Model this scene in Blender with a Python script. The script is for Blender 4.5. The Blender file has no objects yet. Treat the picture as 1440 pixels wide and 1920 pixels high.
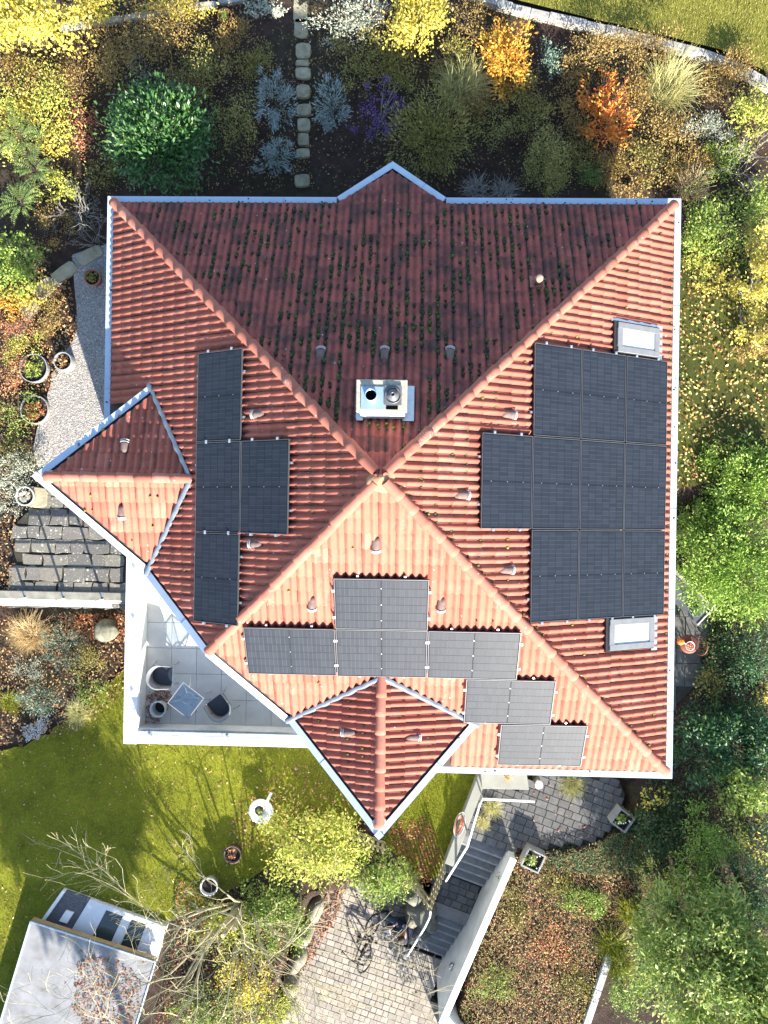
import bpy, bmesh, math, random
import numpy as np
from mathutils import Vector, Matrix

random.seed(11)
RNG = np.random.default_rng(11)
scene = bpy.context.scene
COL = scene.collection
PI = math.pi

# ------------------------------------------------------------------ camera, world, sun, exposure
CAM = np.array([0.497, -0.625, 17.429])
TX, TY, TR, FPX = 0.00244, 0.03124, 0.01629, 1542.9
def _rot(ax, a):
    c, s = math.cos(a), math.sin(a)
    return {'x': np.array([[1,0,0],[0,c,-s],[0,s,c]]), 'y': np.array([[c,0,s],[0,1,0],[-s,0,c]]),
            'z': np.array([[c,-s,0],[s,c,0],[0,0,1]])}[ax]
CM = _rot('z', TR) @ _rot('y', TY) @ _rot('x', TX)
cd = bpy.data.cameras.new('camera'); co = bpy.data.objects.new('camera', cd); COL.objects.link(co)
cd.sensor_fit = 'VERTICAL'; cd.sensor_height = 24.0; cd.lens = FPX/1920*24.0
cd.clip_start = 0.1; cd.clip_end = 2000
co.matrix_world = Matrix([list(CM[i])+[CAM[i]] for i in range(3)]+[[0,0,0,1]])
scene.camera = co

SUN_EL, SUN_AZ = math.radians(24.5), math.radians(19)      # azimuth: degrees east of south (south = -Y)
SDIR = Vector((math.sin(SUN_AZ)*math.cos(SUN_EL), -math.cos(SUN_AZ)*math.cos(SUN_EL), math.sin(SUN_EL)))
w = bpy.data.worlds.new('World'); scene.world = w; w.use_nodes = True
nt = w.node_tree
sky = nt.nodes.new('ShaderNodeTexSky'); sky.sky_type = 'NISHITA'; sky.sun_disc = False
sky.sun_elevation = SUN_EL; sky.sun_rotation = math.pi - SUN_AZ
sky.air_density = 1.0; sky.dust_density = 0.6; sky.ozone_density = 1.5
bg = nt.nodes['Background']; nt.links.new(sky.outputs[0], bg.inputs[0]); bg.inputs[1].default_value = 0.12
sd = bpy.data.lights.new('sun', 'SUN'); sd.energy = 5.0; sd.angle = math.radians(0.53); sd.color = (1.0, 0.93, 0.82)
so = bpy.data.objects.new('sun', sd); COL.objects.link(so)
so.rotation_euler = (-SDIR).to_track_quat('-Z', 'Y').to_euler()
scene.view_settings.view_transform = 'Standard'; scene.view_settings.look = 'None'
scene.view_settings.exposure = 1.95; scene.view_settings.gamma = 1.0
scene.view_settings.use_curve_mapping = False
scene.cycles.use_denoising = True
scene.cycles.max_bounces = 6; scene.cycles.diffuse_bounces = 3; scene.cycles.transparent_max_bounces = 6
scene.cycles.caustics_reflective = False; scene.cycles.caustics_refractive = False

# ------------------------------------------------------------------ from a pixel of the photo to a place in the world
def _ray(px, py): return CM @ np.array([(px-720)/FPX, (960-py)/FPX, -1.0])
def at(px, py, z):
    d = _ray(px, py); return CAM + d*((z-CAM[2])/d[2])
def at2(px, py, z): return at(px, py, z)[:2]
def on_plane(px, py, p, n):
    d = _ray(px, py); return CAM + d*(np.dot(np.asarray(p)-CAM, n)/np.dot(d, n))

# ------------------------------------------------------------------ object helpers
def np_mesh(name, V, F):
    """V (n,3); F: (m,k) array or list of lists"""
    me = bpy.data.meshes.new(name)
    V = np.asarray(V, dtype=np.float32).reshape(-1, 3)
    if isinstance(F, np.ndarray):
        m, k = F.shape
        me.vertices.add(len(V)); me.vertices.foreach_set('co', V.ravel())
        me.loops.add(m*k); me.loops.foreach_set('vertex_index', F.astype(np.int32).ravel())
        me.polygons.add(m); me.polygons.foreach_set('loop_start', np.arange(0, m*k, k, dtype=np.int32))
        me.update(calc_edges=True); me.validate()
    else:
        me.from_pydata([tuple(v) for v in V], [], F); me.update()
    return me
def link(name, me, mat=None, parent=None, smooth=False):
    o = bpy.data.objects.new(name, me); COL.objects.link(o)
    if me is not None:
        if mat is not None and len(me.materials) == 0: me.materials.append(mat)
        if smooth: me.polygons.foreach_set('use_smooth', np.ones(len(me.polygons), dtype=bool))
    if parent is not None: o.parent = parent
    return o
def tag(o, label=None, cat=None, group=None, kind=None):
    if label: o['label'] = label
    if cat: o['category'] = cat
    if group: o['group'] = group
    if kind: o['kind'] = kind
    return o
def empty(name, loc=(0,0,0), rz=0.0, label=None, cat=None, group=None):
    o = bpy.data.objects.new(name, None); COL.objects.link(o)
    o.location = tuple(loc); o.rotation_euler = (0,0,rz); o.empty_display_size = 0.2
    return tag(o, label, cat, group)
def children(o): return [c for c in bpy.data.objects if c.parent == o]

class MB:
    """collects shapes into ONE mesh"""
    def __init__(s): s.v = []; s.f = []
    def add(s, V, F):
        b = len(s.v); s.v += [tuple(map(float, p)) for p in V]; s.f += [[i+b for i in q] for q in F]; return s
    def box(s, c, sz, rz=0.0, axes=None):
        x, y, z = sz[0]/2, sz[1]/2, sz[2]/2
        if axes is None:
            ca, sa = math.cos(rz), math.sin(rz); axes = ((ca,sa,0),(-sa,ca,0),(0,0,1))
        A = np.array(axes, float); c = np.array(c, float)
        P = [c + A[0]*a*x + A[1]*b*y + A[2]*d*z for d in (-1,1) for a,b in ((-1,-1),(1,-1),(1,1),(-1,1))]
        return s.add(P, [[3,2,1,0],[4,5,6,7],[0,1,5,4],[1,2,6,5],[2,3,7,6],[3,0,4,7]])
    def bar(s, a, b, wd, ht, up=(0,0,1), lift=0.0):
        """box beam from a to b: wd wide, ht tall, its top centre line on a-b (+lift)"""
        a = np.array(a, float); b = np.array(b, float); d = b-a; L = np.linalg.norm(d); d = d/L
        side = np.cross(d, np.array(up, float)); side /= np.linalg.norm(side); u = np.cross(side, d)
        return s.box((a+b)/2 + u*(lift-ht/2), (L, wd, ht), axes=(d, -side, u))
    def prism(s, poly, z0, z1):
        n = len(poly); P = [(p[0], p[1], z0) for p in poly] + [(p[0], p[1], z1) for p in poly]
        area = sum(poly[i][0]*poly[(i+1)%n][1]-poly[(i+1)%n][0]*poly[i][1] for i in range(n))
        F = [[i, (i+1)%n, n+(i+1)%n, n+i] for i in range(n)] + [list(range(n-1,-1,-1)), list(range(n, 2*n))]
        if area < 0: F = [q[::-1] for q in F]
        return s.add(P, F)
    def tube(s, path, r, n=6, cap=True):
        path = [np.array(p, float) for p in path]; m = len(path)
        rs = r if hasattr(r, '__len__') else [r]*m
        V = []; prev = None
        for i, p in enumerate(path):
            t = path[min(i+1, m-1)] - path[max(i-1, 0)]; t = t/(np.linalg.norm(t)+1e-9)
            if prev is None:
                ref = np.array([0,0,1.0]) if abs(t[2]) < 0.9 else np.array([1.0,0,0]); u = np.cross(t, ref)
            else: u = prev - t*np.dot(prev, t)
            u /= (np.linalg.norm(u)+1e-9); prev = u; q = np.cross(t, u)
            for k in range(n):
                a = 2*PI*k/n; V.append(p + (u*math.cos(a)+q*math.sin(a))*rs[i])
        F = [[i*n+k, i*n+(k+1)%n, (i+1)*n+(k+1)%n, (i+1)*n+k] for i in range(m-1) for k in range(n)]
        if cap: F += [list(range(n-1,-1,-1)), list(range((m-1)*n, m*n))]
        return s.add(V, F)
    def lathe(s, prof, c=(0,0,0), n=20, axes=None):
        A = np.eye(3) if axes is None else np.array(axes, float); c = np.array(c, float); V = []
        for r, z in prof:
            for k in range(n):
                a = 2*PI*k/n; V.append(c + A[0]*r*math.cos(a) + A[1]*r*math.sin(a) + A[2]*z)
        m = len(prof)
        F = [[i*n+k, i*n+(k+1)%n, (i+1)*n+(k+1)%n, (i+1)*n+k] for i in range(m-1) for k in range(n)]
        F += [list(range(n-1,-1,-1)), list(range((m-1)*n, m*n))]
        return s.add(V, F)
    def blob(s, c, r, seed=0, sub=2, rough=0.18, squash=(1,1,1)):
        bm = bmesh.new(); bmesh.ops.create_icosphere(bm, subdivisions=sub, radius=1)
        rg = random.Random(seed); ph = [rg.uniform(0,6) for _ in range(6)]
        V = []
        for v in bm.verts:
            p = v.co; k = 1 + rough*(math.sin(2.1*p.x+ph[0])*math.sin(2.7*p.y+ph[1]) + 0.6*math.sin(4.3*p.z+ph[2]+3*p.x) + 0.4*math.sin(6.1*p.y+ph[3]-4*p.z))
            V.append((c[0]+p.x*r*k*squash[0], c[1]+p.y*r*k*squash[1], c[2]+p.z*r*k*squash[2]))
        F = [[v.index for v in f.verts] for f in bm.faces]; bm.free()
        return s.add(V, F)
    def build(s, name, mat, parent=None, smooth=False, bevel=0.0):
        me = bpy.data.meshes.new(name); me.from_pydata(s.v, [], s.f); me.update()
        if bevel:
            bm = bmesh.new(); bm.from_mesh(me)
            bmesh.ops.bevel(bm, geom=list(bm.edges), offset=bevel, segments=1, affect='EDGES', clamp_overlap=True); bm.to_mesh(me); bm.free()
        return link(name, me, mat, parent, smooth)

# ------------------------------------------------------------------ materials
def _new(name):
    m = bpy.data.materials.new(name); m.use_nodes = True; t = m.node_tree
    return m, t, t.nodes['Principled BSDF'], t.nodes['Material Output']
def N(t, typ, **kw):
    n = t.nodes.new(typ)
    for k, v in kw.items():
        if k == 'inp':
            for a, b in v.items(): n.inputs[a].default_value = b
        else: setattr(n, k, v)
    return n
def rgba(c): return (c[0], c[1], c[2], 1.0)
def ramp(t, fac, stops, interp='LINEAR'):
    r = N(t, 'ShaderNodeValToRGB'); cr = r.color_ramp; cr.interpolation = interp
    while len(cr.elements) < len(stops): cr.elements.new(0.5)
    for e, (p, c) in zip(cr.elements, stops): e.position = p; e.color = rgba(c)
    t.links.new(fac, r.inputs[0]); return r.outputs[0]
def mixc(t, fac, a, b, blend='MIX'):
    m = N(t, 'ShaderNodeMix', data_type='RGBA', blend_type=blend)
    if isinstance(fac, (int, float)): m.inputs[0].default_value = fac
    else: t.links.new(fac, m.inputs[0])
    for s, x in ((m.inputs[6], a), (m.inputs[7], b)):
        if isinstance(x, tuple): s.default_value = rgba(x)
        else: t.links.new(x, s)
    return m.outputs[2]
def noise(t, scale, detail=4, rough=0.6, vec=None):
    n = N(t, 'ShaderNodeTexNoise', inp={'Scale': scale, 'Detail': detail, 'Roughness': rough})
    t.links.new(vec if vec is not None else pos(t), n.inputs['Vector']); return n.outputs['Fac']
def pos(t): return N(t, 'ShaderNodeNewGeometry').outputs['Position']
def maprange(t, v, a, b, c=0.0, d=1.0):
    m = N(t, 'ShaderNodeMapRange', inp={1: a, 2: b, 3: c, 4: d}); t.links.new(v, m.inputs[0]); return m.outputs[0]
def math_(t, op, a, b=0.0):
    m = N(t, 'ShaderNodeMath', operation=op)
    for s, x in ((m.inputs[0], a), (m.inputs[1], b)):
        if isinstance(x, (int, float)): s.default_value = x
        else: t.links.new(x, s)
    return m.outputs[0]
def bump(t, p, h, dist, strength=0.6):
    b = N(t, 'ShaderNodeBump', inp={'Strength': strength, 'Distance': dist}); t.links.new(h, b.inputs['Height']); t.links.new(b.outputs[0], p.inputs['Normal'])
def rnd(t):
    """one random number for each loose piece of each object"""
    a = N(t, 'ShaderNodeObjectInfo').outputs['Random']; b = N(t, 'ShaderNodeNewGeometry').outputs['Random Per Island']
    return math_(t, 'FRACT', math_(t, 'ADD', a, b))
def plain(name, c1, c2=None, rough=0.7, scale=6.0, metal=0.0, bmp=0.0, bscale=40.0, spec=0.4, vary=0.0):
    m, t, p, o = _new(name)
    c2 = c2 or tuple(x*0.75 for x in c1)
    c = ramp(t, noise(t, scale, 5), [(0.3, c2), (0.7, c1)])
    if vary: c = mixc(t, maprange(t, rnd(t), 0, 1, 0, vary), c, (0.02,0.018,0.015))
    t.links.new(c, p.inputs['Base Color'])
    p.inputs['Roughness'].default_value = rough; p.inputs['Metallic'].default_value = metal
    p.inputs['Specular IOR Level'].default_value = spec
    if bmp: bump(t, p, noise(t, bscale, 4), bmp)
    return m
def leafmat(name, cols, trans=0.3, rough=0.55, spec=0.35):
    """foliage: each leaf its own colour out of cols"""
    m, t, p, o = _new(name); n = len(cols)
    g = N(t, 'ShaderNodeNewGeometry').outputs['Random Per Island']
    r = math_(t, 'FRACT', math_(t, 'ADD', g, math_(t, 'MULTIPLY', noise(t, 1.6, 2), 0.55)))
    c = ramp(t, r, [((i+0.5)/n, k) for i, k in enumerate(cols)])
    t.links.new(c, p.inputs['Base Color']); p.inputs['Roughness'].default_value = rough
    p.inputs['Specular IOR Level'].default_value = spec
    tr = N(t, 'ShaderNodeBsdfTranslucent'); t.links.new(c, tr.inputs[0])
    mx = N(t, 'ShaderNodeMixShader'); mx.inputs[0].default_value = trans
    t.links.new(p.outputs[0], mx.inputs[1]); t.links.new(tr.outputs[0], mx.inputs[2]); t.links.new(mx.outputs[0], o.inputs[0])
    return m

def tile_mat(name, cols, algae, lichen, algae_scale=3.0):
    m, t, p, o = _new(name)
    base = ramp(t, rnd(t), [(0.0, tuple(x*0.68 for x in cols[0])), (0.05, cols[0]), (0.5, cols[1]), (0.93, cols[2]), (1.0, tuple(min(1, x*1.15+0.015) for x in cols[2]))])
    fine = noise(t, 22, 5, 0.7)
    base = mixc(t, maprange(t, fine, 0.35, 0.75, 0, 0.45), base, cols[3])
    # black algae in patches
    at0 = N(t, 'ShaderNodeAttribute', attribute_name='tile_dark')
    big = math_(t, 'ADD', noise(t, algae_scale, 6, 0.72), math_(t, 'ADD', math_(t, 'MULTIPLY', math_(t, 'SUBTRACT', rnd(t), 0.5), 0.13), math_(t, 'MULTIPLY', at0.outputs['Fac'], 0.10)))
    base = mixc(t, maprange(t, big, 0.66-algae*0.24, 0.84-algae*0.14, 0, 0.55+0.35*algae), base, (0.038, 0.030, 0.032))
    # darker in the joints and troughs and along the lower edge of each tile
    at_ = N(t, 'ShaderNodeAttribute', attribute_name='tile_dark')
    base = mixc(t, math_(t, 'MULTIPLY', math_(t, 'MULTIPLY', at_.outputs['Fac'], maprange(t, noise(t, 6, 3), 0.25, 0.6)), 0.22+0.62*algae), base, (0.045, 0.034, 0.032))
    # white lichen dots
    vo = N(t, 'ShaderNodeTexVoronoi', feature='F1', inp={'Scale': 7.5, 'Randomness': 1.0}); t.links.new(pos(t), vo.inputs['Vector'])
    sel = N(t, 'ShaderNodeSeparateColor'); t.links.new(vo.outputs['Color'], sel.inputs[0])
    dot = math_(t, 'MULTIPLY', math_(t, 'LESS_THAN', vo.outputs['Distance'], 0.115), math_(t, 'LESS_THAN', sel.outputs[0], lichen))
    base = mixc(t, math_(t, 'MULTIPLY', dot, 0.8), base, (0.55, 0.55, 0.5))
    crust = math_(t, 'MULTIPLY', maprange(t, noise(t, 2.1, 3), 0.60, 0.70), maprange(t, noise(t, 45, 4, 0.8), 0.52, 0.62))
    base = mixc(t, math_(t, 'MULTIPLY', crust, min(0.8, lichen*4)), base, (0.5, 0.46, 0.40))
    t.links.new(base, p.inputs['Base Color']); p.inputs['Roughness'].default_value = 0.85
    p.inputs['Specular IOR Level'].default_value = 0.25
    bump(t, p, fine, 0.004, 0.7)
    return m
TC = [(0.345,0.102,0.068), (0.38,0.117,0.078), (0.41,0.132,0.090), (0.31,0.094,0.064)]
TCN = [(0.32,0.084,0.070), (0.37,0.100,0.083), (0.27,0.072,0.062), (0.22,0.064,0.057)]
M = {}
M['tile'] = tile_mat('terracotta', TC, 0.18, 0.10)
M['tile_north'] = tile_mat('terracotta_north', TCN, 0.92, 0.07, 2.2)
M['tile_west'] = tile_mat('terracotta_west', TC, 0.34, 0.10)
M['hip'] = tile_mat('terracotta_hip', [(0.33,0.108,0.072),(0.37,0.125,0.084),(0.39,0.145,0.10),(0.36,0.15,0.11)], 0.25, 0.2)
M['sky_white_metal'] = plain('sky_tinted_white_metal', (0.46,0.545,0.635), (0.39,0.475,0.565), rough=0.35, scale=3)  # skylight blue of the shaded gutters is mixed into the white
M['lead'] = plain('blue_grey_lead', (0.15,0.18,0.22), (0.10,0.125,0.155), rough=0.45, scale=9)
M['zinc'] = plain('zinc_sheet', (0.42,0.45,0.49), (0.32,0.35,0.39), rough=0.35, scale=9, metal=0.4)
M['dark'] = plain('dark_rubber', (0.018,0.018,0.02), rough=0.6)
M['deck'] = plain('roof_underlay', (0.05,0.035,0.03), rough=0.9)
M['wall'] = plain('white_render', (0.70,0.70,0.68), (0.52,0.52,0.49), rough=0.85, scale=2.2, bmp=0.004, bscale=70)
M['white'] = plain('white_paint', (0.76,0.76,0.75), (0.58,0.58,0.565), rough=0.5, scale=2.5)
M['alu'] = plain('aluminium', (0.62,0.63,0.65), (0.5,0.51,0.53), rough=0.3, metal=0.8)
M['grille'] = plain('white_plastic', (0.72,0.72,0.70), rough=0.5)
M['vent'] = plain('weathered_clay', (0.19,0.125,0.105), (0.10,0.075,0.07), rough=0.85, scale=14)

# ------------------------------------------------------------------ HOUSE: a hipped pyramid with prow gables
A, H = 6.07, 3.53
APEX = np.array([0, 0, H])
SL = math.hypot(A, H); CP, SP = A/SL, H/SL              # pitch
def frame(o, v, wn):
    v = np.array(v, float); wn = np.array(wn, float); v /= np.linalg.norm(v); wn /= np.linalg.norm(wn)
    return np.array(o, float), np.cross(v, wn), v, wn    # origin, u, v (down), w (out)
FR = {'N': frame(APEX, (0,CP,-SP), (0,SP,CP)), 'S': frame(APEX, (0,-CP,-SP), (0,-SP,CP)),
      'E': frame(APEX, (CP,0,-SP), (SP,0,CP)), 'W': frame(APEX, (-CP,0,-SP), (-SP,0,CP))}
def fpt(fr, u, v, w_=0.0): return fr[0] + fr[1]*u + fr[2]*v + fr[3]*w_
def roof_px(side, px, py, off=0.0):
    fr = FR[side]; return on_plane(px, py, fr[0]+fr[3]*off, fr[3])
def fcoord(fr, p):
    d = np.asarray(p)-fr[0]; return float(d@fr[1]), float(d@fr[2])
EDGE = 0.21                                              # tiles stop this far inside the gutter's outer edge
VE = (A-EDGE)/CP                                         # slope length to the tile edge
# wings (cross gables with a pointed front)
RZ = 1.33; RIN = 3.80; TIP = 7.0; VX, VY, VZ = 4.85, 1.95, 0.71
house = empty('house', (0,0,-4.4), 0, 'detached house under a red clay tiled pyramid roof with pointed gables', 'house')
HINV = Matrix.Translation((0,0,4.4))
def hp(o):                                               # parent to the house, keep the place
    o.parent = house; o.matrix_parent_inverse = HINV; return o

# --- tiles
TW, COURSE, TL = 0.30, 0.315, 0.36
def tile_arrays():
    us = np.linspace(0, TW, 13)
    pr = 0.029*(1-np.cos(us/TW*4*PI)) + 0.0
    pr[0] += 0.008; pr[-1] -= 0.008
    V = []; F = []
    for (v, dz) in ((0.0, 0.0), (TL, 0.024)):
        V += [(u, v, p+dz) for u, p in zip(us, pr)]
    V += [(u, TL, p-0.004) for u, p in zip(us, pr)]
    n = 13
    for i in range(n-1):
        F.append((i, n+i, n+i+1, i+1)[::1]); F.append((n+i, 2*n+i, 2*n+i+1, n+i+1))
    V = np.array(V); F = np.array(F)
    return V, F[:, ::-1].copy()
TV, TF = tile_arrays()
# orientation check: outward normal must be +w
_a, _b, _c = TV[TF[0][0]], TV[TF[0][1]], TV[TF[0][2]]
if np.cross(_b-_a, _c-_b)[2] < 0: TF = TF[:, ::-1].copy()
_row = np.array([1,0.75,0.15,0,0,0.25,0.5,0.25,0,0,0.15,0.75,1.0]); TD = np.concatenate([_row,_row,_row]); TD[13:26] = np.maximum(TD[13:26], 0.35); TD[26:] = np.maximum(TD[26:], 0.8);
def set_tile_dark(me, arr):
    a = me.attributes.new('tile_dark', 'FLOAT', 'POINT'); a.data.foreach_set('value', np.asarray(arr, dtype=np.float32))
def clip_mesh(V, F, planes):
    """keep the side n.(p-c) >= 0 of every plane"""
    bm = bmesh.new(); vs = [bm.verts.new(p) for p in V]
    for f in F: bm.faces.new([vs[i] for i in f])
    for c, n in planes:
        g = list(bm.verts)+list(bm.edges)+list(bm.faces)
        bmesh.ops.bisect_plane(bm, geom=g, dist=1e-5, plane_co=Vector(c), plane_no=Vector(n), clear_inner=True)
    me = bpy.data.meshes.new('clip'); bm.to_mesh(me); bm.free(); return me
tile_slots = []                                           # (distance to camera, frame, u, v, material key)
merged = {}                                               # material key -> list of (V,F)
clipped = []
def tile_field(fr, mat, u0, u1, vbot, nrows, planes, keep=None, uoff=0.0, first=0):
    """rows of tiles from vbot upwards; planes: list of (c,n)"""
    cv, cf = [], []; nb = 0
    for k in range(first, nrows):
        vt = vbot - k*COURSE - TL
        u = u0 + uoff
        while u < u1:
            jit = RNG.normal(0, 0.003, 2) + (np.array([0, RNG.uniform(-0.01, 0.03)]) if RNG.uniform() < 0.06 else 0)
            corners = [fpt(fr, u+a, vt+b) for a in (0, TW) for b in (0, TL)]
            ins = [all(np.dot(c-np.array(pc), pn) >= 0 for pc, pn in planes) for c in corners]
            mid = fpt(fr, u+TW/2, vt+TL/2)
            if (any(ins) or all(np.dot(mid-np.array(pc), pn) >= -0.2 for pc, pn in planes)) and (keep is None or keep(mid)):
                if all(ins): tile_slots.append((np.linalg.norm(mid-CAM), fr, u+jit[0], vt+jit[1], mat))
                else:
                    W = fr[0] + np.outer(TV[:,0]+u, fr[1]) + np.outer(TV[:,1]+vt, fr[2]) + np.outer(TV[:,2], fr[3])
                    cv.append(W); cf.append(TF+nb); nb += len(TV)
            u += TW
    if cv:
        me = clip_mesh(np.vstack(cv), np.vstack(cf), planes)
        clipped.append((me, mat))
def vplane(p, q, inside):
    """vertical plane through plan points p,q keeping the side of 'inside'"""
    d = np.array([q[0]-p[0], q[1]-p[1]]); n = np.array([-d[1], d[0], 0.0]); n /= np.linalg.norm(n)
    if np.dot(n[:2], np.array(inside)-np.array(p)) < 0: n = -n
    return (np.array([p[0], p[1], 0.0]), n)
hipgap = 0.03
def inset(pl, d): return (pl[0]+pl[1]*d, pl[1])
hNE = lambda i: vplane((0,0), (1,1), i); hNW = lambda i: vplane((0,0), (-1,1), i)
NROWS = 23
CHL = -6.86                                                # the cut corner: x + y = CHL
chop = lambda d=0.2: (np.array([CHL/2, CHL/2, 0])+np.array([1,1,0])*d/math.sqrt(2), np.array([1,1,0])/math.sqrt(2))
vp_zone = lambda m: True
tile_field(FR['N'], 'tile_north', -6.3, 6.3, VE, NROWS, [hNE((0,5)), hNW((0,5))], uoff=0.07)
# the prow that carries the north slope on past the eave
PW, PT = 1.16, 7.10
prow = [vplane((-PW, A-0.05), (0, PT-0.16), (0, 5)), vplane((PW, A-0.05), (0, PT-0.16), (0, 5))]
prow = [inset(p, 0.10) for p in prow]
tile_field(FR['N'], 'tile_north', -6.3, 6.3, VE, 0, prow, uoff=0.07, first=-4)
tile_field(FR['E'], 'tile', -6.3, 6.3, VE, NROWS, [hNE((5,0)), vplane((0,0), (1,-1), (5,0))], uoff=0.02)
under_w = lambda m: not (m[0] < -RIN-0.25 and abs(m[1]) < (VY-0.45)*min(1.0, (-m[0]-RIN)/(VX-RIN)))
tile_field(FR['W'], 'tile_west', -6.3, 6.3, VE, NROWS, [hNW((-5,0)), vplane((0,0), (-1,-1), (-5,0)), chop()], keep=under_w, uoff=0.11)
under_s = lambda m: not (m[1] < -RIN-0.25 and abs(m[0]) < (VY-0.45)*min(1.0, (-m[1]-RIN)/(VX-RIN)))
tile_field(FR['S'], 'tile', -6.3, 6.3, VE, NROWS, [vplane((0,0), (1,-1), (0,-5)), vplane((0,0), (-1,-1), (0,-5)), chop()], keep=under_s, uoff=0.05)
# wing slopes: ridge along the axis, verge along the diagonal
def wing_frame(axis, sgn):
    if axis == 'W': ridge = np.array([-TIP,0,RZ]); ve = np.array([-VX, sgn*VY, VZ])
    else:           ridge = np.array([0,-TIP,RZ]); ve = np.array([sgn*VY, -VX, VZ])
    dv = np.array([0, sgn*VY, VZ-RZ]) if axis == 'W' else np.array([sgn*VY, 0, VZ-RZ])
    dv /= np.linalg.norm(dv)
    along = np.array([1,0,0]) if axis == 'W' else np.array([0,1,0])
    nn = np.cross(along, dv); nn *= np.sign(nn[2])
    o = np.array([0,0,RZ])
    return frame(o, dv, nn), ridge, ve
WING = {}
for axis in ('W', 'S'):
    for sgn in (1, -1):
        fr, ridge, ve = wing_frame(axis, sgn); WING[axis, sgn] = fr
        main = FR['W'] if axis == 'W' else FR['S']
        inside = (-5, 0.3*sgn) if axis == 'W' else (0.3*sgn, -5)
        verge = inset(vplane(ridge[:2], ve[:2], inside), 0.2)
        ridgepl = (np.zeros(3), np.array([0, sgn, 0]) if axis == 'W' else np.array([sgn, 0, 0]))
        above = (main[0]+main[3]*0.035, main[3])
        us = [fcoord(fr, p)[0] for p in (ridge, ve, np.array([-RIN,0,RZ]) if axis == 'W' else np.array([0,-RIN,RZ]))]
        ln = math.hypot(VY, RZ-VZ)
        tile_field(fr, 'tile_west' if (axis, sgn) in (('W', 1),) else 'tile', min(us)-0.4, max(us)+0.4, ln+0.02, 7, [verge, above, ridgepl], uoff=0.04*sgn+0.1)
tile_slots.sort(key=lambda s: s[0])
tile_meshes = {}
def tile_mesh(mat):
    if mat not in tile_meshes:
        me = np_mesh('roof_tile', TV, TF); set_tile_dark(me, TD); me.materials.append(M[mat]); tile_meshes[mat] = me
        me.polygons.foreach_set('use_smooth', np.array([i % 2 == 0 for i in range(len(me.polygons))]))
    return tile_meshes[mat]
for d, fr, u, v, mat in tile_slots[:300]:
    o = bpy.data.objects.new('roof_tile', tile_mesh(mat)); COL.objects.link(o)
    p = fpt(fr, u, v, RNG.uniform(0, 0.004)); R_ = np.array([fr[1], fr[2], fr[3]]).T
    o.parent = house; o.matrix_parent_inverse = HINV
    o.matrix_basis = Matrix([list(R_[i])+[p[i]] for i in range(3)]+[[0,0,0,1]])
for d, fr, u, v, mat in tile_slots[300:]:
    W = fr[0] + np.outer(TV[:,0]+u, fr[1]) + np.outer(TV[:,1]+v, fr[2]) + np.outer(TV[:,2]+RNG.uniform(0, 0.005), fr[3])
    merged.setdefault(mat, []).append(W)
for me, mat in clipped:
    pass
for mat, Ws in merged.items():
    V = np.vstack(Ws); F = np.vstack([TF + i*len(TV) for i in range(len(Ws))])
    V = V.tolist(); F = F.tolist(); tile_dark = np.tile(TD, len(Ws)).tolist()
    for me, m2 in clipped:
        if m2 == mat:
            b = len(V); V += [tuple(x.co) for x in me.vertices]; tile_dark += [0.25]*len(me.vertices); F += [[i+b for i in q.vertices] for q in me.polygons]
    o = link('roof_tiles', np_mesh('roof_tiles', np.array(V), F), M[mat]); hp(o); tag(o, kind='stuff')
    o.data.polygons.foreach_set('use_smooth', np.ones(len(o.data.polygons), dtype=bool)); set_tile_dark(o.data, tile_dark)

# --- roof deck under the tiles, soffit and walls
m = MB()
dk = 0.035
def dpt(fr, p): 
    q = np.array([p[0], p[1], 0.0]); # drop onto the plane of fr
    z = fr[0][2] - (fr[3][0]*(q[0]-fr[0][0]) + fr[3][1]*(q[1]-fr[0][1]))/fr[3][2]
    return (p[0], p[1], z-dk)
ai = A-0.13
m.add([dpt(FR['N'], p) for p in ((0,0),(ai,ai),(PW,ai),(0,PT-0.3),(-PW,ai),(-ai,ai))], [[0,1,2,3,4,5]])
m.add([dpt(FR['E'], p) for p in ((0,0),(ai,-ai),(ai,ai))], [[0,1,2]])
c1 = (CHL+VY+0.1, -VY-0.1+0.0)
m.add([dpt(FR['W'], p) for p in ((0,0),(-ai,ai),(-ai,CHL+ai+0.2),(CHL/2+0.1,CHL/2+0.1))], [[0,1,2,3]])
m.add([dpt(FR['S'], p) for p in ((0,0),(CHL/2+0.1,CHL/2+0.1),(CHL+ai+0.2,-ai),(ai,-ai))], [[0,1,2,3]])
for (axis, sgn), fr in WING.items():
    tip = (-TIP+0.2, 0) if axis == 'W' else (0, -TIP+0.2)
    ve = (-VX+0.05, sgn*VY) if axis == 'W' else (sgn*VY, -VX+0.05)
    inn = (-RIN, 0) if axis == 'W' else (0, -RIN)
    m.add([dpt(fr, p) for p in (tip, ve, inn)], [[0,1,2]])
hp(m.build('roof_deck', M['deck']))
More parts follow.
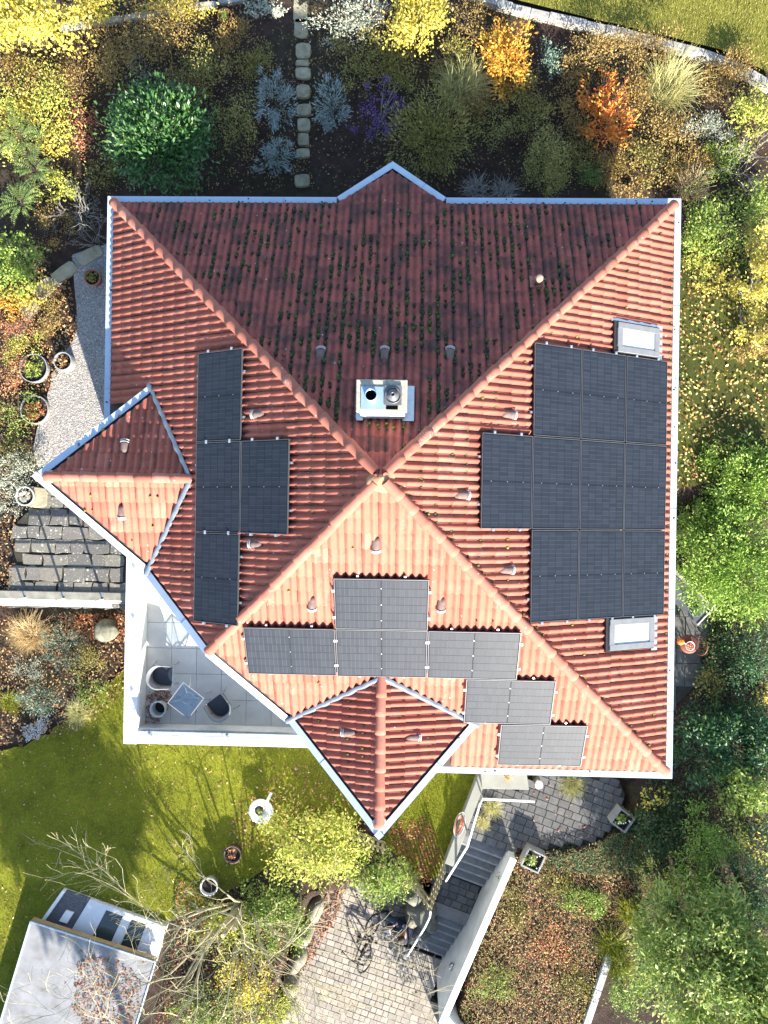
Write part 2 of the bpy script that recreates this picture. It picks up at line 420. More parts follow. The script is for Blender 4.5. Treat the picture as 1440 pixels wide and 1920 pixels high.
# soffit and walls
ws = A-0.55
m = MB(); m.prism([(-ws,ws),(ws,ws),(ws,-ws),(-1.25,-ws),(-1.25,-4.7),(-4.7,-1.25),(-ws,-1.25)], -6.3, 0.2); hp(m.build('wall', M['wall']))
m = MB(); m.prism([(-1.0,ws+0.002),(0,PT-0.75),(1.0,ws+0.002)], -4.6, -0.62); hp(m.build('bay_wall', M['wall']))
m = MB(); m.prism([(-ws+0.3,-1.2),(-TIP+0.75,0),(-ws+0.3,1.4)], -6.3, 0.62); hp(m.build('bay_wall', M['wall']))
m = MB(); m.prism([(-1.2,-ws+0.3),(0,-TIP+0.75),(1.4,-ws+0.3)], -6.3, 0.62); hp(m.build('bay_wall', M['wall']))
m = MB(); m.prism([(-1.3,-4.6),(-4.6,-1.3),(-3.2,-1.0),(-1.0,-3.2)], 0.198, 0.72); hp(m.build('dormer_wall', M['wall']))
m = MB(); m.prism([(-ai,ai),(ai,ai),(ai,-ai),(1.7,-ai),(1.7,0),(-1.7,0),(-ai,1.7)], -0.16, -0.10); hp(m.build('soffit', M['white']))

# --- gutters: an outer rim, a dark channel
def gutter(pts, up_pts=None, name='gutter', closed=False):
    """pts: outer edge polyline (3D); each straight run is a part of its own: rim with lip, channel a sub-part"""
    pts = [np.array(p, float) for p in pts]
    for a, b in zip(pts[:-1], pts[1:]):
        d = b-a; L = np.linalg.norm(d); d /= L
        inn = np.cross(np.array([0,0,1.0]), d); inn[2] = 0; inn /= np.linalg.norm(inn)
        if np.dot(inn[:2], -(a+b)[:2]) < 0: inn = -inn
        up = np.cross(d, inn); up *= np.sign(up[2])
        m = MB()
        m.box((a+b)/2 + inn*0.065 + up*0.0, (L, 0.13, 0.03), axes=(d, inn, up))
        m.box((a+b)/2 + inn*0.012 - up*0.085, (L, 0.022, 0.14), axes=(d, inn, up))
        n = max(1, int(L/2.0))
        g = hp(m.build(name, M['sky_white_metal']))
        c = MB(); c.box((a+b)/2 + inn*0.19 - up*0.10, (L, 0.14, 0.012), axes=(d, inn, up)); c.box((a+b)/2 + inn*0.128 - up*0.055, (L, 0.008, 0.09), axes=(d, inn, up))
        ch = c.build('channel', M['dark']); ch.parent = g
        j = MB()
        for k in range(1, n+1):
            j.box(a + d*(L*k/(n+0.6)) + inn*0.065 + up*0.017, (0.012, 0.126, 0.006), axes=(d, inn, up))
        jj = j.build('seam', M['zinc']); jj.parent = g
def gutter_debris():
    rg = random.Random(3); V, F = MB(), None
    for k in range(120):
        side = rg.choice('NNNEEEWS'); t = rg.uniform(-5.9, 5.9); o_ = A-rg.uniform(0.02, 0.11) if rg.random() < 0.4 else A-rg.uniform(0.14, 0.22); zz = 0.038 if o_ > A-0.13 else -0.06
        x, y = {'N': (t, o_), 'E': (o_, t), 'W': (-o_, abs(t)), 'S': (abs(t), -o_)}[side]
        if side == 'N' and abs(t) < PW: continue
        V.blob((x, y, zz), rg.uniform(0.008, 0.022), k, 1, 0.3, (1.2,1,0.5))
    o = V.build('gutter_debris', plain('gutter_debris', (0.05,0.04,0.025), (0.02,0.018,0.014), rough=1.0)); tag(hp(o), kind='stuff')
gutter_debris()
z0 = 0.02
gutter([(-A+0.0,A,z0),(-PW,A,z0)]); gutter([(-PW,A,z0),(0,PT,z0-0.62)]); gutter([(0,PT,z0-0.62),(PW,A,z0)]); gutter([(PW,A,z0),(A,A,z0)])
gutter([(A,A-0.132,z0+0.003),(A,-A+0.132,z0+0.003)])
gutter([(A,-A,z0),(0.9,-A,z0)])
gutter([(-A,A-0.132,z0+0.003),(-A,0.75,z0+0.003)])
# verges of the two wings and of the cut corner
hipc = (CHL/2, CHL/2, H - SP/CP*(-CHL/2))
dz = 0.02
gutter([(-TIP,0,RZ+dz),(-VX,VY,VZ+dz)], name='verge_flashing')
gutter([(-TIP,0,RZ+dz),(-VX,-VY,VZ+dz)], name='verge_flashing')
gutter([(0,-TIP,RZ+dz),(VY,-VX,VZ+dz)], name='verge_flashing')
gutter([(0,-TIP,RZ+dz),(-VY,-VX,VZ+dz)], name='verge_flashing')
gutter([(CHL+VY,-VY,VZ+dz),(hipc[0],hipc[1],hipc[2]+dz)], name='verge_flashing')
gutter([(hipc[0],hipc[1],hipc[2]+dz),(-VY,CHL+VY,VZ+dz)], name='verge_flashing')
# valleys: crimped zinc
def valley(a, b, nrm_):
    a = np.array(a); b = np.array(b); d = b-a; L = np.linalg.norm(d); d /= L
    side = np.cross(d, nrm_); side /= np.linalg.norm(side); V = []; F = []; n = 44
    for i in range(n+1):
        t = i/n; wob = 0.009*math.sin(t*L*2*PI/0.3)+0.005*math.sin(t*31)
        for k, (s_, h_) in enumerate(((-0.055, 0.05), (-0.02, 0.085), (0.03, 0.08), (0.065, 0.04))):
            V.append(a + d*L*t + side*(s_ + wob*(1 if k > 1 else 0.3)) + np.array(nrm_)*(h_+0.35*wob))
        if i: 
            for k in range(3): q = (i-1)*4+k; F.append([q, q+1, q+5, q+4])
    mm = MB(); mm.add(V, F); hp(mm.build('valley_flashing', M['lead'], smooth=True))
for sgn in (1, -1):
    valley((-VX-0.02, sgn*VY, VZ), (-RIN, 0, RZ+0.03), FR['W'][3]); valley((sgn*VY, -VX-0.02, VZ), (0, -RIN, RZ+0.03), FR['S'][3])

# --- half-round hip and ridge tiles
def cap_mesh():
    V = []; F = []; n = 9
    prof = [(0.0, 0.088), (0.30, 0.101), (0.40, 0.107), (0.405, 0.090)]
    for x, r in prof:
        for k in range(n):
            a = PI*(k/(n-1)); V.append((x, -r*math.cos(a), r*math.sin(a)*0.92 + x*0.055))
    for i in range(len(prof)-1):
        for k in range(n-1): q = i*n+k; F.append([q, q+n, q+n+1, q+1])
    me = np_mesh('hip_tile', V, F); me.polygons.foreach_set('use_smooth', np.ones(len(me.polygons), dtype=bool)); return me
CAPM = cap_mesh(); CAPM.materials.append(M['hip'])
def cap_line(p, q, name='hip_tile', lift=0.015):
    p = np.array(p, float); q = np.array(q, float); d = q-p; L = np.linalg.norm(d); d /= L
    side = np.cross(np.array([0,0,1.0]), d); side /= np.linalg.norm(side); up = np.cross(d, side)
    n = int(round(L/0.365)); st = L/n
    for i in range(n):
        o = bpy.data.objects.new(name, CAPM); COL.objects.link(o); o.parent = house; o.matrix_parent_inverse = HINV
        b = p + d*(i*st) + up*lift + side*RNG.normal(0, 0.004)
        Rm = np.array([d, side, up]).T; ra = RNG.normal(0, 0.012)
        Rm = Rm @ _rot('z', ra)
        o.matrix_basis = Matrix([list(Rm[i2])+[b[i2]] for i2 in range(3)]+[[0,0,0,1]])
for sx, sy in ((-1,1),(1,1),(1,-1)):
    cap_line((sx*0.07, sy*0.07, H-0.07*SP/CP+0.02), (sx*(A-0.2), sy*(A-0.2), 0.2*SP/CP+0.03))
cap_line((-0.09,-0.09,H-0.09*SP/CP+0.02), (hipc[0]+0.12, hipc[1]+0.12, hipc[2]+0.07))
cap_line((-RIN+0.0,0,RZ+0.02), (-TIP+0.32,0,RZ+0.02), 'ridge_tile'); cap_line((0,-RIN,RZ+0.02), (0,-TIP+0.28,RZ+0.02), 'ridge_tile')
# apex: a small end cap, two broken cap tiles and lichened mortar
M['mortar'] = plain('lichened_mortar', (0.40,0.27,0.14), (0.34,0.15,0.09), rough=0.95, scale=9, bmp=0.01, bscale=30)
m = MB(); m.blob((0.0,-0.02,H+0.055), 0.058, 3, 2, 0.12); hp(m.build('apex_cap', M['mortar'], smooth=True))
m = MB(); m.blob((0.0,-0.05,H-0.07), 0.21, 9, 3, 0.16, (1.15,1.05,0.5)); hp(m.build('apex_mortar', M['mortar'], smooth=True))
for (x, y, z) in ((-TIP+0.34, 0, RZ), (0, -TIP+0.34, RZ)):
    m = MB(); m.blob((x,y,z+0.02), 0.12, 2, 2, 0.2, (1.1,1.1,0.5)); hp(m.build('ridge_end_mortar', plain('pale_mortar', (0.5,0.44,0.38), (0.3,0.2,0.16), rough=0.95, scale=22), smooth=True))

# --- vent tiles
def vent(fr, p, flip=1):
    u, v = fcoord(fr, p); base = fpt(fr, u, v, 0.03)
    ax_ = np.array([fr[1], fr[2], fr[3]])
    m = MB(); V = []; F = []; n = 8
    prof = [(-0.13, 0.055, 0.025), (-0.06, 0.070, 0.060), (0.06, 0.082, 0.085), (0.10, 0.086, 0.09), (0.10, 0.07, 0.075)]
    for (vv, r, hh) in prof:
        for k in range(n+1):
            a = PI*k/n; V.append(base + ax_[0]*(-r*math.cos(a)) + ax_[1]*vv + ax_[2]*(hh*math.sin(a)))
    for i in range(len(prof)-1):
        for k in range(n): q = i*(n+1)+k; F.append([q, q+1, q+n+2, q+n+1])
    F = [f[::-1] for f in F]; F.append(list(range(n+1)))
    m.add(V, F); vt = hp(m.build('vent_tile', M['vent'], smooth=True))
    g = MB()
    for k in range(8):
        a = PI*(0.10+0.80*k/7); g.tube([base + ax_[0]*(-0.084*math.cos(a)) + ax_[1]*0.095 + ax_[2]*(0.092*math.sin(a)), base + ax_[0]*(-0.088*math.cos(a)) + ax_[1]*0.148 + ax_[2]*(0.07*math.sin(a)+0.01)], 0.0075, 4)
    for r_, v_, h_ in ((0.087, 0.10, 0.093), (0.09, 0.15, 0.075)):
        g.tube([base + ax_[0]*(-r_*math.cos(PI*k/12)) + ax_[1]*v_ + ax_[2]*(h_*math.sin(PI*k/12)+0.005) for k in range(13)], 0.0085, 5); gg = g.build('grille', M['grille']); gg.parent = vt
for px, py in ((601,668),(721,668),(844,668)): vent(FR['N'], roof_px('N', px, py))
for px, py in ((488,777),(483,1020)): vent(FR['W'], roof_px('W', px, py))
for px, py in ((705,1018),(585,1128),(827,1130)): vent(FR['S'], roof_px('S', px, py))
for px, py in ((951,777),(863,928),(947,1068)): vent(FR['E'], roof_px('E', px, py))
for k, px, py in ((('W',1),234,840),(('W',-1),229,958),(('S',-1),656,1373),(('S',1),773,1381)):
    fr = WING[k]; vent(fr, on_plane(px, py, fr[0], fr[3]))

# --- chimney
cb = roof_px('N', 715, 793); zc = 3.95
x0, y0_ = at2(667, 770, zc)[0], at2(667, 772, zc)[1]; x1, y1 = at2(764, 712, zc)
cx, cy, cw, cdp = (x0+x1)/2, (y0_+y1)/2, x1-x0, y1-y0_
M['stone_cap'] = plain('mossy_stone_cap', (0.48,0.44,0.35), (0.22,0.21,0.15), rough=0.9, scale=17, bmp=0.01, bscale=50)
m = MB(); m.box((cx, cy, (zc-0.08+2.2)/2), (cw-0.08, cdp-0.06, zc-0.08-2.2)); chim = hp(m.build('chimney', M['wall']))
m = MB(); m.box((cx, cy, zc-0.045), (cw, cdp, 0.09)); cc = m.build('chimney_cap', M['stone_cap'], bevel=0.012); cc.parent = chim
fr = FR['N']; u_, v_ = fcoord(fr, (cx, cy, 2.8)); m = MB()
for su, sv, du, dv in ((0, -cdp/2/CP+0.02, cw+0.12, 0.10), (-cw/2-0.02, 0, 0.20, cdp/CP+0.16), (cw/2-0.01, 0, 0.12, cdp/CP+0.16)):
    m.box(fpt(fr, u_-su*(1 if fr[1][0] > 0 else -1), v_+sv, 0.085+0.004*su), (du, dv, 0.012), axes=(fr[1], fr[2], fr[3]))
fl = m.build('chimney_flashing', M['zinc']); fl.parent = chim
M['sky_tint_steel'] = plain('stainless_plate', (0.42,0.55,0.68), (0.36,0.48,0.62), rough=0.28, metal=0.55, scale=3)  # blue of the reflected sky is put into the base colour
M['grey_steel'] = plain('grey_cowl', (0.17,0.17,0.175), (0.12,0.12,0.125), rough=0.4, metal=0.3)
M['soot'] = plain('soot', (0.004,0.004,0.004), rough=1.0, spec=0.0)
def P2(px, py, z=None): return at2(px, py, zc if z is None else z)
a = P2(677, 725); b = P2(722, 768)
m = MB(); m.box(((a[0]+b[0])/2, (a[1]+b[1])/2, zc+0.012), (abs(b[0]-a[0]), abs(b[1]-a[1]), 0.018)); q = m.build('flue_plate', M['sky_tint_steel']); q.parent = chim
fcx, fcy = P2(697, 745)
m = MB(); m.lathe([(0.098,0.02),(0.098,0.30),(0.090,0.302),(0.088,0.05)], (fcx, fcy, zc), 22); q = m.build('flue_pipe', M['sky_tint_steel'], smooth=True); q.parent = chim
m = MB(); m.lathe([(0.087,0.0),(0.087,0.22)], (fcx, fcy, zc), 20); q = m.build('flue_mouth', M['soot']); q.parent = chim
a = P2(721, 723); b = P2(753, 760)
m = MB(); m.box(((a[0]+b[0])/2, (a[1]+b[1])/2, zc+0.03), (abs(b[0]-a[0]), abs(b[1]-a[1]), 0.02)); q = m.build('cowl_plate', M['grey_steel']); q.parent = chim
ccx, ccy = P2(737, 742)
m = MB(); m.lathe([(0.135,0.04),(0.135,0.06),(0.122,0.062),(0.118,0.045),(0.10,0.045),(0.095,0.085),(0.045,0.10),(0.038,0.17),(0.026,0.172),(0.024,0.12)], (ccx, ccy, zc), 26); q = m.build('cowl', M['grey_steel'], smooth=True); q.parent = chim
a = P2(724, 761); b = P2(746, 768)
m = MB(); m.box(((a[0]+b[0])/2, (a[1]+b[1])/2, zc-0.002), (abs(b[0]-a[0]), abs(b[1]-a[1]), 0.02)); q = m.build('flue_slot', M['soot']); q.parent = chim

# --- soil vent pipe on the north slope
p = roof_px('N', 1006, 532); fr = FR['N']; u_, v_ = fcoord(fr, p)
M['clay_pipe'] = plain('pale_clay', (0.55,0.33,0.22), (0.45,0.25,0.16), rough=0.7)
m = MB(); m.lathe([(0.06,0.0),(0.06,0.34),(0.07,0.34),(0.07,0.40),(0.05,0.42)], fpt(fr, u_, v_, 0.0), 14); vp = hp(m.build('vent_pipe', M['clay_pipe'], smooth=True))
m = MB(); m.box(fpt(fr, u_, v_, 0.055), (0.28, 0.30, 0.012), axes=fr[1:]); q = m.build('base_plate', plain('faded_plate', (0.30,0.15,0.11), rough=0.8)); q.parent = vp

# --- roof windows on the east slope
M['blind'] = plain('white_blind', (0.55,0.58,0.62), (0.42,0.46,0.52), rough=0.25, scale=1.2, spec=0.6)
M['win_frame'] = plain('grey_aluminium_frame', (0.20,0.205,0.21), (0.16,0.165,0.17), rough=0.5, metal=0.2)
for corners in (((1150,601),(1238,614),(1232,674),(1152,660)), ((1136,1161),(1225,1152),(1226,1216),(1135,1222))):
    fr = FR['E']; cs = [fcoord(fr, roof_px('E', x, y, 0.1)) for x, y in corners]
    u0 = sum(c[0] for c in cs)/4; v0 = sum(c[1] for c in cs)/4
    du = (abs(cs[0][0]-cs[3][0])+abs(cs[1][0]-cs[2][0]))/2; dv = (abs(cs[0][1]-cs[1][1])+abs(cs[3][1]-cs[2][1]))/2
    ax_ = fr[1:]
    m = MB(); m.box(fpt(fr, u0, v0, 0.06), (du, dv, 0.10), axes=ax_); rw = hp(m.build('roof_window', M['dark']))
    m = MB()
    for s in (-1, 1):
        m.box(fpt(fr, u0+s*(du/2-0.085), v0+0.03, 0.125), (0.12, dv-0.10, 0.045), axes=ax_)
        m.box(fpt(fr, u0, v0+0.03+s*(dv/2-0.11), 0.122), (du-0.28, 0.14, 0.045), axes=ax_)
    f_ = m.build('sash', M['win_frame'], bevel=0.006); f_.parent = rw
    m = MB(); m.box(fpt(fr, u0, v0+0.03, 0.118), (du-0.22, dv-0.30, 0.012), axes=ax_); q = m.build('pane', M['blind']); q.parent = rw
    m = MB(); m.box(fpt(fr, u0, v0+dv/2+0.06, 0.055), (du+0.10, 0.16, 0.02), axes=ax_); m.box(fpt(fr, u0-du/2-0.03, v0+0.05, 0.05), (0.07, dv+0.15, 0.02), axes=ax_); q = m.build('apron_flashing', M['alu']); q.parent = rw

# ------------------------------------------------------------------ SOLAR PANELS
PL_, PB_, GAP = 1.722, 1.134, 0.02
def cell_mat():
    m, t, p, o = _new('solar_cell')
    c = ramp(t, rnd(t), [(0.0, (0.014,0.018,0.027)), (0.5, (0.016,0.021,0.031)), (1.0, (0.020,0.025,0.036))])
    t.links.new(c, p.inputs['Base Color']); p.inputs['Roughness'].default_value = 0.5
    p.inputs['Specular IOR Level'].default_value = 0.12
    p.inputs['Coat Weight'].default_value = 0.12; p.inputs['Coat Roughness'].default_value = 0.42
    return m
M['cell'] = cell_mat()
M['backsheet'] = plain('black_backsheet', (0.012,0.013,0.016), rough=0.6, spec=0.1)
M['panel_frame'] = plain('black_anodised_frame', (0.085,0.09,0.10), (0.065,0.07,0.08), rough=0.5, metal=0.3)
def panel_meshes():
    fr = MB(); t = 0.014; hh = 0.035
    for s in (-1, 1):
        fr.box((0, s*(PB_/2-t/2), -hh/2), (PL_, t, hh)); fr.box((s*(PL_/2-t/2), 0, -hh/2), (t, PB_-2*t, hh))
    bk = MB(); bk.box((0,0,-0.012), (PL_-2*t, PB_-2*t, 0.008))
    ce = MB(); cw_, ch_ = (PL_-0.075)/20, (PB_-0.05)/6
    for i in range(20):
        for j in range(6):
            x = -PL_/2+0.0285 + (i+0.5)*cw_ + (0.018 if i >= 10 else 0); y = -PB_/2+0.025 + (j+0.5)*ch_
            z = -0.0045; a, b = cw_/2-0.0016, ch_/2-0.0022
            ce.add([(x-a,y-b,z),(x+a,y-b,z),(x+a,y+b,z),(x-a,y+b,z)], [[0,1,2,3]])
    rb = MB()
    for i in range(1, 20):
        for j in range(6):
            x = -PL_/2+0.0285 + i*cw_ + (0.018 if i >= 10 else 0) - (0.0 if i != 10 else 0.01); y = -PB_/2+0.025 + (j+0.5)*ch_
            rb.box((x, y, -0.0035), (0.010 if i != 10 else 0.004, ch_*0.92, 0.0012))
    dt = MB()
    for j in (1, 3, 5): dt.box((0.002, -PB_/2+0.025+j*ch_, -0.003), (0.016, 0.012, 0.002))
    return fr, bk, ce, rb, dt
_pm = panel_meshes()
M['ribbon'] = plain('tinned_ribbon', (0.038,0.046,0.058), (0.03,0.037,0.047), rough=0.55, spec=0.2)
PMESH = {}
for nm, mb, mt in zip(('frame','backsheet','cell_field','ribbon_field','ribbon_joint'), _pm, (M['panel_frame'],M['backsheet'],M['cell'],M['ribbon'],M['alu'])):
    o = mb.build(nm, mt); PMESH[nm] = o.data; bpy.data.objects.remove(o)
_c = MB(); _c.box((0,0,-0.02), (0.05,0.05,0.045)); _c.lathe([(0.012,0.0),(0.012,0.012),(0.004,0.014)], (0,0,0.0), 8); o = _c.build('clamp', M['alu']); CLM = o.data; bpy.data.objects.remove(o)
_c = MB(); _c.box((0,0,0), (0.04,PB_+0.10,0.04)); o = _c.build('rail', M['alu']); RLM = o.data; bpy.data.objects.remove(o)
def panel(fr, u, v, along, label, grp, clamps):
    """centre at (u,v) of the slope; along: 'v' long side down the slope or 'u' long side along the eave"""
    cpt = fpt(fr, u, v, 0.135)
    X, Y, Z = (fr[1], fr[2], fr[3])
    if along == 'v': X, Y = fr[2], -fr[1]
    o = empty('solar_panel', (0,0,0), 0, label, 'solar panel', grp)
    ja, jb = RNG.normal(0, 0.004, 2)
    R_ = np.array([X+Z*ja, Y+Z*jb, Z-X*ja-Y*jb]).T
    o.matrix_world = Matrix([list(R_[i])+[cpt[i]] for i in range(3)]+[[0,0,0,1]])
    for nm, me in PMESH.items():
        c = bpy.data.objects.new(nm, me); COL.objects.link(c); c.parent = o
        if nm in ('cell_field', 'ribbon_field'): c['kind'] = 'stuff'
    for s in (-1, 1):
        c = bpy.data.objects.new('rail', RLM); COL.objects.link(c); c.parent = o; c.location = (s*0.43, 0, -0.058)
    for (x, y) in clamps:
        c = bpy.data.objects.new('clamp', CLM); COL.objects.link(c); c.parent = o; c.location = (x, y, 0.004)
    return o
fr = FR['E']                                              # u runs to the south (-Y)
up_, dn_ = -(PL_+GAP), (PL_+GAP)
def E_panel(col, row, label):
    u = -2.599 + row*(PL_+GAP) + PL_/2; v = 1.978 + col*(PB_+GAP) + PB_/2
    cl = []
    if row == 0 or (col == 0): cl += [(-PL_/2-0.02, -0.3), (-PL_/2-0.02, 0.3)]
    if row == 2 or (col == 0): cl += [(PL_/2+0.02, -0.3), (PL_/2+0.02, 0.3)]
    return panel(fr, u, v, 'u', label, 'solar panels on the east slope', cl)
E_panel(1, 0, 'black solar panel on the east slope, top row, nearest the hip')
E_panel(2, 0, 'black solar panel on the east slope, top row, middle of three')
E_panel(3, 0, 'black solar panel directly below the upper roof window, top row by the gutter')
E_panel(0, 1, 'black solar panel on the east slope jutting out alone towards the chimney')
E_panel(1, 1, 'black solar panel on the east slope, middle row, second from the chimney side')
E_panel(2, 1, 'black solar panel on the east slope, middle row, third from the chimney side')
E_panel(3, 1, 'black solar panel on the east slope, middle row, beside the gutter')
E_panel(1, 2, 'black solar panel on the east slope, bottom row, nearest the mossy hip')
E_panel(2, 2, 'black solar panel on the east slope, bottom row, middle of three')
E_panel(3, 2, 'black solar panel directly above the lower roof window, bottom row by the gutter')
fr = FR['W']                                              # u runs to the north (+Y)
def W_panel(col, row, label):
    u = 2.433 - row*(PL_+GAP) - PL_/2; v = 1.884 + col*(PB_+GAP) + PB_/2
    return panel(fr, u, v, 'u', label, 'solar panels on the west slope', [(PL_/2+0.02, -0.3), (PL_/2+0.02, 0.3), (-PL_/2-0.02, -0.3), (-PL_/2-0.02, 0.3)])
W_panel(1, 0, 'blue black solar panel topmost on the west slope')
W_panel(1, 1, 'blue black solar panel touching the valley end of the west gable ridge')
W_panel(0, 1, 'blue black solar panel on the west slope standing out towards the chimney')
W_panel(1, 2, 'blue black solar panel on the west slope just above the roof terrace')
fr = FR['S']                                              # u sign: find which way x runs
us_ = 1.0 if fr[1][0] > 0 else -1.0
def S_panel(x0_, row, label):
    v = 2.018 + row*(PB_+GAP) + PB_/2
    return panel(fr, us_*(x0_+PL_/2), v, 'u', label, 'solar panels on the south slope', [(s*(PL_/2+0.02), y) for s in (-1, 1) for y in (-0.3, 0.3)])
sx = -0.856
S_panel(sx, 0, 'grey shining solar panel alone at the top of the south slope array')
S_panel(sx-(PL_+GAP), 1, 'grey shining solar panel in the row of three, nearest the terrace')
S_panel(sx, 1, 'grey shining solar panel in the row of three, directly above the south gable ridge')
S_panel(sx+(PL_+GAP), 1, 'grey shining solar panel in the row of three, right of the south gable ridge')
S_panel(sx+2.503, 2, 'grey shining solar panel stepped below the row of three')
S_panel(sx+3.249, 3, 'grey shining solar panel lowest on the south slope, by the white gutter')

# ------------------------------------------------------------------ ROOF TERRACE in the cut corner
TZ, TP = -1.95, -1.45                                     # floor, parapet top
terr = empty('roof_terrace', (-5.0,-5.0,TZ), 0, 'white walled roof terrace with grey floor tiles in the cut corner of the roof', 'terrace')
TI = Matrix.Translation((5.0,5.0,-TZ))
def tp(o): o.parent = terr; o.matrix_parent_inverse = TI; return o
TA = 6.03; pw = 0.33
m = MB()
m.box((-TA+pw/2, (-TA-1.4)/2, (TP-4.6)/2), (pw, TA-1.4, TP+4.6)); tp(m.build('parapet', M['wall']))
m = MB(); m.box(((-TA+pw-0.9)/2, -TA+pw/2, (TP-4.6)/2-0.002), (TA-pw-0.9, pw, TP+4.6)); tp(m.build('parapet', M['wall']))
m = MB(); m.box((-TA+pw/2-0.015, (-TA-1.4)/2-0.015, TP+0.02), (pw-0.02, TA-1.4, 0.036)); tp(m.build('coping', M['white']))
m = MB(); m.box(((-TA+pw-0.9)/2, -TA+pw/2-0.025, TP+0.018), (TA-pw-0.9, pw-0.05, 0.036)); tp(m.build('coping', M['white']))
m = MB(); m.box((-3.6,-3.6,TZ-0.12), (4.3,4.3,0.18)); tp(m.build('slab', plain('terrace_joint', (0.12,0.12,0.115), rough=0.9)))
M['terrace_tile'] = plain('grey_porcelain_tile', (0.55,0.55,0.525), (0.44,0.44,0.42), rough=0.45, scale=2.6, bmp=0.002, vary=0.10)
ts = 0.60
_t = MB(); _t.box((0,0,0), (ts-0.008, ts-0.008, 0.024)); o = _t.build('terrace_tile', M['terrace_tile']); TTM = o.data; bpy.data.objects.remove(o)
for i in range(7):
    for j in range(7):
        x = -TA+pw+ts*(i+0.5); y = -TA+pw+ts*(j+0.5)
        if x+y < -5.6:
            o = bpy.data.objects.new('floor_tile', TTM); COL.objects.link(o); tp(o); o.location = (x, y, TZ-0.012)
# glass balustrade and brackets
def glass_mat():
    m, t, p, o = _new('tinted_glass'); p.inputs['Base Color'].default_value = (0.80,0.88,0.92,1); p.inputs['Roughness'].default_value = 0.08
    p.inputs['Transmission Weight'].default_value = 0.85; p.inputs['IOR'].default_value = 1.2; return m
M['glass'] = glass_mat()
m = MB()
m.box(((-TA+pw-2.1)/2, -TA+pw-0.03, TP+0.21), (TA-pw-2.3, 0.012, 0.40)); tp(m.build('glass_panel', M['glass']))
def bracket(x, y, rz):
    m = MB(); ca, sa = math.cos(rz), math.sin(rz)
    d = np.array([ca, sa, 0]); p0 = np.array([x, y, TP+0.04])
    m.tube([p0-d*0.14, p0-d*0.14+np.array([0,0,0.10]), p0+np.array([0,0,0.20])], 0.008, 5)
    m.tube([p0-d*0.14+np.array([-sa,ca,0])*0.03, p0+np.array([-sa,ca,0])*0.03+np.array([0,0,0.2])], 0.006, 5)
    m.box(p0+np.array([0,0,0.21]), (0.07,0.05,0.03), rz); tp(m.build('bracket', M['zinc']))
for px, py in ((286,1364),(430,1366)): p = at2(px, py, TP); bracket(p[0], -TA+pw-0.02, PI/2)
for px, py in ((262,1188),(262,1325),(262,1095)): p = at2(px, py, TP); bracket(-TA+pw-0.02, p[1], 0)

# furniture
M['wicker'] = plain('grey_mesh_fabric', (0.20,0.205,0.22), (0.15,0.155,0.165), rough=0.7, scale=60)
M['seat_dark'] = plain('dark_sling_seat', (0.035,0.038,0.048), (0.025,0.027,0.034), rough=0.6)
M['steel'] = plain('brushed_steel', (0.52,0.53,0.55), (0.42,0.43,0.45), rough=0.3, metal=0.9)
def tub_chair(loc, rz, label):
    o = empty('tub_chair', loc, rz, label, 'chair', 'tub chairs on the roof terrace')
    # wrap-round back: half ring in plan, +X is the front
    V = []; F = []; n = 16
    for i in range(n+1):
        a = PI*0.5 + PI*i/n; cx_, cy_ = math.cos(a), math.sin(a)
        ext = 0.0
        for (r, z) in ((0.235,0.42),(0.275,0.62),(0.29,0.70),(0.265,0.705),(0.225,0.60),(0.205,0.43)):
            V.append((cx_*r*0.95, cy_*r, z - 0.05*(1-abs(cx_))))
    k = 6
    for i in range(n):
        for j in range(k): F.append([i*k+j, (i+1)*k+j, (i+1)*k+(j+1)%k, i*k+(j+1)%k])
    F += [list(range(k)), list(range(n*k, n*k+k))[::-1]]
    m = MB(); m.add(V, F)
    for s in (-1, 1): m.add([(0.0,s*0.235,0.42),(0.25,s*0.235,0.44),(0.25,s*0.265,0.63),(0.0,s*0.285,0.655),(0.0,s*0.215,0.42),(0.25,s*0.215,0.44),(0.25,s*0.245,0.63),(0.0,s*0.26,0.655)], [[0,1,2,3],[7,6,5,4],[3,2,6,7],[1,5,6,2],[0,4,5,1]])
    m.build('backrest', M['wicker'], o, True)
    m = MB(); m.add([(x*0.235*1.0, y*0.23, 0.42+0.015*x) for x, y in ((1.1,-1),(1.1,1),(0.2,1),(-0.45,0.85),(-0.85,0.4),(-0.9,0),(-0.85,-0.4),(-0.45,-0.85),(0.2,-1))], [list(range(9))])
    m.add([(x*0.235*1.0, y*0.23, 0.395) for x, y in ((1.1,-1),(1.1,1),(0.2,1),(-0.45,0.85),(-0.85,0.4),(-0.9,0),(-0.85,-0.4),(-0.45,-0.85),(0.2,-1))], [list(range(9))[::-1]])
    m.build('seat', M['seat_dark'], o)
    for sx_ in (-1, 1):
        for sy_ in (-1, 1):
            m = MB(); m.tube([(sx_*0.20, sy_*0.21, 0.42), (sx_*0.27+0.02, sy_*0.25, 0.0)], 0.012, 6); m.build('leg', M['steel'], o)
    m = MB(); m.tube([(0.25,-0.25,0.62),(0.27,-0.25,0.42),(0.27,0.25,0.42),(0.25,0.25,0.62)], 0.013, 6); m.build('seat_frame', M['steel'], o)
    return o
p = at(300,1268,TZ+0.5); tub_chair((p[0],p[1],TZ), math.radians(-2), 'grey tub chair against the white terrace parapet, left of the glass table')
p = at(413,1328,TZ+0.5); tub_chair((p[0],p[1],TZ), math.radians(128), 'grey tub chair with dark seat on the terrace, turned away from the roof edge')
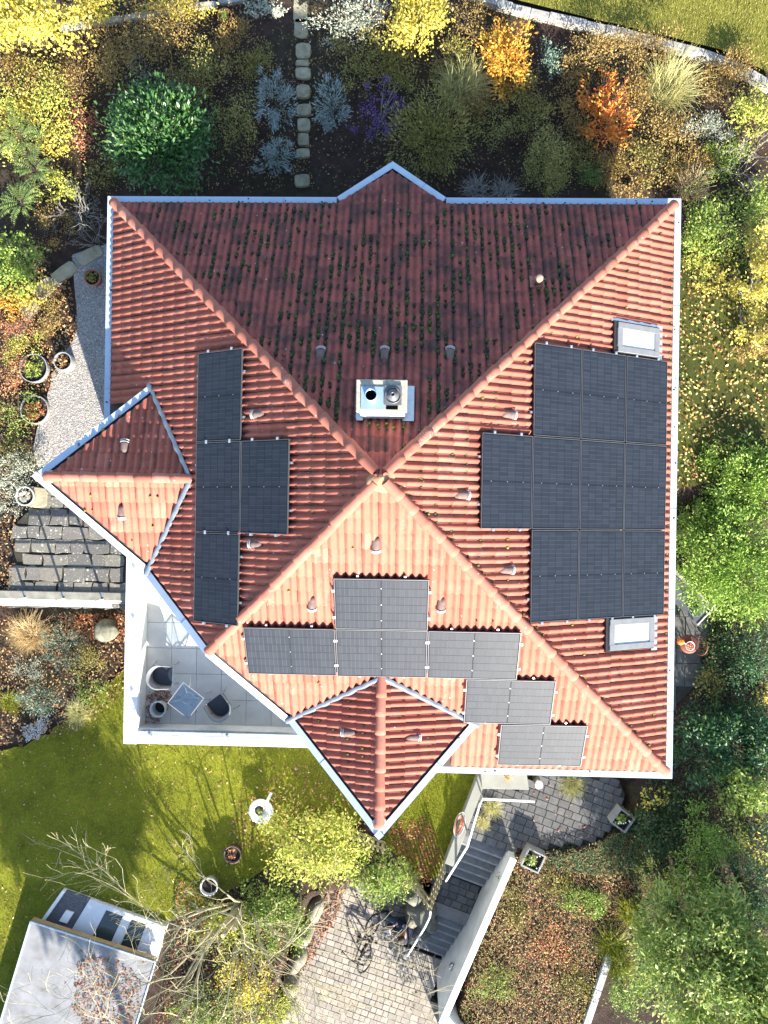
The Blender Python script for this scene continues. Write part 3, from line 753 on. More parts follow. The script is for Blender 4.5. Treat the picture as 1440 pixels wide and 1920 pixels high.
# square glass table
p = at(349,1313,TZ+0.68)
tb = empty('glass_table', (p[0],p[1],TZ), math.radians(-36), 'small square glass topped table with steel ring between the terrace chairs', 'table')
def clear_glass():
    m, t, p_, o = _new('clear_glass_top')
    g = N(t, 'ShaderNodeBsdfTransparent'); g.inputs[0].default_value = (0.75,0.82,0.86,1)
    gl = N(t, 'ShaderNodeBsdfGlossy'); gl.inputs['Roughness'].default_value = 0.06
    mx = N(t, 'ShaderNodeMixShader'); mx.inputs[0].default_value = 0.16
    t.links.new(g.outputs[0], mx.inputs[1]); t.links.new(gl.outputs[0], mx.inputs[2]); t.links.new(mx.outputs[0], o.inputs[0]); return m
M['clear'] = clear_glass()
m = MB(); m.box((0,0,0.70), (0.58,0.58,0.012)); m.build('table_top', M['clear'], tb)
m = MB()
for s in (-1, 1): m.box((0,s*0.295,0.70), (0.61,0.02,0.022)); m.box((s*0.295,0,0.70), (0.02,0.57,0.022))
m.build('rim', M['wicker'], tb)
m = MB(); m.tube([(0.14*math.cos(2*PI*k/24), 0.14*math.sin(2*PI*k/24), 0.52) for k in range(25)], 0.011, 6); m.build('ring', M['steel'], tb)
for s, q in ((1,1),(1,-1),(-1,1),(-1,-1)):
    m = MB(); m.tube([(s*0.26,q*0.26,0.69),(s*0.10,q*0.10,0.52),(s*0.13,q*0.13,0.30),(s*0.30,q*0.30,0.0)], 0.012, 6); m.build('leg', M['steel'], tb)
# pot
M['pale_pot'] = plain('pale_stoneware', (0.50,0.49,0.45), (0.42,0.41,0.38), rough=0.8, scale=9)
M['potsoil'] = plain('potting_soil', (0.035,0.025,0.018), (0.018,0.013,0.01), rough=1.0, scale=30, bmp=0.01)
def pot(loc, r, h, mat, label, name='flower_pot', cat='pot', fill=0.75, grp=None):
    o = empty(name, loc, 0, label, cat, grp)
    m = MB(); m.lathe([(r*0.72,0.0),(r*0.95,h*0.85),(r*1.0,h*0.86),(r*1.0,h),(r*0.86,h),(r*0.80,h*0.6),(r*0.66,0.03)], (0,0,0), 24); m.build('shell', mat, o, True)
    m = MB(); m.lathe([(r*0.5,h*fill-0.06),(r*0.84,h*fill-0.05),(r*0.80,h*fill),(r*0.3,h*fill+0.015)], (0,0,0), 16); m.build('soil', M['potsoil'], o)
    return o
p = at(296,1330,TZ+0.4); pot((p[0],p[1],TZ), 0.19, 0.42, M['pale_pot'], 'pale empty round pot in the terrace corner among dead leaves', fill=0.35)

# ------------------------------------------------------------------ TERRAIN
UP, LAWN, LOW, EAST = -1.85, -4.4, -6.2, -3.9
def sstep(a, b, x):
    t = np.clip((x-a)/(b-a), 0, 1); return t*t*(3-2*t)
def W2(px, py, z): p = at(px, py, z); return (float(p[0]), float(p[1]))
ST = np.array(at2(906,1580,LAWN)); SE_ = np.array(at2(800,1795,LOW)); SDv = (SE_-ST)/np.linalg.norm(SE_-ST); SRv = np.array([-SDv[1], SDv[0]])
if SRv[0] < 0: SRv = -SRv
SLEN = np.linalg.norm(SE_-ST); SHW = 0.66
def sp_(s, t): q = ST + SDv*s + SRv*t; return (float(q[0]), float(q[1]))
court_px = [(812,1690),(770,1660),(690,1640),(610,1665),(575,1740),(548,1830),(530,1940),(500,2150),(480,2700),(930,2150)]
COURT = [sp_(0.0,SHW+0.1), sp_(0.0,-SHW-0.1), sp_(2.6,-SHW-0.15)] + [W2(x, y, LOW) for x, y in court_px[:-1]] + [sp_(SLEN+12, SHW+3.1), sp_(SLEN+2.2, SHW+3.1), sp_(SLEN+0.9, SHW+0.1)]
LANDX = [W2(x, y, LAWN) for x, y in [(880,1440),(1175,1440),(1186,1490),(1168,1548),(1105,1588),(1030,1600),(930,1600),(850,1570)]]
def in_poly(x, y, poly):
    x = np.asarray(x, float); y = np.asarray(y, float); ins = np.zeros(x.shape, bool); n = len(poly); j = n-1
    for i in range(n):
        xi, yi = poly[i]; xj, yj = poly[j]
        c = ((yi > y) != (yj > y)) & (x < (xj-xi)*(y-yi)/(yj-yi+1e-12)+xi); ins ^= c; j = i
    return ins
def dist_poly(x, y, poly):
    d = np.full(np.shape(x), 1e9); n = len(poly)
    for i in range(n):
        a = np.array(poly[i]); b = np.array(poly[(i+1)%n]); ab = b-a; L2 = ab@ab+1e-12
        t = np.clip(((x-a[0])*ab[0]+(y-a[1])*ab[1])/L2, 0, 1); d = np.minimum(d, np.hypot(x-a[0]-t*ab[0], y-a[1]-t*ab[1]))
    return d
def zt(x, y):
    x = np.asarray(x, float); y = np.asarray(y, float)
    west = np.where(y > -2.74, UP, LAWN)
    west = west + 0.25*sstep(8, 16, y)
    east = UP + (EAST-UP)*(1-sstep(-1.4, 0.3, y)) + (-0.3)*(1-sstep(-7.5, -6.0, y)) + 0.25*sstep(8, 16, y)
    t = np.where(y < -6, sstep(2.6, 3.6, x), sstep(-5.0, 5.0, x))
    z = west*(1-t) + east*t
    z = np.where((y > 5), UP + 0.25*sstep(8, 16, y), z)
    z = np.where((np.abs(x) < 5.85) & (y < 5.4) & (y > -5.8), -4.4, z)
    z = np.where(in_poly(x, y, LANDX), LAWN-0.12, z)
    ins = in_poly(x, y, COURT); d = dist_poly(x, y, COURT)
    side = (x-ST[0])*SRv[0]+(y-ST[1])*SRv[1]
    wid = np.where(side > 0, 0.16, 0.55)
    zz = LOW-0.06 + np.clip(d/wid, 0, 1)*(z-LOW+0.06)
    return np.where(ins, LOW-0.06, np.where(d < wid, np.minimum(z, zz), z))
def ground(px, py):
    z = LAWN
    for _ in range(12):
        p = at(px, py, z); z = float(zt(p[0], p[1]))
    return np.array([p[0], p[1], z])
def vnoise(x, y, s=1.0, seed=0):
    return (np.sin(x*1.7*s+seed)*np.sin(y*1.3*s+seed*2)+np.sin(x*3.1*s-y*2.3*s+seed*3)*0.5+np.sin(x*6.7*s+y*5.9*s+seed)*0.3)
gx = np.concatenate([[-600,-250,-100,-50,-30,-22], np.arange(-17,17.01,0.16), [22,30,50,100,250,600]])
gy = np.concatenate([[-600,-250,-100,-60,-42,-32], np.arange(-26.0,17.01,0.16), [22,30,50,100,250,600]])
X, Y = np.meshgrid(gx, gy); Zg = zt(X, Y)
Zg = Zg - 0.03 - 0.03*np.abs(vnoise(X, Y, 1.3, 1.0)) - RNG.uniform(0, 0.02, X.shape)
nx, ny = len(gx), len(gy)
idx = np.arange(nx*ny).reshape(ny, nx)
F = np.stack([idx[:-1,:-1], idx[:-1,1:], idx[1:,1:], idx[1:,:-1]], -1).reshape(-1, 4)
def soil_mat():
    m, t, p, o = _new('garden_soil')
    c = ramp(t, noise(t, 5, 8, 0.75), [(0.30, (0.022,0.014,0.011)), (0.55, (0.060,0.038,0.030)), (0.78, (0.115,0.075,0.058))])
    c = mixc(t, maprange(t, noise(t, 0.7, 4), 0.45, 0.7, 0, 0.5), c, (0.035,0.045,0.014))
    t.links.new(c, p.inputs['Base Color']); p.inputs['Roughness'].default_value = 0.95; p.inputs['Specular IOR Level'].default_value = 0.2
    bump(t, p, noise(t, 28, 6, 0.75), 0.05, 0.9); return m
M['soil'] = soil_mat()
tag(link('ground', np_mesh('ground', np.stack([X.ravel(), Y.ravel(), Zg.ravel()], -1), F), M['soil']), 'dark brown garden soil under the beds and shrubs', None, None, 'structure')
def lawn_mat(name, a, b, c3):
    m, t, p, o = _new(name)
    c = ramp(t, noise(t, 14, 8, 0.8), [(0.28, a), (0.5, b), (0.75, c3)])
    c = mixc(t, maprange(t, noise(t, 1.1, 4), 0.42, 0.68, 0, 0.6), c, tuple(x*0.55 for x in a))
    t.links.new(c, p.inputs['Base Color']); p.inputs['Roughness'].default_value = 0.9; p.inputs['Specular IOR Level'].default_value = 0.2
    bump(t, p, noise(t, 60, 6, 0.8), 0.04, 1.0); return m
M['lawn'] = lawn_mat('mossy_lawn', (0.12,0.14,0.010), (0.20,0.21,0.015), (0.30,0.29,0.03))
def sheet(name, poly, z, mat, label=None, kind='structure', thick=0.0):
    m = MB()
    if thick: m.prism(poly, z-thick, z)
    else:
        n = len(poly); area = sum(poly[i][0]*poly[(i+1)%n][1]-poly[(i+1)%n][0]*poly[i][1] for i in range(n))
        m.add([(p[0], p[1], z) for p in poly], [list(range(n)) if area > 0 else list(range(n))[::-1]])
    o = m.build(name, mat); tag(o, label, None, None, kind); return o
def pxpoly(pts, z): return [W2(x, y, z) for x, y in pts]
def wobble(poly, step=0.25, amp=0.06, seed=1):
    out = []; rg = random.Random(seed); n = len(poly)
    for i in range(n):
        a = np.array(poly[i]); b = np.array(poly[(i+1)%n]); L = np.linalg.norm(b-a); k = max(1, int(L/step))
        for j in range(k): q = a+(b-a)*j/k; out.append((q[0]+rg.uniform(-amp,amp), q[1]+rg.uniform(-amp,amp)))
    return out
LAWN_SW = pxpoly([(-60,1420),(60,1392),(150,1335),(235,1250),(250,1240),(560,1240),(680,1420),(690,1520),(640,1580),(560,1600),(480,1640),(380,1700),(250,1760),(60,1960),(-60,2000)], LAWN)
sheet('lawn', wobble(LAWN_SW), LAWN+0.012, M['lawn'], 'mossy lawn with fallen leaves below the white terrace')
LAWN_S = pxpoly([(760,1440),(890,1440),(885,1480),(835,1600),(815,1650),(780,1640),(700,1560),(700,1470)], LAWN)
sheet('lawn', wobble(LAWN_S, seed=2), LAWN+0.016, M['lawn'], 'narrow green lawn strip beside the concrete stair wall')
M['lawn_dry'] = lawn_mat('dry_lawn', (0.14,0.14,0.022), (0.21,0.205,0.034), (0.29,0.27,0.06))
zN = UP+0.12
LAWN_N = pxpoly([(880,-120),(880,-15),(960,0),(1100,35),(1250,70),(1350,95),(1445,140),(1600,180),(1600,-120)], zN)
sheet('lawn', LAWN_N, zN+0.05, M['lawn_dry'], 'sunlit yellow green lawn beyond the curved pale edging')
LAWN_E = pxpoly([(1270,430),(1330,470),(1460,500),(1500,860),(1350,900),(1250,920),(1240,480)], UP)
sheet('lawn', wobble(LAWN_E, seed=4), UP+0.012, lawn_mat('shade_toned_lawn', (0.045,0.060,0.012), (0.075,0.085,0.016), (0.11,0.11,0.028)), 'shaded strip of lawn strewn with leaves, east of the house')  # tree shade is put into these darker lawn colours
# gravel
M['gravel'] = plain('grey_gravel', (0.36,0.34,0.31), (0.15,0.14,0.125), rough=0.9, scale=38, bmp=0.03, bscale=45)
GRAVEL = pxpoly([(135,480),(210,455),(330,460),(330,830),(190,850),(150,920),(80,905),(62,840),(85,760),(100,700),(140,640),(145,560)], UP)
sheet('gravel_path', wobble(GRAVEL, seed=5, amp=0.05), UP+0.012, M['gravel'], 'grey gravel path along the west wall')
def scatter_xy(poly, n, seed):
    rg = np.random.default_rng(seed); P = np.array(poly); lo, hi = P.min(0), P.max(0); out = []
    got = 0
    while got < n:
        q = rg.uniform(lo, hi, (n*2, 2)); k = in_poly(q[:,0], q[:,1], poly); q = q[k]; out.append(q); got += len(q)
        if len(q) == 0: break
    return np.vstack(out)[:n]
def pebbles(poly, z, n, r0, r1, mat, name, label, seed):
    rg = np.random.default_rng(seed); q = scatter_xy(poly, n, seed); n = len(q); r = rg.uniform(r0, r1, n)
    O = np.array([(1,0,0),(0,1,0),(-1,0,0),(0,-1,0),(0,0,0.7),(0,0,-0.5)]); a = rg.uniform(0, 6.28, n)
    c, s = np.cos(a), np.sin(a)
    V = np.zeros((n,6,3)); sx = rg.uniform(0.7,1.4,n)
    V[:,:,0] = q[:,0:1] + r[:,None]*(O[None,:,0]*c[:,None]*sx[:,None]-O[None,:,1]*s[:,None]); V[:,:,1] = q[:,1:2] + r[:,None]*(O[None,:,0]*s[:,None]*sx[:,None]+O[None,:,1]*c[:,None]); V[:,:,2] = z + r[:,None]*O[None,:,2]*0.8
    T = np.array([(0,1,4),(1,2,4),(2,3,4),(3,0,4)]); F = (T[None]+np.arange(n)[:,None,None]*6).reshape(-1,3)
    tag(link(name, np_mesh(name, V.reshape(-1,3), F), mat), label, None, None, 'stuff')
def speck(name, cols, rough=0.85):
    m, t, p, o = _new(name); c = ramp(t, rnd(t), [((i+0.5)/len(cols), k) for i, k in enumerate(cols)]); t.links.new(c, p.inputs['Base Color']); p.inputs['Roughness'].default_value = rough; return m
M['pebble'] = speck('pebbles', [(0.16,0.15,0.14),(0.36,0.34,0.31),(0.24,0.22,0.20),(0.48,0.46,0.42),(0.30,0.25,0.2)])
pebbles(GRAVEL, UP+0.014, 26000, 0.009, 0.022, M['pebble'], 'gravel', 'loose grey gravel along the west wall', 3)

# ------------------------------------------------------------------ WEST PATIO of flagstones, retaining wall, white railing
PAT = pxpoly([(20,1140),(28,985),(60,950),(95,905),(150,905),(330,905),(330,1140)], UP)
PAT = [(min(p[0], -6.07), p[1]) for p in PAT]
patio = sheet('patio', PAT, UP+0.006, plain('patio_joint_soil', (0.045,0.04,0.028), (0.02,0.02,0.012), rough=1.0, scale=14), 'old flagstone patio west of the terrace')
def flag_mat():
    m, t, p, o = _new('lichened_flagstone')
    c = ramp(t, rnd(t), [(0.0,(0.095,0.09,0.082)),(0.5,(0.13,0.12,0.107)),(1.0,(0.175,0.16,0.125))])
    c = mixc(t, maprange(t, noise(t, 9, 6, 0.7), 0.4, 0.7, 0, 0.5), c, (0.085,0.08,0.072))
    for sc, th, sel in ((9.0, 0.26, 0.42), (20.0, 0.27, 0.5)):
        vo = N(t, 'ShaderNodeTexVoronoi', feature='F1', inp={'Scale': sc}); t.links.new(pos(t), vo.inputs['Vector'])
        sc_ = N(t, 'ShaderNodeSeparateColor'); t.links.new(vo.outputs['Color'], sc_.inputs[0])
        dens = maprange(t, noise(t, 1.3, 2), 0.40, 0.62)
        d = math_(t, 'MULTIPLY', math_(t, 'LESS_THAN', vo.outputs['Distance'], th), math_(t, 'LESS_THAN', sc_.outputs[0], sel))
        c = mixc(t, math_(t, 'MULTIPLY', math_(t, 'MULTIPLY', d, dens), 0.75), c, (0.42,0.43,0.36))
    t.links.new(c, p.inputs['Base Color']); p.inputs['Roughness'].default_value = 0.9; bump(t, p, noise(t, 25, 5), 0.012, 0.7); return m
M['flag'] = flag_mat()
rg = random.Random(4)
PA = np.array(PAT); fx0, fy0 = PA[:,0].min(), PA[:,1].min()
y = fy0 + 0.02
while y < PA[:,1].max():
    hgt = rg.uniform(0.28, 0.42); x = fx0 - rg.uniform(0, 0.4)
    while x < PA[:,0].max():
        wd = rg.uniform(0.30, 0.62); g = 0.013
        j = lambda a=0.03: rg.uniform(-a, a)
        q = [(x+g+j(),y+g+j()),(x+wd*0.5,y+g+j()),(x+wd-g+j(),y+g+j()),(x+wd-g+j(),y+hgt*0.5),(x+wd-g+j(),y+hgt-g+j()),(x+wd*0.5,y+hgt-g+j()),(x+g+j(),y+hgt-g+j()),(x+g+j(),y+hgt*0.5)]
        cxm, cym = x+wd/2, y+hgt/2
        if in_poly(np.array([cxm]), np.array([cym]), PAT)[0]:
            m = MB(); zz = UP+0.03+rg.uniform(0, 0.012); m.prism(q, UP-0.03, zz); o = m.build('flagstone', M['flag'], patio, bevel=0.008)
        x += wd
    y += hgt
# retaining wall under the railing
ry = -2.70
m = MB(); m.box((-11.2, ry-0.02, (UP+0.10+LAWN-0.3)/2), (10.2, 0.26, UP+0.10-LAWN+0.3))
rw_ = m.build('retaining_wall', plain('weathered_concrete', (0.26,0.25,0.21), (0.14,0.135,0.11), rough=0.95, scale=5, bmp=0.01), bevel=0.01)
tag(rw_, 'low weathered retaining wall under the white patio railing', 'wall')
rail = empty('railing', (-8.5, ry-0.05, UP+0.1), 0, 'white painted metal railing along the edge of the flagstone patio', 'railing')
RI = Matrix.Translation((8.5, -(ry-0.05), -(UP+0.1)))
def rp(o): o.parent = rail; o.matrix_parent_inverse = RI; return o
m = MB(); m.box((-10.6, ry-0.06, UP+1.02), (8.9, 0.13, 0.04)); rp(m.build('top_rail', M['white'], bevel=0.006))
for zz in (0.40, 0.68):
    m = MB(); m.box((-10.6, ry-0.06, UP+zz), (8.9, 0.025, 0.025)); rp(m.build('rail', M['white']))
for x in (-6.7,-7.62,-8.55,-9.5,-10.5,-11.5):
    m = MB(); m.box((x, ry-0.06, UP+0.56), (0.045, 0.045, 0.9)); rp(m.build('post', M['white']))
    m = MB(); m.box((x-0.01, ry+0.06, UP+0.13), (0.06, 0.10, 0.05)); rp(m.build('bracket', M['alu']))

# ------------------------------------------------------------------ SOUTH: landing, stairs, walls, court
M['paver'] = plain('shade_darkened_paver', (0.135,0.132,0.13), (0.085,0.084,0.083), rough=0.9, scale=9, bmp=0.006, bscale=60, vary=0.35)  # shade over the landing is put into this darker grey
M['paver_warm'] = plain('warm_concrete_paver', (0.40,0.355,0.305), (0.28,0.25,0.215), rough=0.9, scale=9, bmp=0.006, bscale=60, vary=0.32)
M['joint'] = plain('paver_joint', (0.05,0.047,0.04), (0.025,0.024,0.02), rough=1.0, scale=20)
def unit_paver():
    m = MB(); b = 0.035
    m.add([(-.5,-.5,-1),(.5,-.5,-1),(.5,.5,-1),(-.5,.5,-1),(-.5,-.5,-.2),(.5,-.5,-.2),(.5,.5,-.2),(-.5,.5,-.2),(-.5+b,-.5+b,0),(.5-b,-.5+b,0),(.5-b,.5-b,0),(-.5+b,.5-b,0)],
          [[0,1,5,4],[1,2,6,5],[2,3,7,6],[3,0,4,7],[4,5,9,8],[5,6,10,9],[6,7,11,10],[7,4,8,11],[8,9,10,11]])
    o = m.build('paver', None); d = o.data; bpy.data.objects.remove(o); return d
PVM = {}
for k in ('paver', 'paver_warm'):
    d = unit_paver(); d.materials.append(M[k]); PVM[k] = d
def pave(parent, poly, z, rz, size, rowh, mk, limit=300, near=None, seed=1, cut=0.0):
    rg = random.Random(seed); ca, sa = math.cos(rz), math.sin(rz); P = np.array(poly)
    loc = np.stack([P[:,0]*ca+P[:,1]*sa, -P[:,0]*sa+P[:,1]*ca], -1); lo, hi = loc.min(0), loc.max(0)
    items = []; y = lo[1]; r = 0
    while y < hi[1]:
        x = lo[0] - rg.uniform(0, size[1])
        while x < hi[0]:
            wd = rg.choice(size); cx_, cy_ = x+wd/2, y+rowh/2; wx, wy = cx_*ca-cy_*sa, cx_*sa+cy_*ca
            if in_poly(np.array([wx]), np.array([wy]), poly)[0]: items.append((wx, wy, wd))
            x += wd
        y += rowh; r += 1
    c0 = near if near is not None else P.mean(0)
    items.sort(key=lambda i: (i[0]-c0[0])**2+(i[1]-c0[1])**2)
    rest = MB()
    for n_, (wx, wy, wd) in enumerate(items):
        zz = z + rg.uniform(-0.004, 0.004)
        if n_ < limit:
            o = bpy.data.objects.new('paver', PVM[mk]); COL.objects.link(o); o.parent = parent
            o.matrix_basis = Matrix.Translation((wx, wy, zz)) @ Matrix.Rotation(rz+rg.uniform(-0.012,0.012), 4, 'Z') @ Matrix.Diagonal((wd-0.010, rowh-0.010, 0.06, 1))
        else: rest.box((wx, wy, zz-0.03), (wd-0.010, rowh-0.010, 0.06), rz)
    if rest.v:
        o = rest.build('pavers', M[mk], parent, bevel=0.0); tag(o, kind='stuff')
SROT = math.atan2(SRv[1], SRv[0])
LAND = pxpoly([(900,1470),(990,1475),(1010,1440),(1160,1462),(1172,1490),(1158,1540),(1100,1578),(1030,1590)], LAWN) + [sp_(0.0, SHW+0.02), sp_(0.0,-SHW)]
landing = sheet('landing_pavement', LAND, LAWN-0.015, M['joint'], 'grey paved landing at the top of the stairs', thick=0.15)
pave(landing, LAND, LAWN+0.02, SROT, (0.20,0.26,0.30), 0.20, 'paver', seed=3)
COURTF = [sp_(SLEN-0.05, SHW), sp_(SLEN-0.05,-SHW)] + [W2(x, y, LOW) for x, y in [(775,1740),(800,1715)]] + COURT[3:-3] + [sp_(SLEN+12, SHW+3.0), sp_(SLEN+2.3, SHW+3.0), sp_(SLEN+1.0, SHW-0.2)]
court = sheet('court_pavement', COURTF, LOW-0.02, M['joint'], 'pale paved court at the foot of the stairs')
pave(court, COURTF, LOW+0.015, SROT+0.02, (0.16,0.20,0.24), 0.175, 'paver_warm', near=np.array(at2(690,1790,LOW)), seed=5)
# stairs
stairs = empty('stairs', (ST[0], ST[1], LOW), 0, 'dark grey concrete garden stairs in two flights', 'stairs')
SI = Matrix.Translation((-ST[0], -ST[1], -LOW))
def stp(o): o.parent = stairs; o.matrix_parent_inverse = SI; return o
M['step'] = plain('grey_stair_concrete', (0.20,0.198,0.195), (0.14,0.138,0.135), rough=0.9, scale=6, bmp=0.004)
M['nosing'] = plain('pale_nosing', (0.30,0.30,0.29), (0.22,0.22,0.21), rough=0.85)
n1 = n2 = 6; rise = (LAWN-LOW)/12; tread = 0.275; flat = SLEN - (n1+n2)*tread
zz = LAWN; s = 0.0
def step(s0, s1, ztop, nm='step', mat=None):
    m = MB(); m.prism([sp_(s0,-SHW-0.05), sp_(s1,-SHW-0.05), sp_(s1,SHW), sp_(s0,SHW)], ztop-0.26, ztop); o = stp(m.build(nm, mat or M['step'], bevel=0.008))
    if nm == 'step':
        e = MB(); e.prism([sp_(s1-0.055,-SHW-0.04), sp_(s1-0.004,-SHW-0.04), sp_(s1-0.004,SHW-0.01), sp_(s1-0.055,SHW-0.01)], ztop-0.02, ztop+0.006); q = e.build('nosing', M['nosing']); q.parent = o
    return o
for i in range(n1-1):
    zz -= rise; step(s+i*tread, s+(i+1)*tread+0.02, zz)
zz -= rise; s = (n1-1)*tread
mid = step(s, s+flat+tread, zz-0.02, 'mid_landing', M['joint'])
midpoly = [sp_(s+0.02,-SHW), sp_(s+flat+tread-0.34,-SHW), sp_(s+flat+tread-0.34,SHW), sp_(s+0.02,SHW)]
pv = empty('mid_pavement'); stp(pv); pv.matrix_parent_inverse = SI
pave(pv, midpoly, zz, SROT, (0.20,0.26,0.30), 0.20, 'paver', seed=8)
m = MB(); m.prism([sp_(s+flat+tread-0.33,-SHW-0.05), sp_(s+flat+tread+0.01,-SHW-0.05), sp_(s+flat+tread+0.01,SHW), sp_(s+flat+tread-0.33,SHW)], zz-0.22, zz+0.004); stp(m.build('step', M['step'], bevel=0.008))
s = s+flat+tread
for i in range(n2-1):
    zz -= rise; step(s+i*tread, s+(i+1)*tread+0.02, zz)
# white retaining wall right of the stairs
e0 = np.array(sp_(-0.05, SHW+0.02)); e1 = np.array(W2(818,1823,LOW)); wd_ = e1-e0; wl_ = np.linalg.norm(wd_); wd_ /= wl_; wr_ = np.array([-wd_[1], wd_[0]]); wr_ = wr_ if wr_[0] > 0 else -wr_
WT = -3.92
e2 = e1 + wr_*3.2 + wd_*0.4
m = MB()
q = [e0, e1, e1+wr_*0.15, e0+wr_*0.15]; m.prism([tuple(x) for x in q], LOW-0.2, WT)
sw_ = empty('stair_wall', (e0[0], e0[1], LOW), 0, 'tall white rendered wall retaining the garden beside the stairs', 'wall')
SWI = Matrix.Translation((-e0[0], -e0[1], -LOW))
o = m.build('wall_face', M['wall']); o.parent = sw_; o.matrix_parent_inverse = SWI
m = MB(); m.prism([tuple(e1+wr_*0.20), tuple(e1+wr_*3.4+wd_*1.6), tuple(e1+wr_*3.4+wd_*1.4), tuple(e1+wr_*0.20-wd_*0.2)], LOW-0.2, WT-0.004); o = m.build('return_wall', M['wall']); o.parent = sw_; o.matrix_parent_inverse = SWI
m = MB(); q = [e0-wd_*0.02-wr_*0.012, e1+wd_*0.03-wr_*0.012, e1+wd_*0.03+wr_*0.165, e0-wd_*0.02+wr_*0.165]; m.prism([tuple(x) for x in q], WT, WT+0.04); o = m.build('coping', M['white'], bevel=0.006); o.parent = sw_; o.matrix_parent_inverse = SWI
m = MB(); c_ = e1 - wd_*1.0; m.lathe([(0.10,0.0),(0.10,0.06),(0.085,0.08)], (c_[0], c_[1], WT-0.9), 14, axes=((wd_[0],wd_[1],0),(0,0,1),(-wr_[0],-wr_[1],0))); o = m.build('wall_lamp', M['alu'], smooth=True); o.parent = sw_; o.matrix_parent_inverse = SWI
# court side of the same garden: fill the corner under the return wall
# grey wall left of the stairs
p1 = np.array(at2(893,1462,LAWN+0.35)); p2 = np.array(at2(836,1612,LAWN+0.35)); dd = (p2-p1)/np.linalg.norm(p2-p1); nn = np.array([-dd[1], dd[0]]); nn = nn if nn[0] > 0 else -nn
p3 = p2 + dd*0.1
M['grey_conc'] = plain('grey_green_concrete', (0.235,0.235,0.20), (0.18,0.18,0.155), rough=0.9, scale=3, bmp=0.003)
m = MB(); m.prism([tuple(p1-dd*0.6), tuple(p3), tuple(p3+nn*0.24), tuple(p1-dd*0.6+nn*0.24)], LOW-0.1, LAWN+0.35); tag(m.build('concrete_wall', M['grey_conc'], bevel=0.01), 'low grey green concrete wall between the lawn strip and the stairs', 'wall')
q = [at2(x, y, LAWN+0.9) for x, y in ((899,1452),(985,1452),(992,1481),(904,1479))]
m = MB(); m.prism([(float(a[0]), float(a[1])+ (0.25 if i < 2 else 0)) for i, a in enumerate(q)], LAWN-0.1, LAWN+0.9); tag(m.build('concrete_bin_box', M['grey_conc'], bevel=0.01), 'flat topped grey concrete box under the south eave beside the landing', 'box')
# handrails
def handrail(pts, posts, label):
    pts = [np.array(at(px, py, z)) for px, py, z in pts]
    o = empty('handrail', (pts[0][0], pts[0][1], LAWN), 0, label, 'handrail'); I = Matrix.Translation((-pts[0][0], -pts[0][1], -LAWN))
    m = MB(); m.tube(pts, 0.028, 8); r = m.build('rail', M['white'], smooth=False); r.parent = o; r.matrix_parent_inverse = I
    for (px, py, z, zb) in posts:
        p = at(px, py, z); m = MB(); m.tube([(p[0], p[1], zb), (p[0], p[1], z)], 0.02, 7); r = m.build('post', M['zinc']); r.parent = o; r.matrix_parent_inverse = I
handrail([(1002,1503,LAWN+0.92),(905,1498,LAWN+0.92),(899,1510,LAWN+0.92),(876,1588,LAWN+0.75),(836,1652,LAWN-0.02)], [(985,1502,LAWN+0.92,LAWN),(905,1499,LAWN+0.92,LAWN),(880,1576,LAWN+0.75,LAWN-0.2),(844,1640,LAWN+0.1,LAWN-0.9)], 'white handrail bent round the landing and down the upper stair flight')
handrail([(807,1708,-4.35),(806,1719,-4.4),(797,1738,-4.5),(762,1795,-5.30)], [(806,1714,-4.4,-5.3),(766,1790,-5.25,-6.2)], 'white handrail beside the lower stair flight')
# hose reel, lamp, planters
p = at(859,1545,LAWN+0.38); hr = empty('garden_hose', (p[0], p[1], LAWN+0.35), SROT+0.1, 'coiled orange and grey garden hose lying on the concrete wall', 'hose')
M['hose'] = plain('orange_hose', (0.42,0.13,0.05), (0.35,0.10,0.05), rough=0.4); M['hose2'] = plain('grey_hose', (0.42,0.40,0.38), rough=0.4)
for k in range(5):
    m = MB(); rr = 0.10+0.028*k
    m.tube([(0.62*rr*math.cos(2*PI*i/26)+0.01*k, 1.55*rr*math.sin(2*PI*i/26), 0.02+0.016*(k%3)+0.01*math.sin(i)) for i in range(27)], 0.013, 6); m.build('coil', M['hose'] if k < 3 else M['hose2'], hr)
p = at(1010,1475,LAWN+0.5); lm = empty('bollard_lamp', (p[0]-0.02, p[1]+0.1, LAWN), 0, 'short steel bollard lamp with a white disc top on the landing', 'lamp')
m = MB(); m.lathe([(0.085,0),(0.085,0.62)], (0,0,0), 16); m.build('shaft', plain('lamp_glass_steel', (0.33,0.30,0.22), (0.25,0.23,0.17), rough=0.3, metal=0.6), lm, True)
for k in range(8):
    a = 2*PI*k/8; m = MB(); m.box((0.088*math.cos(a), 0.088*math.sin(a), 0.36), (0.012,0.012,0.5), a); m.build('bar', M['steel'], lm)
m = MB(); m.lathe([(0.105,0.62),(0.105,0.66),(0.02,0.675)], (0,0,0), 18); m.build('cap', M['white'], lm, True)
m = MB(); m.tube([(0.13*math.cos(a), 0.13*math.sin(a)+0.16, 0.02) for a in np.linspace(0.2, PI, 9)], 0.03, 6); m.build('base_ring', M['alu'], lm)
M['planter_grey'] = plain('grey_cast_stone', (0.30,0.30,0.285), (0.20,0.20,0.19), rough=0.9, scale=8)
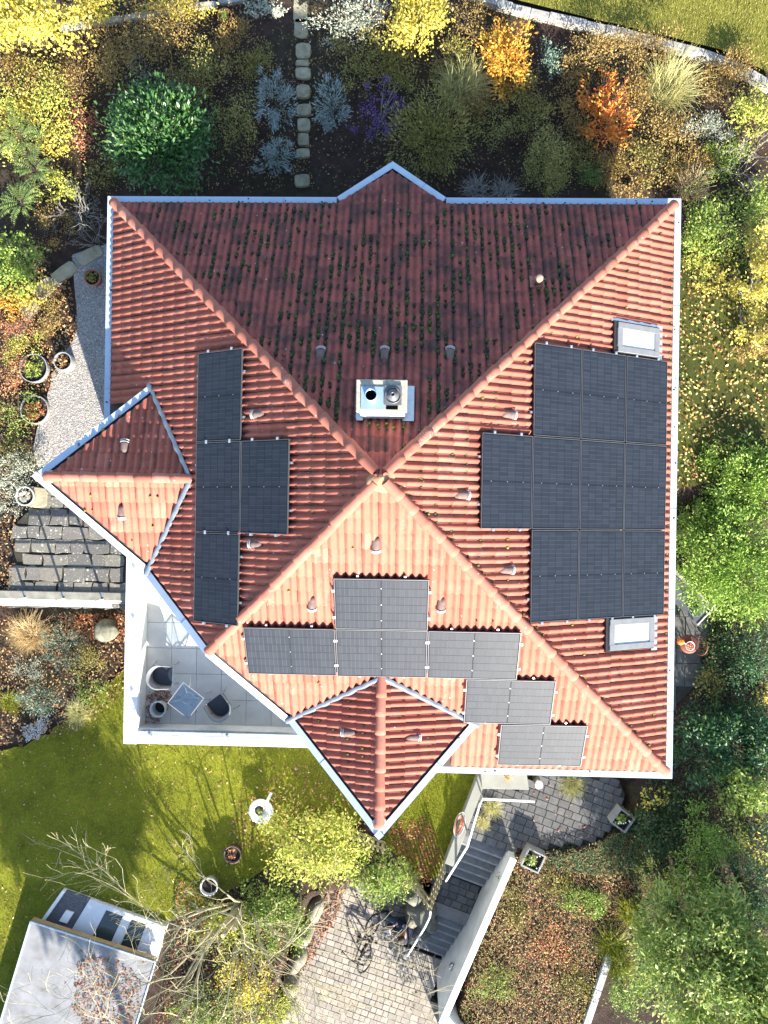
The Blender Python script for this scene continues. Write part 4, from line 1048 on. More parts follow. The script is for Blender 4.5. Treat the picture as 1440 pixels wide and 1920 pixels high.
def planter(px, py, z, s, rz, label):
    p = at(px, py, z+0.3); o = empty('planter', (p[0], p[1], z), rz, label, 'planter', 'square concrete planters beside the landing'); h = 0.42; t = 0.035
    m = MB()
    for k in (-1, 1): m.box((0, k*(s/2-t/2), h/2), (s, t, h)); m.box((k*(s/2-t/2), 0, h/2), (t, s-2*t, h))
    m.build('box', M['planter_grey'], o); m = MB(); m.box((0,0,h-0.10), (s-2*t-0.002, s-2*t-0.002, 0.04)); m.build('soil', M['potsoil'], o)
    return o
PLANT_A = planter(999,1611,LAWN, 0.50, -0.42, 'square pale concrete planter with white flowers below the landing')
PLANT_B = planter(1166,1536,LAWN, 0.46, 0.95, 'square pale concrete planter with white flowers at the far landing end')
# bottom right edging
p1 = at2(1143,1790,-4.15); p2 = at2(1098,1925,-4.15); dd = p2-p1; L = np.linalg.norm(dd); dd /= L; nn = np.array([-dd[1], dd[0]])
ed = empty('edging', (p1[0], p1[1], -4.2), 0, 'pale concrete edging strip beside the pine in the lower garden', 'edging'); I = Matrix.Translation((-p1[0], -p1[1], 4.2))
for k in range(3):
    a = p1+dd*(k*0.95+0.006); b = p1+dd*((k+1)*0.95-0.006); m = MB(); m.prism([tuple(a-nn*0.09), tuple(b-nn*0.09), tuple(b+nn*0.09), tuple(a+nn*0.09)], -4.4, -4.10); o = m.build('edging_slab', plain('pale_concrete', (0.42,0.42,0.42), (0.32,0.32,0.32), rough=0.9, scale=5), bevel=0.01); o.parent = ed; o.matrix_parent_inverse = I

# ------------------------------------------------------------------ EAST path with furniture
EP = pxpoly([(1225,1080),(1290,1085),(1345,1140),(1325,1215),(1300,1290),(1260,1330),(1225,1330)], EAST)
epath = sheet('stone_path', EP, EAST-0.01, M['joint'], 'mossy stone slab path by the east wall')
M['dark_slab'] = plain('mossy_dark_slab', (0.13,0.13,0.12), (0.06,0.062,0.055), rough=0.9, scale=5, bmp=0.008, vary=0.2)
P = np.array(EP); y = P[:,1].min(); k = 0
while y < P[:,1].max():
    x = 5.6 + (0.2 if k % 2 else 0)
    while x < P[:,0].max()+0.3:
        if in_poly(np.array([x+0.3]), np.array([y+0.3]), EP)[0]:
            m = MB(); m.box((x+0.3, y+0.3, EAST-0.02), (0.59+random.uniform(-.02,.01), 0.59, 0.07), random.uniform(-0.02,0.02)); m.build('slab', M['dark_slab'], epath, bevel=0.008)
        x += 0.6
    y += 0.6; k += 1
# slate trough with a glass bowl
c_ = at(1300,1128,EAST+0.45); rz = math.radians(-42)
tr = empty('slate_bench', (c_[0]-0.25, c_[1]+0.12, EAST), rz, 'dark slate bench with a raised back edge by the east eave', 'bench')
M['slate'] = plain('dark_slate', (0.075,0.08,0.09), (0.05,0.054,0.062), rough=0.55, scale=4)
m = MB(); m.box((0,0,0.40), (1.45,0.52,0.05)); m.build('seat', M['slate'], tr, bevel=0.006)
m = MB(); m.box((0.05,0.30,0.52), (1.5,0.04,0.36)); m.build('backrest', plain('weathered_board', (0.30,0.28,0.25), (0.12,0.11,0.10), rough=0.9, scale=8), tr, bevel=0.006)
for sx_ in (-0.55, 0.55):
    m = MB(); m.box((sx_,0,0.19), (0.08,0.44,0.375)); m.build('leg', M['slate'], tr)
m = MB(); m.box((0.745,0.0,0.44), (0.03,0.56,0.03)); m.build('end_strip', M['pale_pot'], tr)
p = at(1305,1141,EAST+0.55); gb = empty('glass_bowl', (p[0], p[1], EAST+0.425), 0, 'round glass bowl planted with moss on the slate bench', 'bowl')
m = MB(); m.tube([(0.19*math.cos(2*PI*k/28), 0.19*math.sin(2*PI*k/28), 0.16) for k in range(29)], 0.010, 6); m.build('rim', M['steel'], gb)
m = MB(); m.lathe([(0.09,0.0),(0.16,0.05),(0.19,0.16),(0.183,0.16),(0.15,0.06),(0.08,0.015)], (0,0,0), 24); m.build('bowl', M['clear'], gb, True)
m = MB(); m.blob((0,0,0.06), 0.135, 3, 3, 0.25, (1,1,0.35)); m.build('moss', plain('bowl_moss', (0.09,0.15,0.03), (0.03,0.04,0.015), rough=1, scale=25), gb, True)
# rusty garden chair with pumpkin and bowl of apples
p = at(1297,1208,EAST+0.45); gc = empty('garden_chair', (p[0], p[1], EAST), 0.0, 'rust brown metal garden chair on the east path', 'chair')
M['rust'] = plain('rust_brown_metal', (0.20,0.065,0.035), (0.12,0.04,0.025), rough=0.6)
m = MB(); m.lathe([(0.20,0.43),(0.235,0.435),(0.235,0.45),(0.19,0.455)], (-0.06,0,0), 24); m.build('seat', M['rust'], gc, True)
m = MB()
back = [(0.14+0.10*math.cos(a), 0.24*math.sin(a), 0.45+0.42*max(0,math.cos(a))**0.5) for a in np.linspace(-PI/2, PI/2, 17)]
m.tube(back, 0.014, 6)
for k in range(3, 14, 2): m.tube([(0.15, back[k][1]*0.85, 0.46), back[k]], 0.007, 5)
m.build('backrest', M['rust'], gc)
for sx_, sy_ in ((1,1),(1,-1),(-1,1),(-1,-1)):
    m = MB(); m.tube([(-0.06+sx_*0.15, sy_*0.15, 0.44), (-0.06+sx_*0.19, sy_*0.19, 0.0)], 0.012, 6); m.build('leg', M['rust'], gc)
p = at(1276,1203,EAST+0.52); pk = empty('pumpkin', (p[0], p[1], EAST+0.452), 0, 'small orange pumpkin on the rust brown garden chair', 'pumpkin')
V = []; F = []; nr, ns = 9, 24
for i in range(nr+1):
    ph = PI*i/nr
    for k in range(ns):
        a = 2*PI*k/ns; r = 0.095*math.sin(ph)*(1-0.08*abs(math.sin(4*a))); V.append((r*math.cos(a), r*math.sin(a), 0.075-0.07*math.cos(ph)*(1-0.25*math.exp(-(math.sin(ph)/0.4)**2))))
for i in range(nr):
    for k in range(ns): F.append([i*ns+k, i*ns+(k+1)%ns, (i+1)*ns+(k+1)%ns, (i+1)*ns+k])
m = MB(); m.add(V, F); m.build('flesh', plain('pumpkin_skin', (0.75,0.19,0.015), (0.65,0.14,0.01), rough=0.4), pk, True)
m = MB(); m.tube([(0,0,0.12),(0.01,0.0,0.16),(0.04,-0.02,0.175)], [0.014,0.010,0.009], 6); m.build('stem', plain('pumpkin_stem', (0.30,0.30,0.14)), pk)
p = at(1294,1211,EAST+0.52); bo = empty('enamel_bowl', (p[0], p[1], EAST+0.452), 0, 'white enamel bowl full of red apples on the garden chair', 'bowl')
m = MB(); m.lathe([(0.06,0.0),(0.105,0.06),(0.115,0.085),(0.108,0.085),(0.095,0.055),(0.05,0.012)], (0,0,0), 24); m.build('bowl', M['white'], bo, True)
m = MB(); m.box((-0.14, 0.06, 0.075), (0.09,0.03,0.012), -0.4); m.build('handle', M['white'], bo)
M['apple'] = speck('apple_skin', [(0.5,0.05,0.03),(0.6,0.16,0.07),(0.42,0.03,0.03),(0.62,0.25,0.12)], 0.35)
for k, (x_, y_, z_) in enumerate(((0,0,0.085),(0.052,0.01,0.075),(-0.048,0.022,0.075),(0.012,0.055,0.075),(-0.018,-0.052,0.075),(0.038,-0.042,0.078),(-0.058,-0.028,0.072))):
    ap = MB(); ap.blob((0,0,0), 0.032, k, 2, 0.05, (1,1,0.9)); o = ap.build('apple', M['apple'], None, True); o.location = (p[0]+x_, p[1]+y_, EAST+0.452+z_-0.012); tag(o, 'red apple in the white enamel bowl on the garden chair', 'apple', 'apples in the enamel bowl')

# ------------------------------------------------------------------ VEGETATION
def L_(name, cols, *a, **k): return leafmat(name, [tuple(min(0.7, x*LEAFGAIN) for x in c) for c in cols], *a, **k)
LEAFGAIN = 1.45
M['laurel'] = L_('laurel_leaf', [(0.024,0.068,0.018),(0.038,0.098,0.024),(0.03,0.08,0.024),(0.07,0.14,0.035)], 0.18, 0.38, 0.45)
M['yew'] = L_('yew_needle', [(0.085,0.155,0.022),(0.14,0.23,0.032),(0.20,0.29,0.05),(0.26,0.34,0.075)], 0.25)
M['rhodo'] = L_('rhododendron_leaf', [(0.016,0.055,0.024),(0.026,0.075,0.03),(0.036,0.09,0.04),(0.065,0.11,0.024)], 0.12, 0.5, 0.25)
M['pine'] = L_('pine_needle', [(0.12,0.18,0.04),(0.17,0.235,0.05),(0.23,0.29,0.075),(0.29,0.31,0.09)], 0.25)
M['yellow'] = L_('yellow_leaf', [(0.52,0.38,0.05),(0.42,0.34,0.07),(0.28,0.27,0.05),(0.55,0.44,0.12)], 0.35)
M['yellowgreen'] = L_('yellow_green_leaf', [(0.30,0.32,0.05),(0.40,0.40,0.08),(0.18,0.25,0.035),(0.48,0.42,0.12)], 0.35)
M['limegreen'] = L_('lime_green_leaf', [(0.13,0.20,0.03),(0.20,0.28,0.05),(0.09,0.15,0.025),(0.34,0.36,0.10)], 0.35)
M['orange'] = L_('orange_leaf', [(0.62,0.24,0.03),(0.60,0.33,0.05),(0.55,0.17,0.03),(0.50,0.36,0.06)], 0.35)
M['azalea'] = L_('orange_red_leaf', [(0.58,0.15,0.03),(0.50,0.09,0.035),(0.60,0.22,0.04),(0.46,0.26,0.03)], 0.3)
M['olive'] = L_('olive_leaf', [(0.15,0.14,0.035),(0.23,0.205,0.05),(0.10,0.095,0.03),(0.31,0.27,0.075)], 0.25)
M['gold'] = L_('gold_brown_leaf', [(0.27,0.185,0.055),(0.21,0.14,0.05),(0.33,0.24,0.07),(0.16,0.105,0.04)], 0.3)
M['lavender'] = L_('lavender_leaf', [(0.21,0.26,0.235),(0.15,0.20,0.165),(0.30,0.34,0.31),(0.23,0.27,0.26)], 0.15)
M['silver'] = L_('silver_leaf', [(0.30,0.33,0.26),(0.22,0.26,0.18),(0.40,0.41,0.34),(0.30,0.28,0.20)], 0.2)
M['bluegreen'] = L_('blue_green_needle', [(0.10,0.16,0.12),(0.14,0.21,0.16),(0.07,0.12,0.08),(0.18,0.24,0.18)], 0.2)
M['straw'] = L_('straw_grass', [(0.42,0.36,0.15),(0.30,0.28,0.10),(0.52,0.46,0.24),(0.24,0.25,0.08)], 0.35)
M['tan'] = L_('tan_grass', [(0.46,0.33,0.17),(0.36,0.24,0.11),(0.55,0.42,0.24)], 0.35)
M['greygrass'] = L_('grey_dead_grass', [(0.22,0.21,0.19),(0.15,0.14,0.12),(0.32,0.30,0.27)], 0.2)
M['purple'] = speck('purple_berries', [(0.11,0.05,0.19),(0.16,0.08,0.26),(0.08,0.035,0.13)], 0.4)
M['pink'] = speck('pink_petals', [(0.75,0.18,0.28),(0.7,0.3,0.36)], 0.6)
M['whitepetal'] = speck('white_petals', [(0.8,0.8,0.78),(0.75,0.76,0.72)], 0.6)
M['red'] = L_('red_heather', [(0.35,0.07,0.07),(0.45,0.16,0.10),(0.25,0.20,0.08),(0.5,0.35,0.12)], 0.3)
M['fern'] = L_('fern_leaf', [(0.14,0.20,0.05),(0.22,0.28,0.08),(0.09,0.15,0.04)], 0.35)
M['grass'] = L_('grass_blade', [(0.12,0.145,0.010),(0.19,0.205,0.014),(0.26,0.25,0.024),(0.08,0.10,0.010)], 0.3)
M['litter'] = L_('fallen_leaf', [(0.36,0.22,0.09),(0.22,0.10,0.045),(0.52,0.40,0.20),(0.30,0.13,0.05),(0.16,0.08,0.04)], 0.2)
M['litter_rust'] = L_('rust_fallen_leaf', [(0.26,0.095,0.04),(0.19,0.065,0.03),(0.34,0.14,0.06),(0.13,0.055,0.03)], 0.2)
M['litter_yellow'] = L_('yellow_fallen_leaf', [(0.55,0.38,0.09),(0.60,0.48,0.20),(0.45,0.25,0.08),(0.30,0.14,0.06)], 0.25)
M['ivy'] = L_('ivy_leaf', [(0.035,0.075,0.026),(0.05,0.10,0.034),(0.08,0.11,0.05),(0.075,0.07,0.025)], 0.12, 0.6, 0.2)
M['twig'] = plain('pale_bark', (0.24,0.22,0.14), (0.15,0.135,0.085), rough=0.9, scale=9)
M['bark'] = plain('brown_bark', (0.11,0.085,0.06), (0.06,0.048,0.036), rough=0.95, scale=9)
M['greytwig'] = plain('grey_bark', (0.28,0.26,0.23), (0.18,0.165,0.145), rough=0.9, scale=9)

def unit(v): return v/(np.linalg.norm(v, axis=-1, keepdims=True)+1e-9)
def leaf_quads(P, D, Nn, L, Wd, fold=0.18):
    """one folded leaf (two quads sharing a midrib) per point: P base, D towards the tip, Nn up side"""
    D = unit(D); S = unit(np.cross(D, Nn)); U = np.cross(S, D); L = np.asarray(L).reshape(-1,1); Wd = np.asarray(Wd).reshape(-1,1)
    n = len(P); V = np.zeros((n,4,3))
    V[:,0] = P; V[:,1] = P + D*L*0.5 + S*Wd*0.5 + U*Wd*fold; V[:,2] = P + D*L - U*L*0.08; V[:,3] = P + D*L*0.5 - S*Wd*0.5 + U*Wd*fold
    F = np.arange(n*4).reshape(n,4)
    return V.reshape(-1,3), F
def crown_points(rg, n, c, r, clumps, spread=0.30, low=-0.25):
    """leaf places on several overlapping lobes, clump by clump"""
    nl = int(rg.integers(5, 9)); d0 = unit(rg.normal(0, 1, (nl,3))); lc = d0*rg.uniform(0.25, 0.58, (nl,1)); lc[:,2] = lc[:,2]*0.55+0.05; lr = rg.uniform(0.36, 0.62, nl); lc[0] = 0; lr[0] = 0.72
    k = max(6, clumps); li = rg.integers(0, nl, k*2); d = unit(rg.normal(0, 1, (k*2,3)) + np.array([0,0,0.35])); ok = d[:,2] > low; li = li[ok][:k]; d = d[ok][:k]
    cc = lc[li] + d*lr[li][:,None]*rg.uniform(0.78, 1.08, (len(d),1)); wt = rg.uniform(0.3, 1.6, len(d)); wt /= wt.sum()
    i = rg.choice(len(d), n, p=wt); off = rg.normal(0, 1, (n,3))*spread*0.62*rg.uniform(0.4, 1.1, (n,1)); p = cc[i] + off
    rr = np.linalg.norm(p, axis=1); over = rr > 1.15
    p[over] *= (1.15/rr[over])[:,None]; p[:,2] = np.maximum(p[:,2], -0.9)
    return c + p*r, unit(0.6*d[i] + 0.4*unit(p) + 0.0)
def branches(mb, rg, p, d, L, r, depth, maxd, out=None, nseg=3, wig=0.22, upb=0.05, kids=(2,3), shrink=0.72, rmin=0.0035, angle=0.65):
    pts = [np.array(p, float)]; d = np.array(d, float); rs = [r]
    for i in range(nseg):
        d = d + rg.normal(0, wig, 3) + np.array([0,0,upb]); d /= np.linalg.norm(d); pts.append(pts[-1]+d*L/nseg); rs.append(max(rmin, r*(1-0.42*(i+1)/nseg)))
    mb.tube(pts, rs, 6 if r > 0.03 else (4 if r > 0.012 else 3), cap=False)
    if out is not None and depth >= maxd-1: out += pts[1:]
    if depth < maxd:
        for k in range(int(rg.integers(kids[0], kids[1]+1))):
            j = nseg if k == 0 else int(rg.integers(1, nseg+1)); q = unit(rg.normal(0, 1, 3)); nd = unit(d + q*angle*rg.uniform(0.6, 1.3))
            branches(mb, rg, pts[j], nd, L*shrink*rg.uniform(0.75, 1.15), max(rmin, rs[j]*0.72), depth+1, maxd, out, nseg, wig, upb, kids, shrink, rmin, angle)
VEGSEED = [100]
def place(px, py, zg, h, rx, ry):
    zm = zg + h*0.55; p = at(px, py, zm); k = (CAM[2]-zm)/FPX
    return np.array([p[0], p[1], zg]), rx*k, ry*k
def shrub(name, label, cat, px, py, rx, ry, h, mat, n=1500, ll=0.07, lw=0.035, zg=None, clumps=None, spread=0.3, tilt=0.5, group=None, stem='bark', spiky=0.0, berries=None, low=-0.25, twigs=True, trunk=False, core=0.0):
    VEGSEED[0] += 1; rg = np.random.default_rng(VEGSEED[0])
    if zg is None: zg = ground(px, py)[2]
    b, rx, ry = place(px, py, zg, h, rx, ry)
    if zg is None or True:
        pass
    rx *= 1.2; ry *= 1.2; n = int(n*1.2)
    o = empty(name, b, 0, label, cat, group)
    c = np.array([0, 0, h*0.52]); r = np.array([rx, ry, h*0.54])
    P, out = crown_points(rg, n, c, r, clumps or int(14+n/90), spread, low)
    rd = unit(rg.normal(0, 1, (n,3)))
    D = unit(out*(0.35+spiky) + rd*(1-spiky*0.7) + np.array([0,0,0.25])); Nn = unit(out*0.6 + rd[::-1]*tilt + np.array([0,0,0.5]))
    sc = rg.uniform(0.5, 1.45, n)
    V, F = leaf_quads(P, D, Nn, ll*sc, lw*sc)
    link('crown' if cat == 'tree' else 'foliage', np_mesh(name, V, F), M[mat], o)
    m = MB()
    if trunk: m.tube([(0,0,-0.1),(0.02,0.01,h*0.3),(0.0,0.03,h*0.75)], [0.035*h,0.026*h,0.008*h], 7)
    k = int(6+h*6) if twigs else 3
    for i in range(k):
        a = rg.uniform(0, 2*PI); q = rg.uniform(0.3, 0.9); e = np.array([q*rx*math.cos(a), q*ry*math.sin(a), h*rg.uniform(0.5, 0.88)])
        m.tube([(0.03*math.cos(a),0.03*math.sin(a),-0.04), e*np.array([0.4,0.4,0.55]), e], [0.010+0.006*h,0.008+0.003*h,0.003], 4, cap=False)
    m.build('trunk' if cat == 'tree' else 'stem', M[stem], o)
    if berries:
        nb, br, bm_ = berries; Pb, ob = crown_points(rg, nb, c, r*1.03, 30, 0.16, 0.0)
        m = MB()
        for q in Pb: m.add([q+np.array(v)*br for v in ((1,0,0),(0,1,0),(-1,0,0),(0,-1,0),(0,0,1),(0,0,-1))], [[0,1,4],[1,2,4],[2,3,4],[3,0,4],[1,0,5],[2,1,5],[3,2,5],[0,3,5]])
        m.build('berries' if bm_ == 'purple' else 'blossom', M[bm_], o)
    return o
def tuft(name, label, px, py, r, h, mat, n=420, wd=0.008, zg=None, group=None, lean=(0,0), cat='grass', droop=0.55):
    VEGSEED[0] += 1; rg = np.random.default_rng(VEGSEED[0])
    if zg is None: zg = ground(px, py)[2]
    b, r, _ = place(px, py, zg, h, r, r)
    o = empty(name, b, 0, label, cat, group)
    a = rg.uniform(0, 2*PI, n); q = np.sqrt(rg.uniform(0.02, 1, n)); a0 = rg.uniform(0, 2*PI, n); q0 = np.sqrt(rg.uniform(0, 1, n))*0.42*r; a = np.where(rg.uniform(0,1,n) < 0.35, a, a0+rg.normal(0, 0.7, n)); base = np.stack([q0*np.cos(a0), q0*np.sin(a0), np.zeros(n)], -1)
    reach = r*q*rg.uniform(0.35, 0.95, n); hh = h*rg.uniform(0.6, 1.1, n)*(1.15-0.45*q)
    dirx, diry = np.cos(a)+lean[0], np.sin(a)+lean[1]; S = np.stack([-np.sin(a), np.cos(a), np.zeros(n)], -1)
    tw = rg.normal(0, 0.8, n); V = np.zeros((n,8,3)); ts_ = (0.0, 0.4, 0.75, 1.0)
    for i, t in enumerate(ts_):
        cpt = base + np.stack([dirx*reach*t**1.4 - S[:,0]*0, diry*reach*t**1.4, hh*(t**0.8)*(1-droop*t*q)], -1) + S*(tw*reach*t*t*0.5)[:,None]
        w_ = wd*(1-0.8*t); V[:,2*i] = cpt - S*w_; V[:,2*i+1] = cpt + S*w_ + np.array([0,0,wd*0.3])
    f = np.array([[0,1,3,2],[2,3,5,4],[4,5,7,6]]); F = (f[None]+np.arange(n)[:,None,None]*8).reshape(-1,4)
    link('blades', np_mesh(name, V.reshape(-1,3), F), M[mat], o)
    m = MB(); m.blob((0,0,0.01), max(0.03, 0.16*r), VEGSEED[0], 1, 0.2, (1,1,0.6)); m.build('crown_base', M['bark'], o)
    return o
def bare(name, label, px, py, zg, h, n, L, r0, mat, maxd=3, spread=0.8, leaves=None, cat='shrub', lean=(0,0,0), rx=None, kids=(2,3), group=None):
    VEGSEED[0] += 1; rg = np.random.default_rng(VEGSEED[0])
    p = at(px, py, zg); o = empty(name, p, 0, label, cat, group)
    m = MB(); tips = []
    for i in range(n):
        a = 2*PI*i/n + rg.uniform(-0.3, 0.3); d = unit(np.array([math.cos(a)*spread, math.sin(a)*spread, 1.0]) + np.array(lean))
        branches(m, rg, (0.04*math.cos(a), 0.04*math.sin(a), -0.05), d, L*rg.uniform(0.8, 1.2), r0*rg.uniform(0.7, 1.1), 0, maxd, tips, kids=kids)
    m.build('branches', M[mat], o)
    if leaves:
        nl, lm_, ll = leaves; T = np.array(tips); i = rg.integers(0, len(T), nl); P = T[i] + rg.normal(0, 0.05, (nl,3)); rd = unit(rg.normal(0,1,(nl,3)))
        V, F = leaf_quads(P, rd, unit(rd[::-1]+np.array([0,0,1])), rg.uniform(0.7,1.2,nl)*ll, rg.uniform(0.7,1.2,nl)*ll*0.5); link('foliage', np_mesh(name+'_leaf', V, F), M[lm_], o)
    return o

# --- north garden
shrub('laurel_bush', 'large glossy green laurel bush beyond the north west roof corner', 'shrub', 302, 268, 102, 100, 1.9, 'laurel', 8500, 0.108, 0.042, clumps=170, spread=0.26, spiky=0.35)
G = 'grey lavender bushes by the stepping stones'
for lb, px, py, rx, ry, n in (('grey lavender bush left of the stepping stones, the upper one', 518,182,38,58,1500), ('grey lavender bush right of the stepping stones', 622,192,38,52,1400), ('small grey lavender bush left of the stepping stones, nearest the eave', 516,296,38,36,1100)):
    shrub('lavender_bush', lb, 'shrub', px, py, rx, ry, 0.55, 'lavender', n, 0.075, 0.016, spiky=0.9, tilt=0.3, group=G, clumps=60, spread=0.2)
shrub('beautyberry', 'bare twigged shrub full of purple berries beyond the north prow', 'shrub', 712, 205, 50, 62, 0.8, 'olive', 60, 0.05, 0.02, berries=(900, 0.016, 'purple'), stem='greytwig', low=0.0)
shrub('spirea_bush', 'round olive and yellow spirea bush touching the prow gutter', 'shrub', 812, 255, 80, 78, 0.95, 'olive', 4200, 0.075, 0.024, spiky=0.7, clumps=140, spread=0.22)
tuft('ornamental_grass', 'pale arching ornamental grass clump between the yellow bush and the spirea', 868, 150, 72, 0.95, 'straw', 650, 0.007, lean=(0,0.1))
shrub('euonymus_bush', 'bright yellow bush with pink tips at the top edge', 'shrub', 780, 48, 58, 56, 1.0, 'yellow', 2600, 0.075, 0.04, clumps=60)
shrub('silver_shrub', 'pale silvery perennial patch right of the top stepping stone', 'shrub', 650, 30, 75, 45, 0.5, 'silver', 1800, 0.06, 0.02, spiky=0.5)
shrub('orange_bush', 'tall bright orange bush above the ornamental grass', 'shrub', 958, 88, 50, 72, 1.0, 'orange', 2200, 0.075, 0.03, spiky=0.4, clumps=60, spread=0.22)
shrub('twiggy_bush', 'brown twiggy bush between the yellow and orange bushes', 'shrub', 882, 40, 42, 45, 0.8, 'gold', 1200, 0.04, 0.018)
shrub('azalea_bush', 'flame red and orange azalea bush in the north east bed', 'shrub', 1135, 208, 58, 72, 0.95, 'azalea', 1500, 0.095, 0.032, spiky=0.35, clumps=70, spread=0.16)
shrub('golden_bush', 'golden brown bush just inside the curved edging', 'shrub', 1140, 92, 62, 42, 0.85, 'gold', 1900, 0.045, 0.02)
tuft('ornamental_grass', 'broad yellow ornamental grass clump right of the flame red azalea', 1258, 150, 78, 0.95, 'straw', 620, 0.007, lean=(0.1,0.15))
shrub('privet_bush', 'tall dark olive bush near the north eave, right of the spirea', 'shrub', 1030, 278, 56, 86, 1.05, 'olive', 4000, 0.04, 0.022, clumps=90, spread=0.2)
shrub('spirea_bush', 'low dark olive bush behind the privet in the shade', 'shrub', 930, 235, 48, 45, 0.6, 'olive', 1300, 0.045, 0.02)
shrub('euphorbia', 'small feathery green plant beside the north gutter', 'shrub', 1108, 330, 26, 26, 0.4, 'fern', 700, 0.05, 0.014, spiky=0.4)
tuft('dead_grass', 'grey dead grass clump close to the north gutter, left', 893, 352, 36, 0.35, 'greygrass', 200, 0.007)
tuft('dead_grass', 'grey dead grass clump close to the north gutter, right', 945, 356, 36, 0.35, 'greygrass', 200, 0.007)
tuft('dry_grass', 'brown dry grass at the north east roof corner', 1300, 345, 52, 0.6, 'tan', 260, 0.008, lean=(-0.1,0.3))
shrub('santolina', 'pale grey green santolina cushion in the north east bed', 'shrub', 1322, 250, 40, 40, 0.45, 'silver', 1500, 0.05, 0.012, spiky=0.7)
shrub('golden_bush', 'golden bush under the curved edging at its middle', 'shrub', 1225, 85, 48, 34, 0.7, 'gold', 1300, 0.045, 0.02)
shrub('gold_perennial', 'brown and gold faded perennials below the yellow grass clump', 'shrub', 1245, 235, 62, 55, 0.45, 'gold', 1500, 0.05, 0.022)
shrub('green_perennial', 'mixed green and brown low perennials near the north east corner', 'shrub', 1215, 315, 62, 45, 0.35, 'olive', 1300, 0.05, 0.025)
shrub('mock_orange', 'yellow green shrub at the right edge of the north bed', 'shrub', 1420, 205, 46, 52, 0.9, 'yellowgreen', 1600, 0.055, 0.026)
shrub('mock_orange', 'lime green shrub just outside the north east gutter corner', 'shrub', 1335, 420, 58, 62, 0.9, 'limegreen', 1900, 0.06, 0.03)
shrub('hydrangea', 'lime green shrub at the right edge, level with the north gutter', 'shrub', 1425, 395, 45, 60, 0.8, 'limegreen', 1300, 0.06, 0.03)
bare('bare_rose', 'pale leafless rose stems at the right edge of the north bed', 1380, 330, UP, 1.0, 8, 0.55, 0.012, 'greytwig', 3, 0.9, (160, 'yellow', 0.05))
G = 'golden shrubs in the north west bed'
for lb, px, py, rx, ry, h, n in (('golden yellow bush at the top edge, left of the terracotta pot', 320,55,75,50,0.9,2200), ('golden bush left of the laurel, in the sun', 205,105,58,68,0.85,1900), ('golden bush directly above the laurel', 265,75,60,55,0.85,1700), ('golden olive bush right of the laurel, sunlit top', 385,120,52,62,0.8,1700), ('dark olive bush right of the laurel, in the shade', 440,225,48,75,0.7,1500)):
    shrub('golden_bush', lb, 'shrub', px, py, rx, ry, h, 'olive' if 'olive' in lb else 'gold', n, 0.045, 0.022, group=G, clumps=50, spread=0.24)
bare('silver_twig_bush', 'small silvery bare bush above the laurel', 262, 132, UP, 0.5, 9, 0.22, 0.006, 'greytwig', 2, 0.8, (220, 'silver', 0.04))
shrub('yellow_maple', 'bright yellow leafy crown filling the top left corner', 'tree', 45, 42, 105, 62, 1.9, 'yellow', 3600, 0.085, 0.05, trunk=True)
shrub('rose_bush', 'sunlit pink and yellow bush below the top left corner', 'shrub', 70, 175, 72, 75, 0.8, 'yellowgreen', 2400, 0.05, 0.025)
shrub('barberry', 'orange and green bush at the left edge, above the ferny leaves', 'shrub', 30, 130, 55, 55, 0.8, 'gold', 1300, 0.05, 0.025)
def fronds(name, label, px, py, r, h, n, mat, zg):
    VEGSEED[0] += 1; rg = np.random.default_rng(VEGSEED[0]); b, r, _ = place(px, py, zg, h, r, r); o = empty(name, b, 0, label, 'shrub'); Ps, Ds, Ns, Ls = [], [], [], []
    m = MB()
    for i in range(n):
        a = 2*PI*i/n*2.4 + rg.uniform(-0.2, 0.2); q = rg.uniform(0.35, 1.0); d = np.array([math.cos(a), math.sin(a), 0]); sd = np.array([-d[1], d[0], 0]); z0_ = h*rg.uniform(0.5, 1.0); st_ = d*r*0.25*rg.uniform(0,1)
        pts = [st_ + d*r*q*t + np.array([0,0,z0_+0.16*math.sin(t*2.4)-0.12*t*t]) for t in np.linspace(0, 1, 6)]; m.tube([(0,0,0)]+pts, [0.008]+[0.005]*6, 3, cap=False)
        for t in np.linspace(0.12, 1.0, 13):
            c = st_ + d*r*q*t + np.array([0,0,z0_+0.16*math.sin(t*2.4)-0.12*t*t+0.01])
            for s in (-1, 1): Ps.append(c); Ds.append(sd*s + d*0.35 + np.array([0,0,-0.1])); Ns.append((0,0,1)); Ls.append(0.11*math.sin(PI*(0.15+0.8*t))*q*rg.uniform(0.7,1.2))
    V, F = leaf_quads(np.array(Ps), np.array(Ds), np.array(Ns, float), np.array(Ls), np.array(Ls)*0.34, 0.1)
    link('fronds', np_mesh(name, V, F), M[mat], o); m.build('stem', M['bark'], o)
fronds('mahonia', 'feathery sunlit yellow green mahonia at the left edge, the upper one', 45, 265, 58, 0.8, 24, 'fern', UP)
fronds('mahonia', 'feathery green mahonia left of the bare twigs, the middle one', 75, 325, 48, 0.7, 22, 'fern', UP)
fronds('mahonia', 'shaded green mahonia below the feathery pair at the left edge', 45, 385, 48, 0.5, 20, 'fern', UP)
shrub('viburnum', 'leafy green shrub at the left edge, beside the pale sandstone slabs', 'shrub', 35, 490, 58, 55, 0.8, 'limegreen', 1900, 0.075, 0.04)
shrub('barberry', 'yellow and red low shrub above the green one at the left edge', 'shrub', 95, 425, 48, 36, 0.5, 'gold', 900, 0.045, 0.022)
bare('bare_quince', 'tangle of grey bare twigs at the north west roof corner', 158, 405, UP, 1.0, 13, 0.42, 0.011, 'greytwig', 3, 1.0)
bare('bare_quince', 'pale bare twigs reaching over the gravel near the gutter', 175, 455, UP, 0.8, 8, 0.34, 0.009, 'greytwig', 3, 1.1)
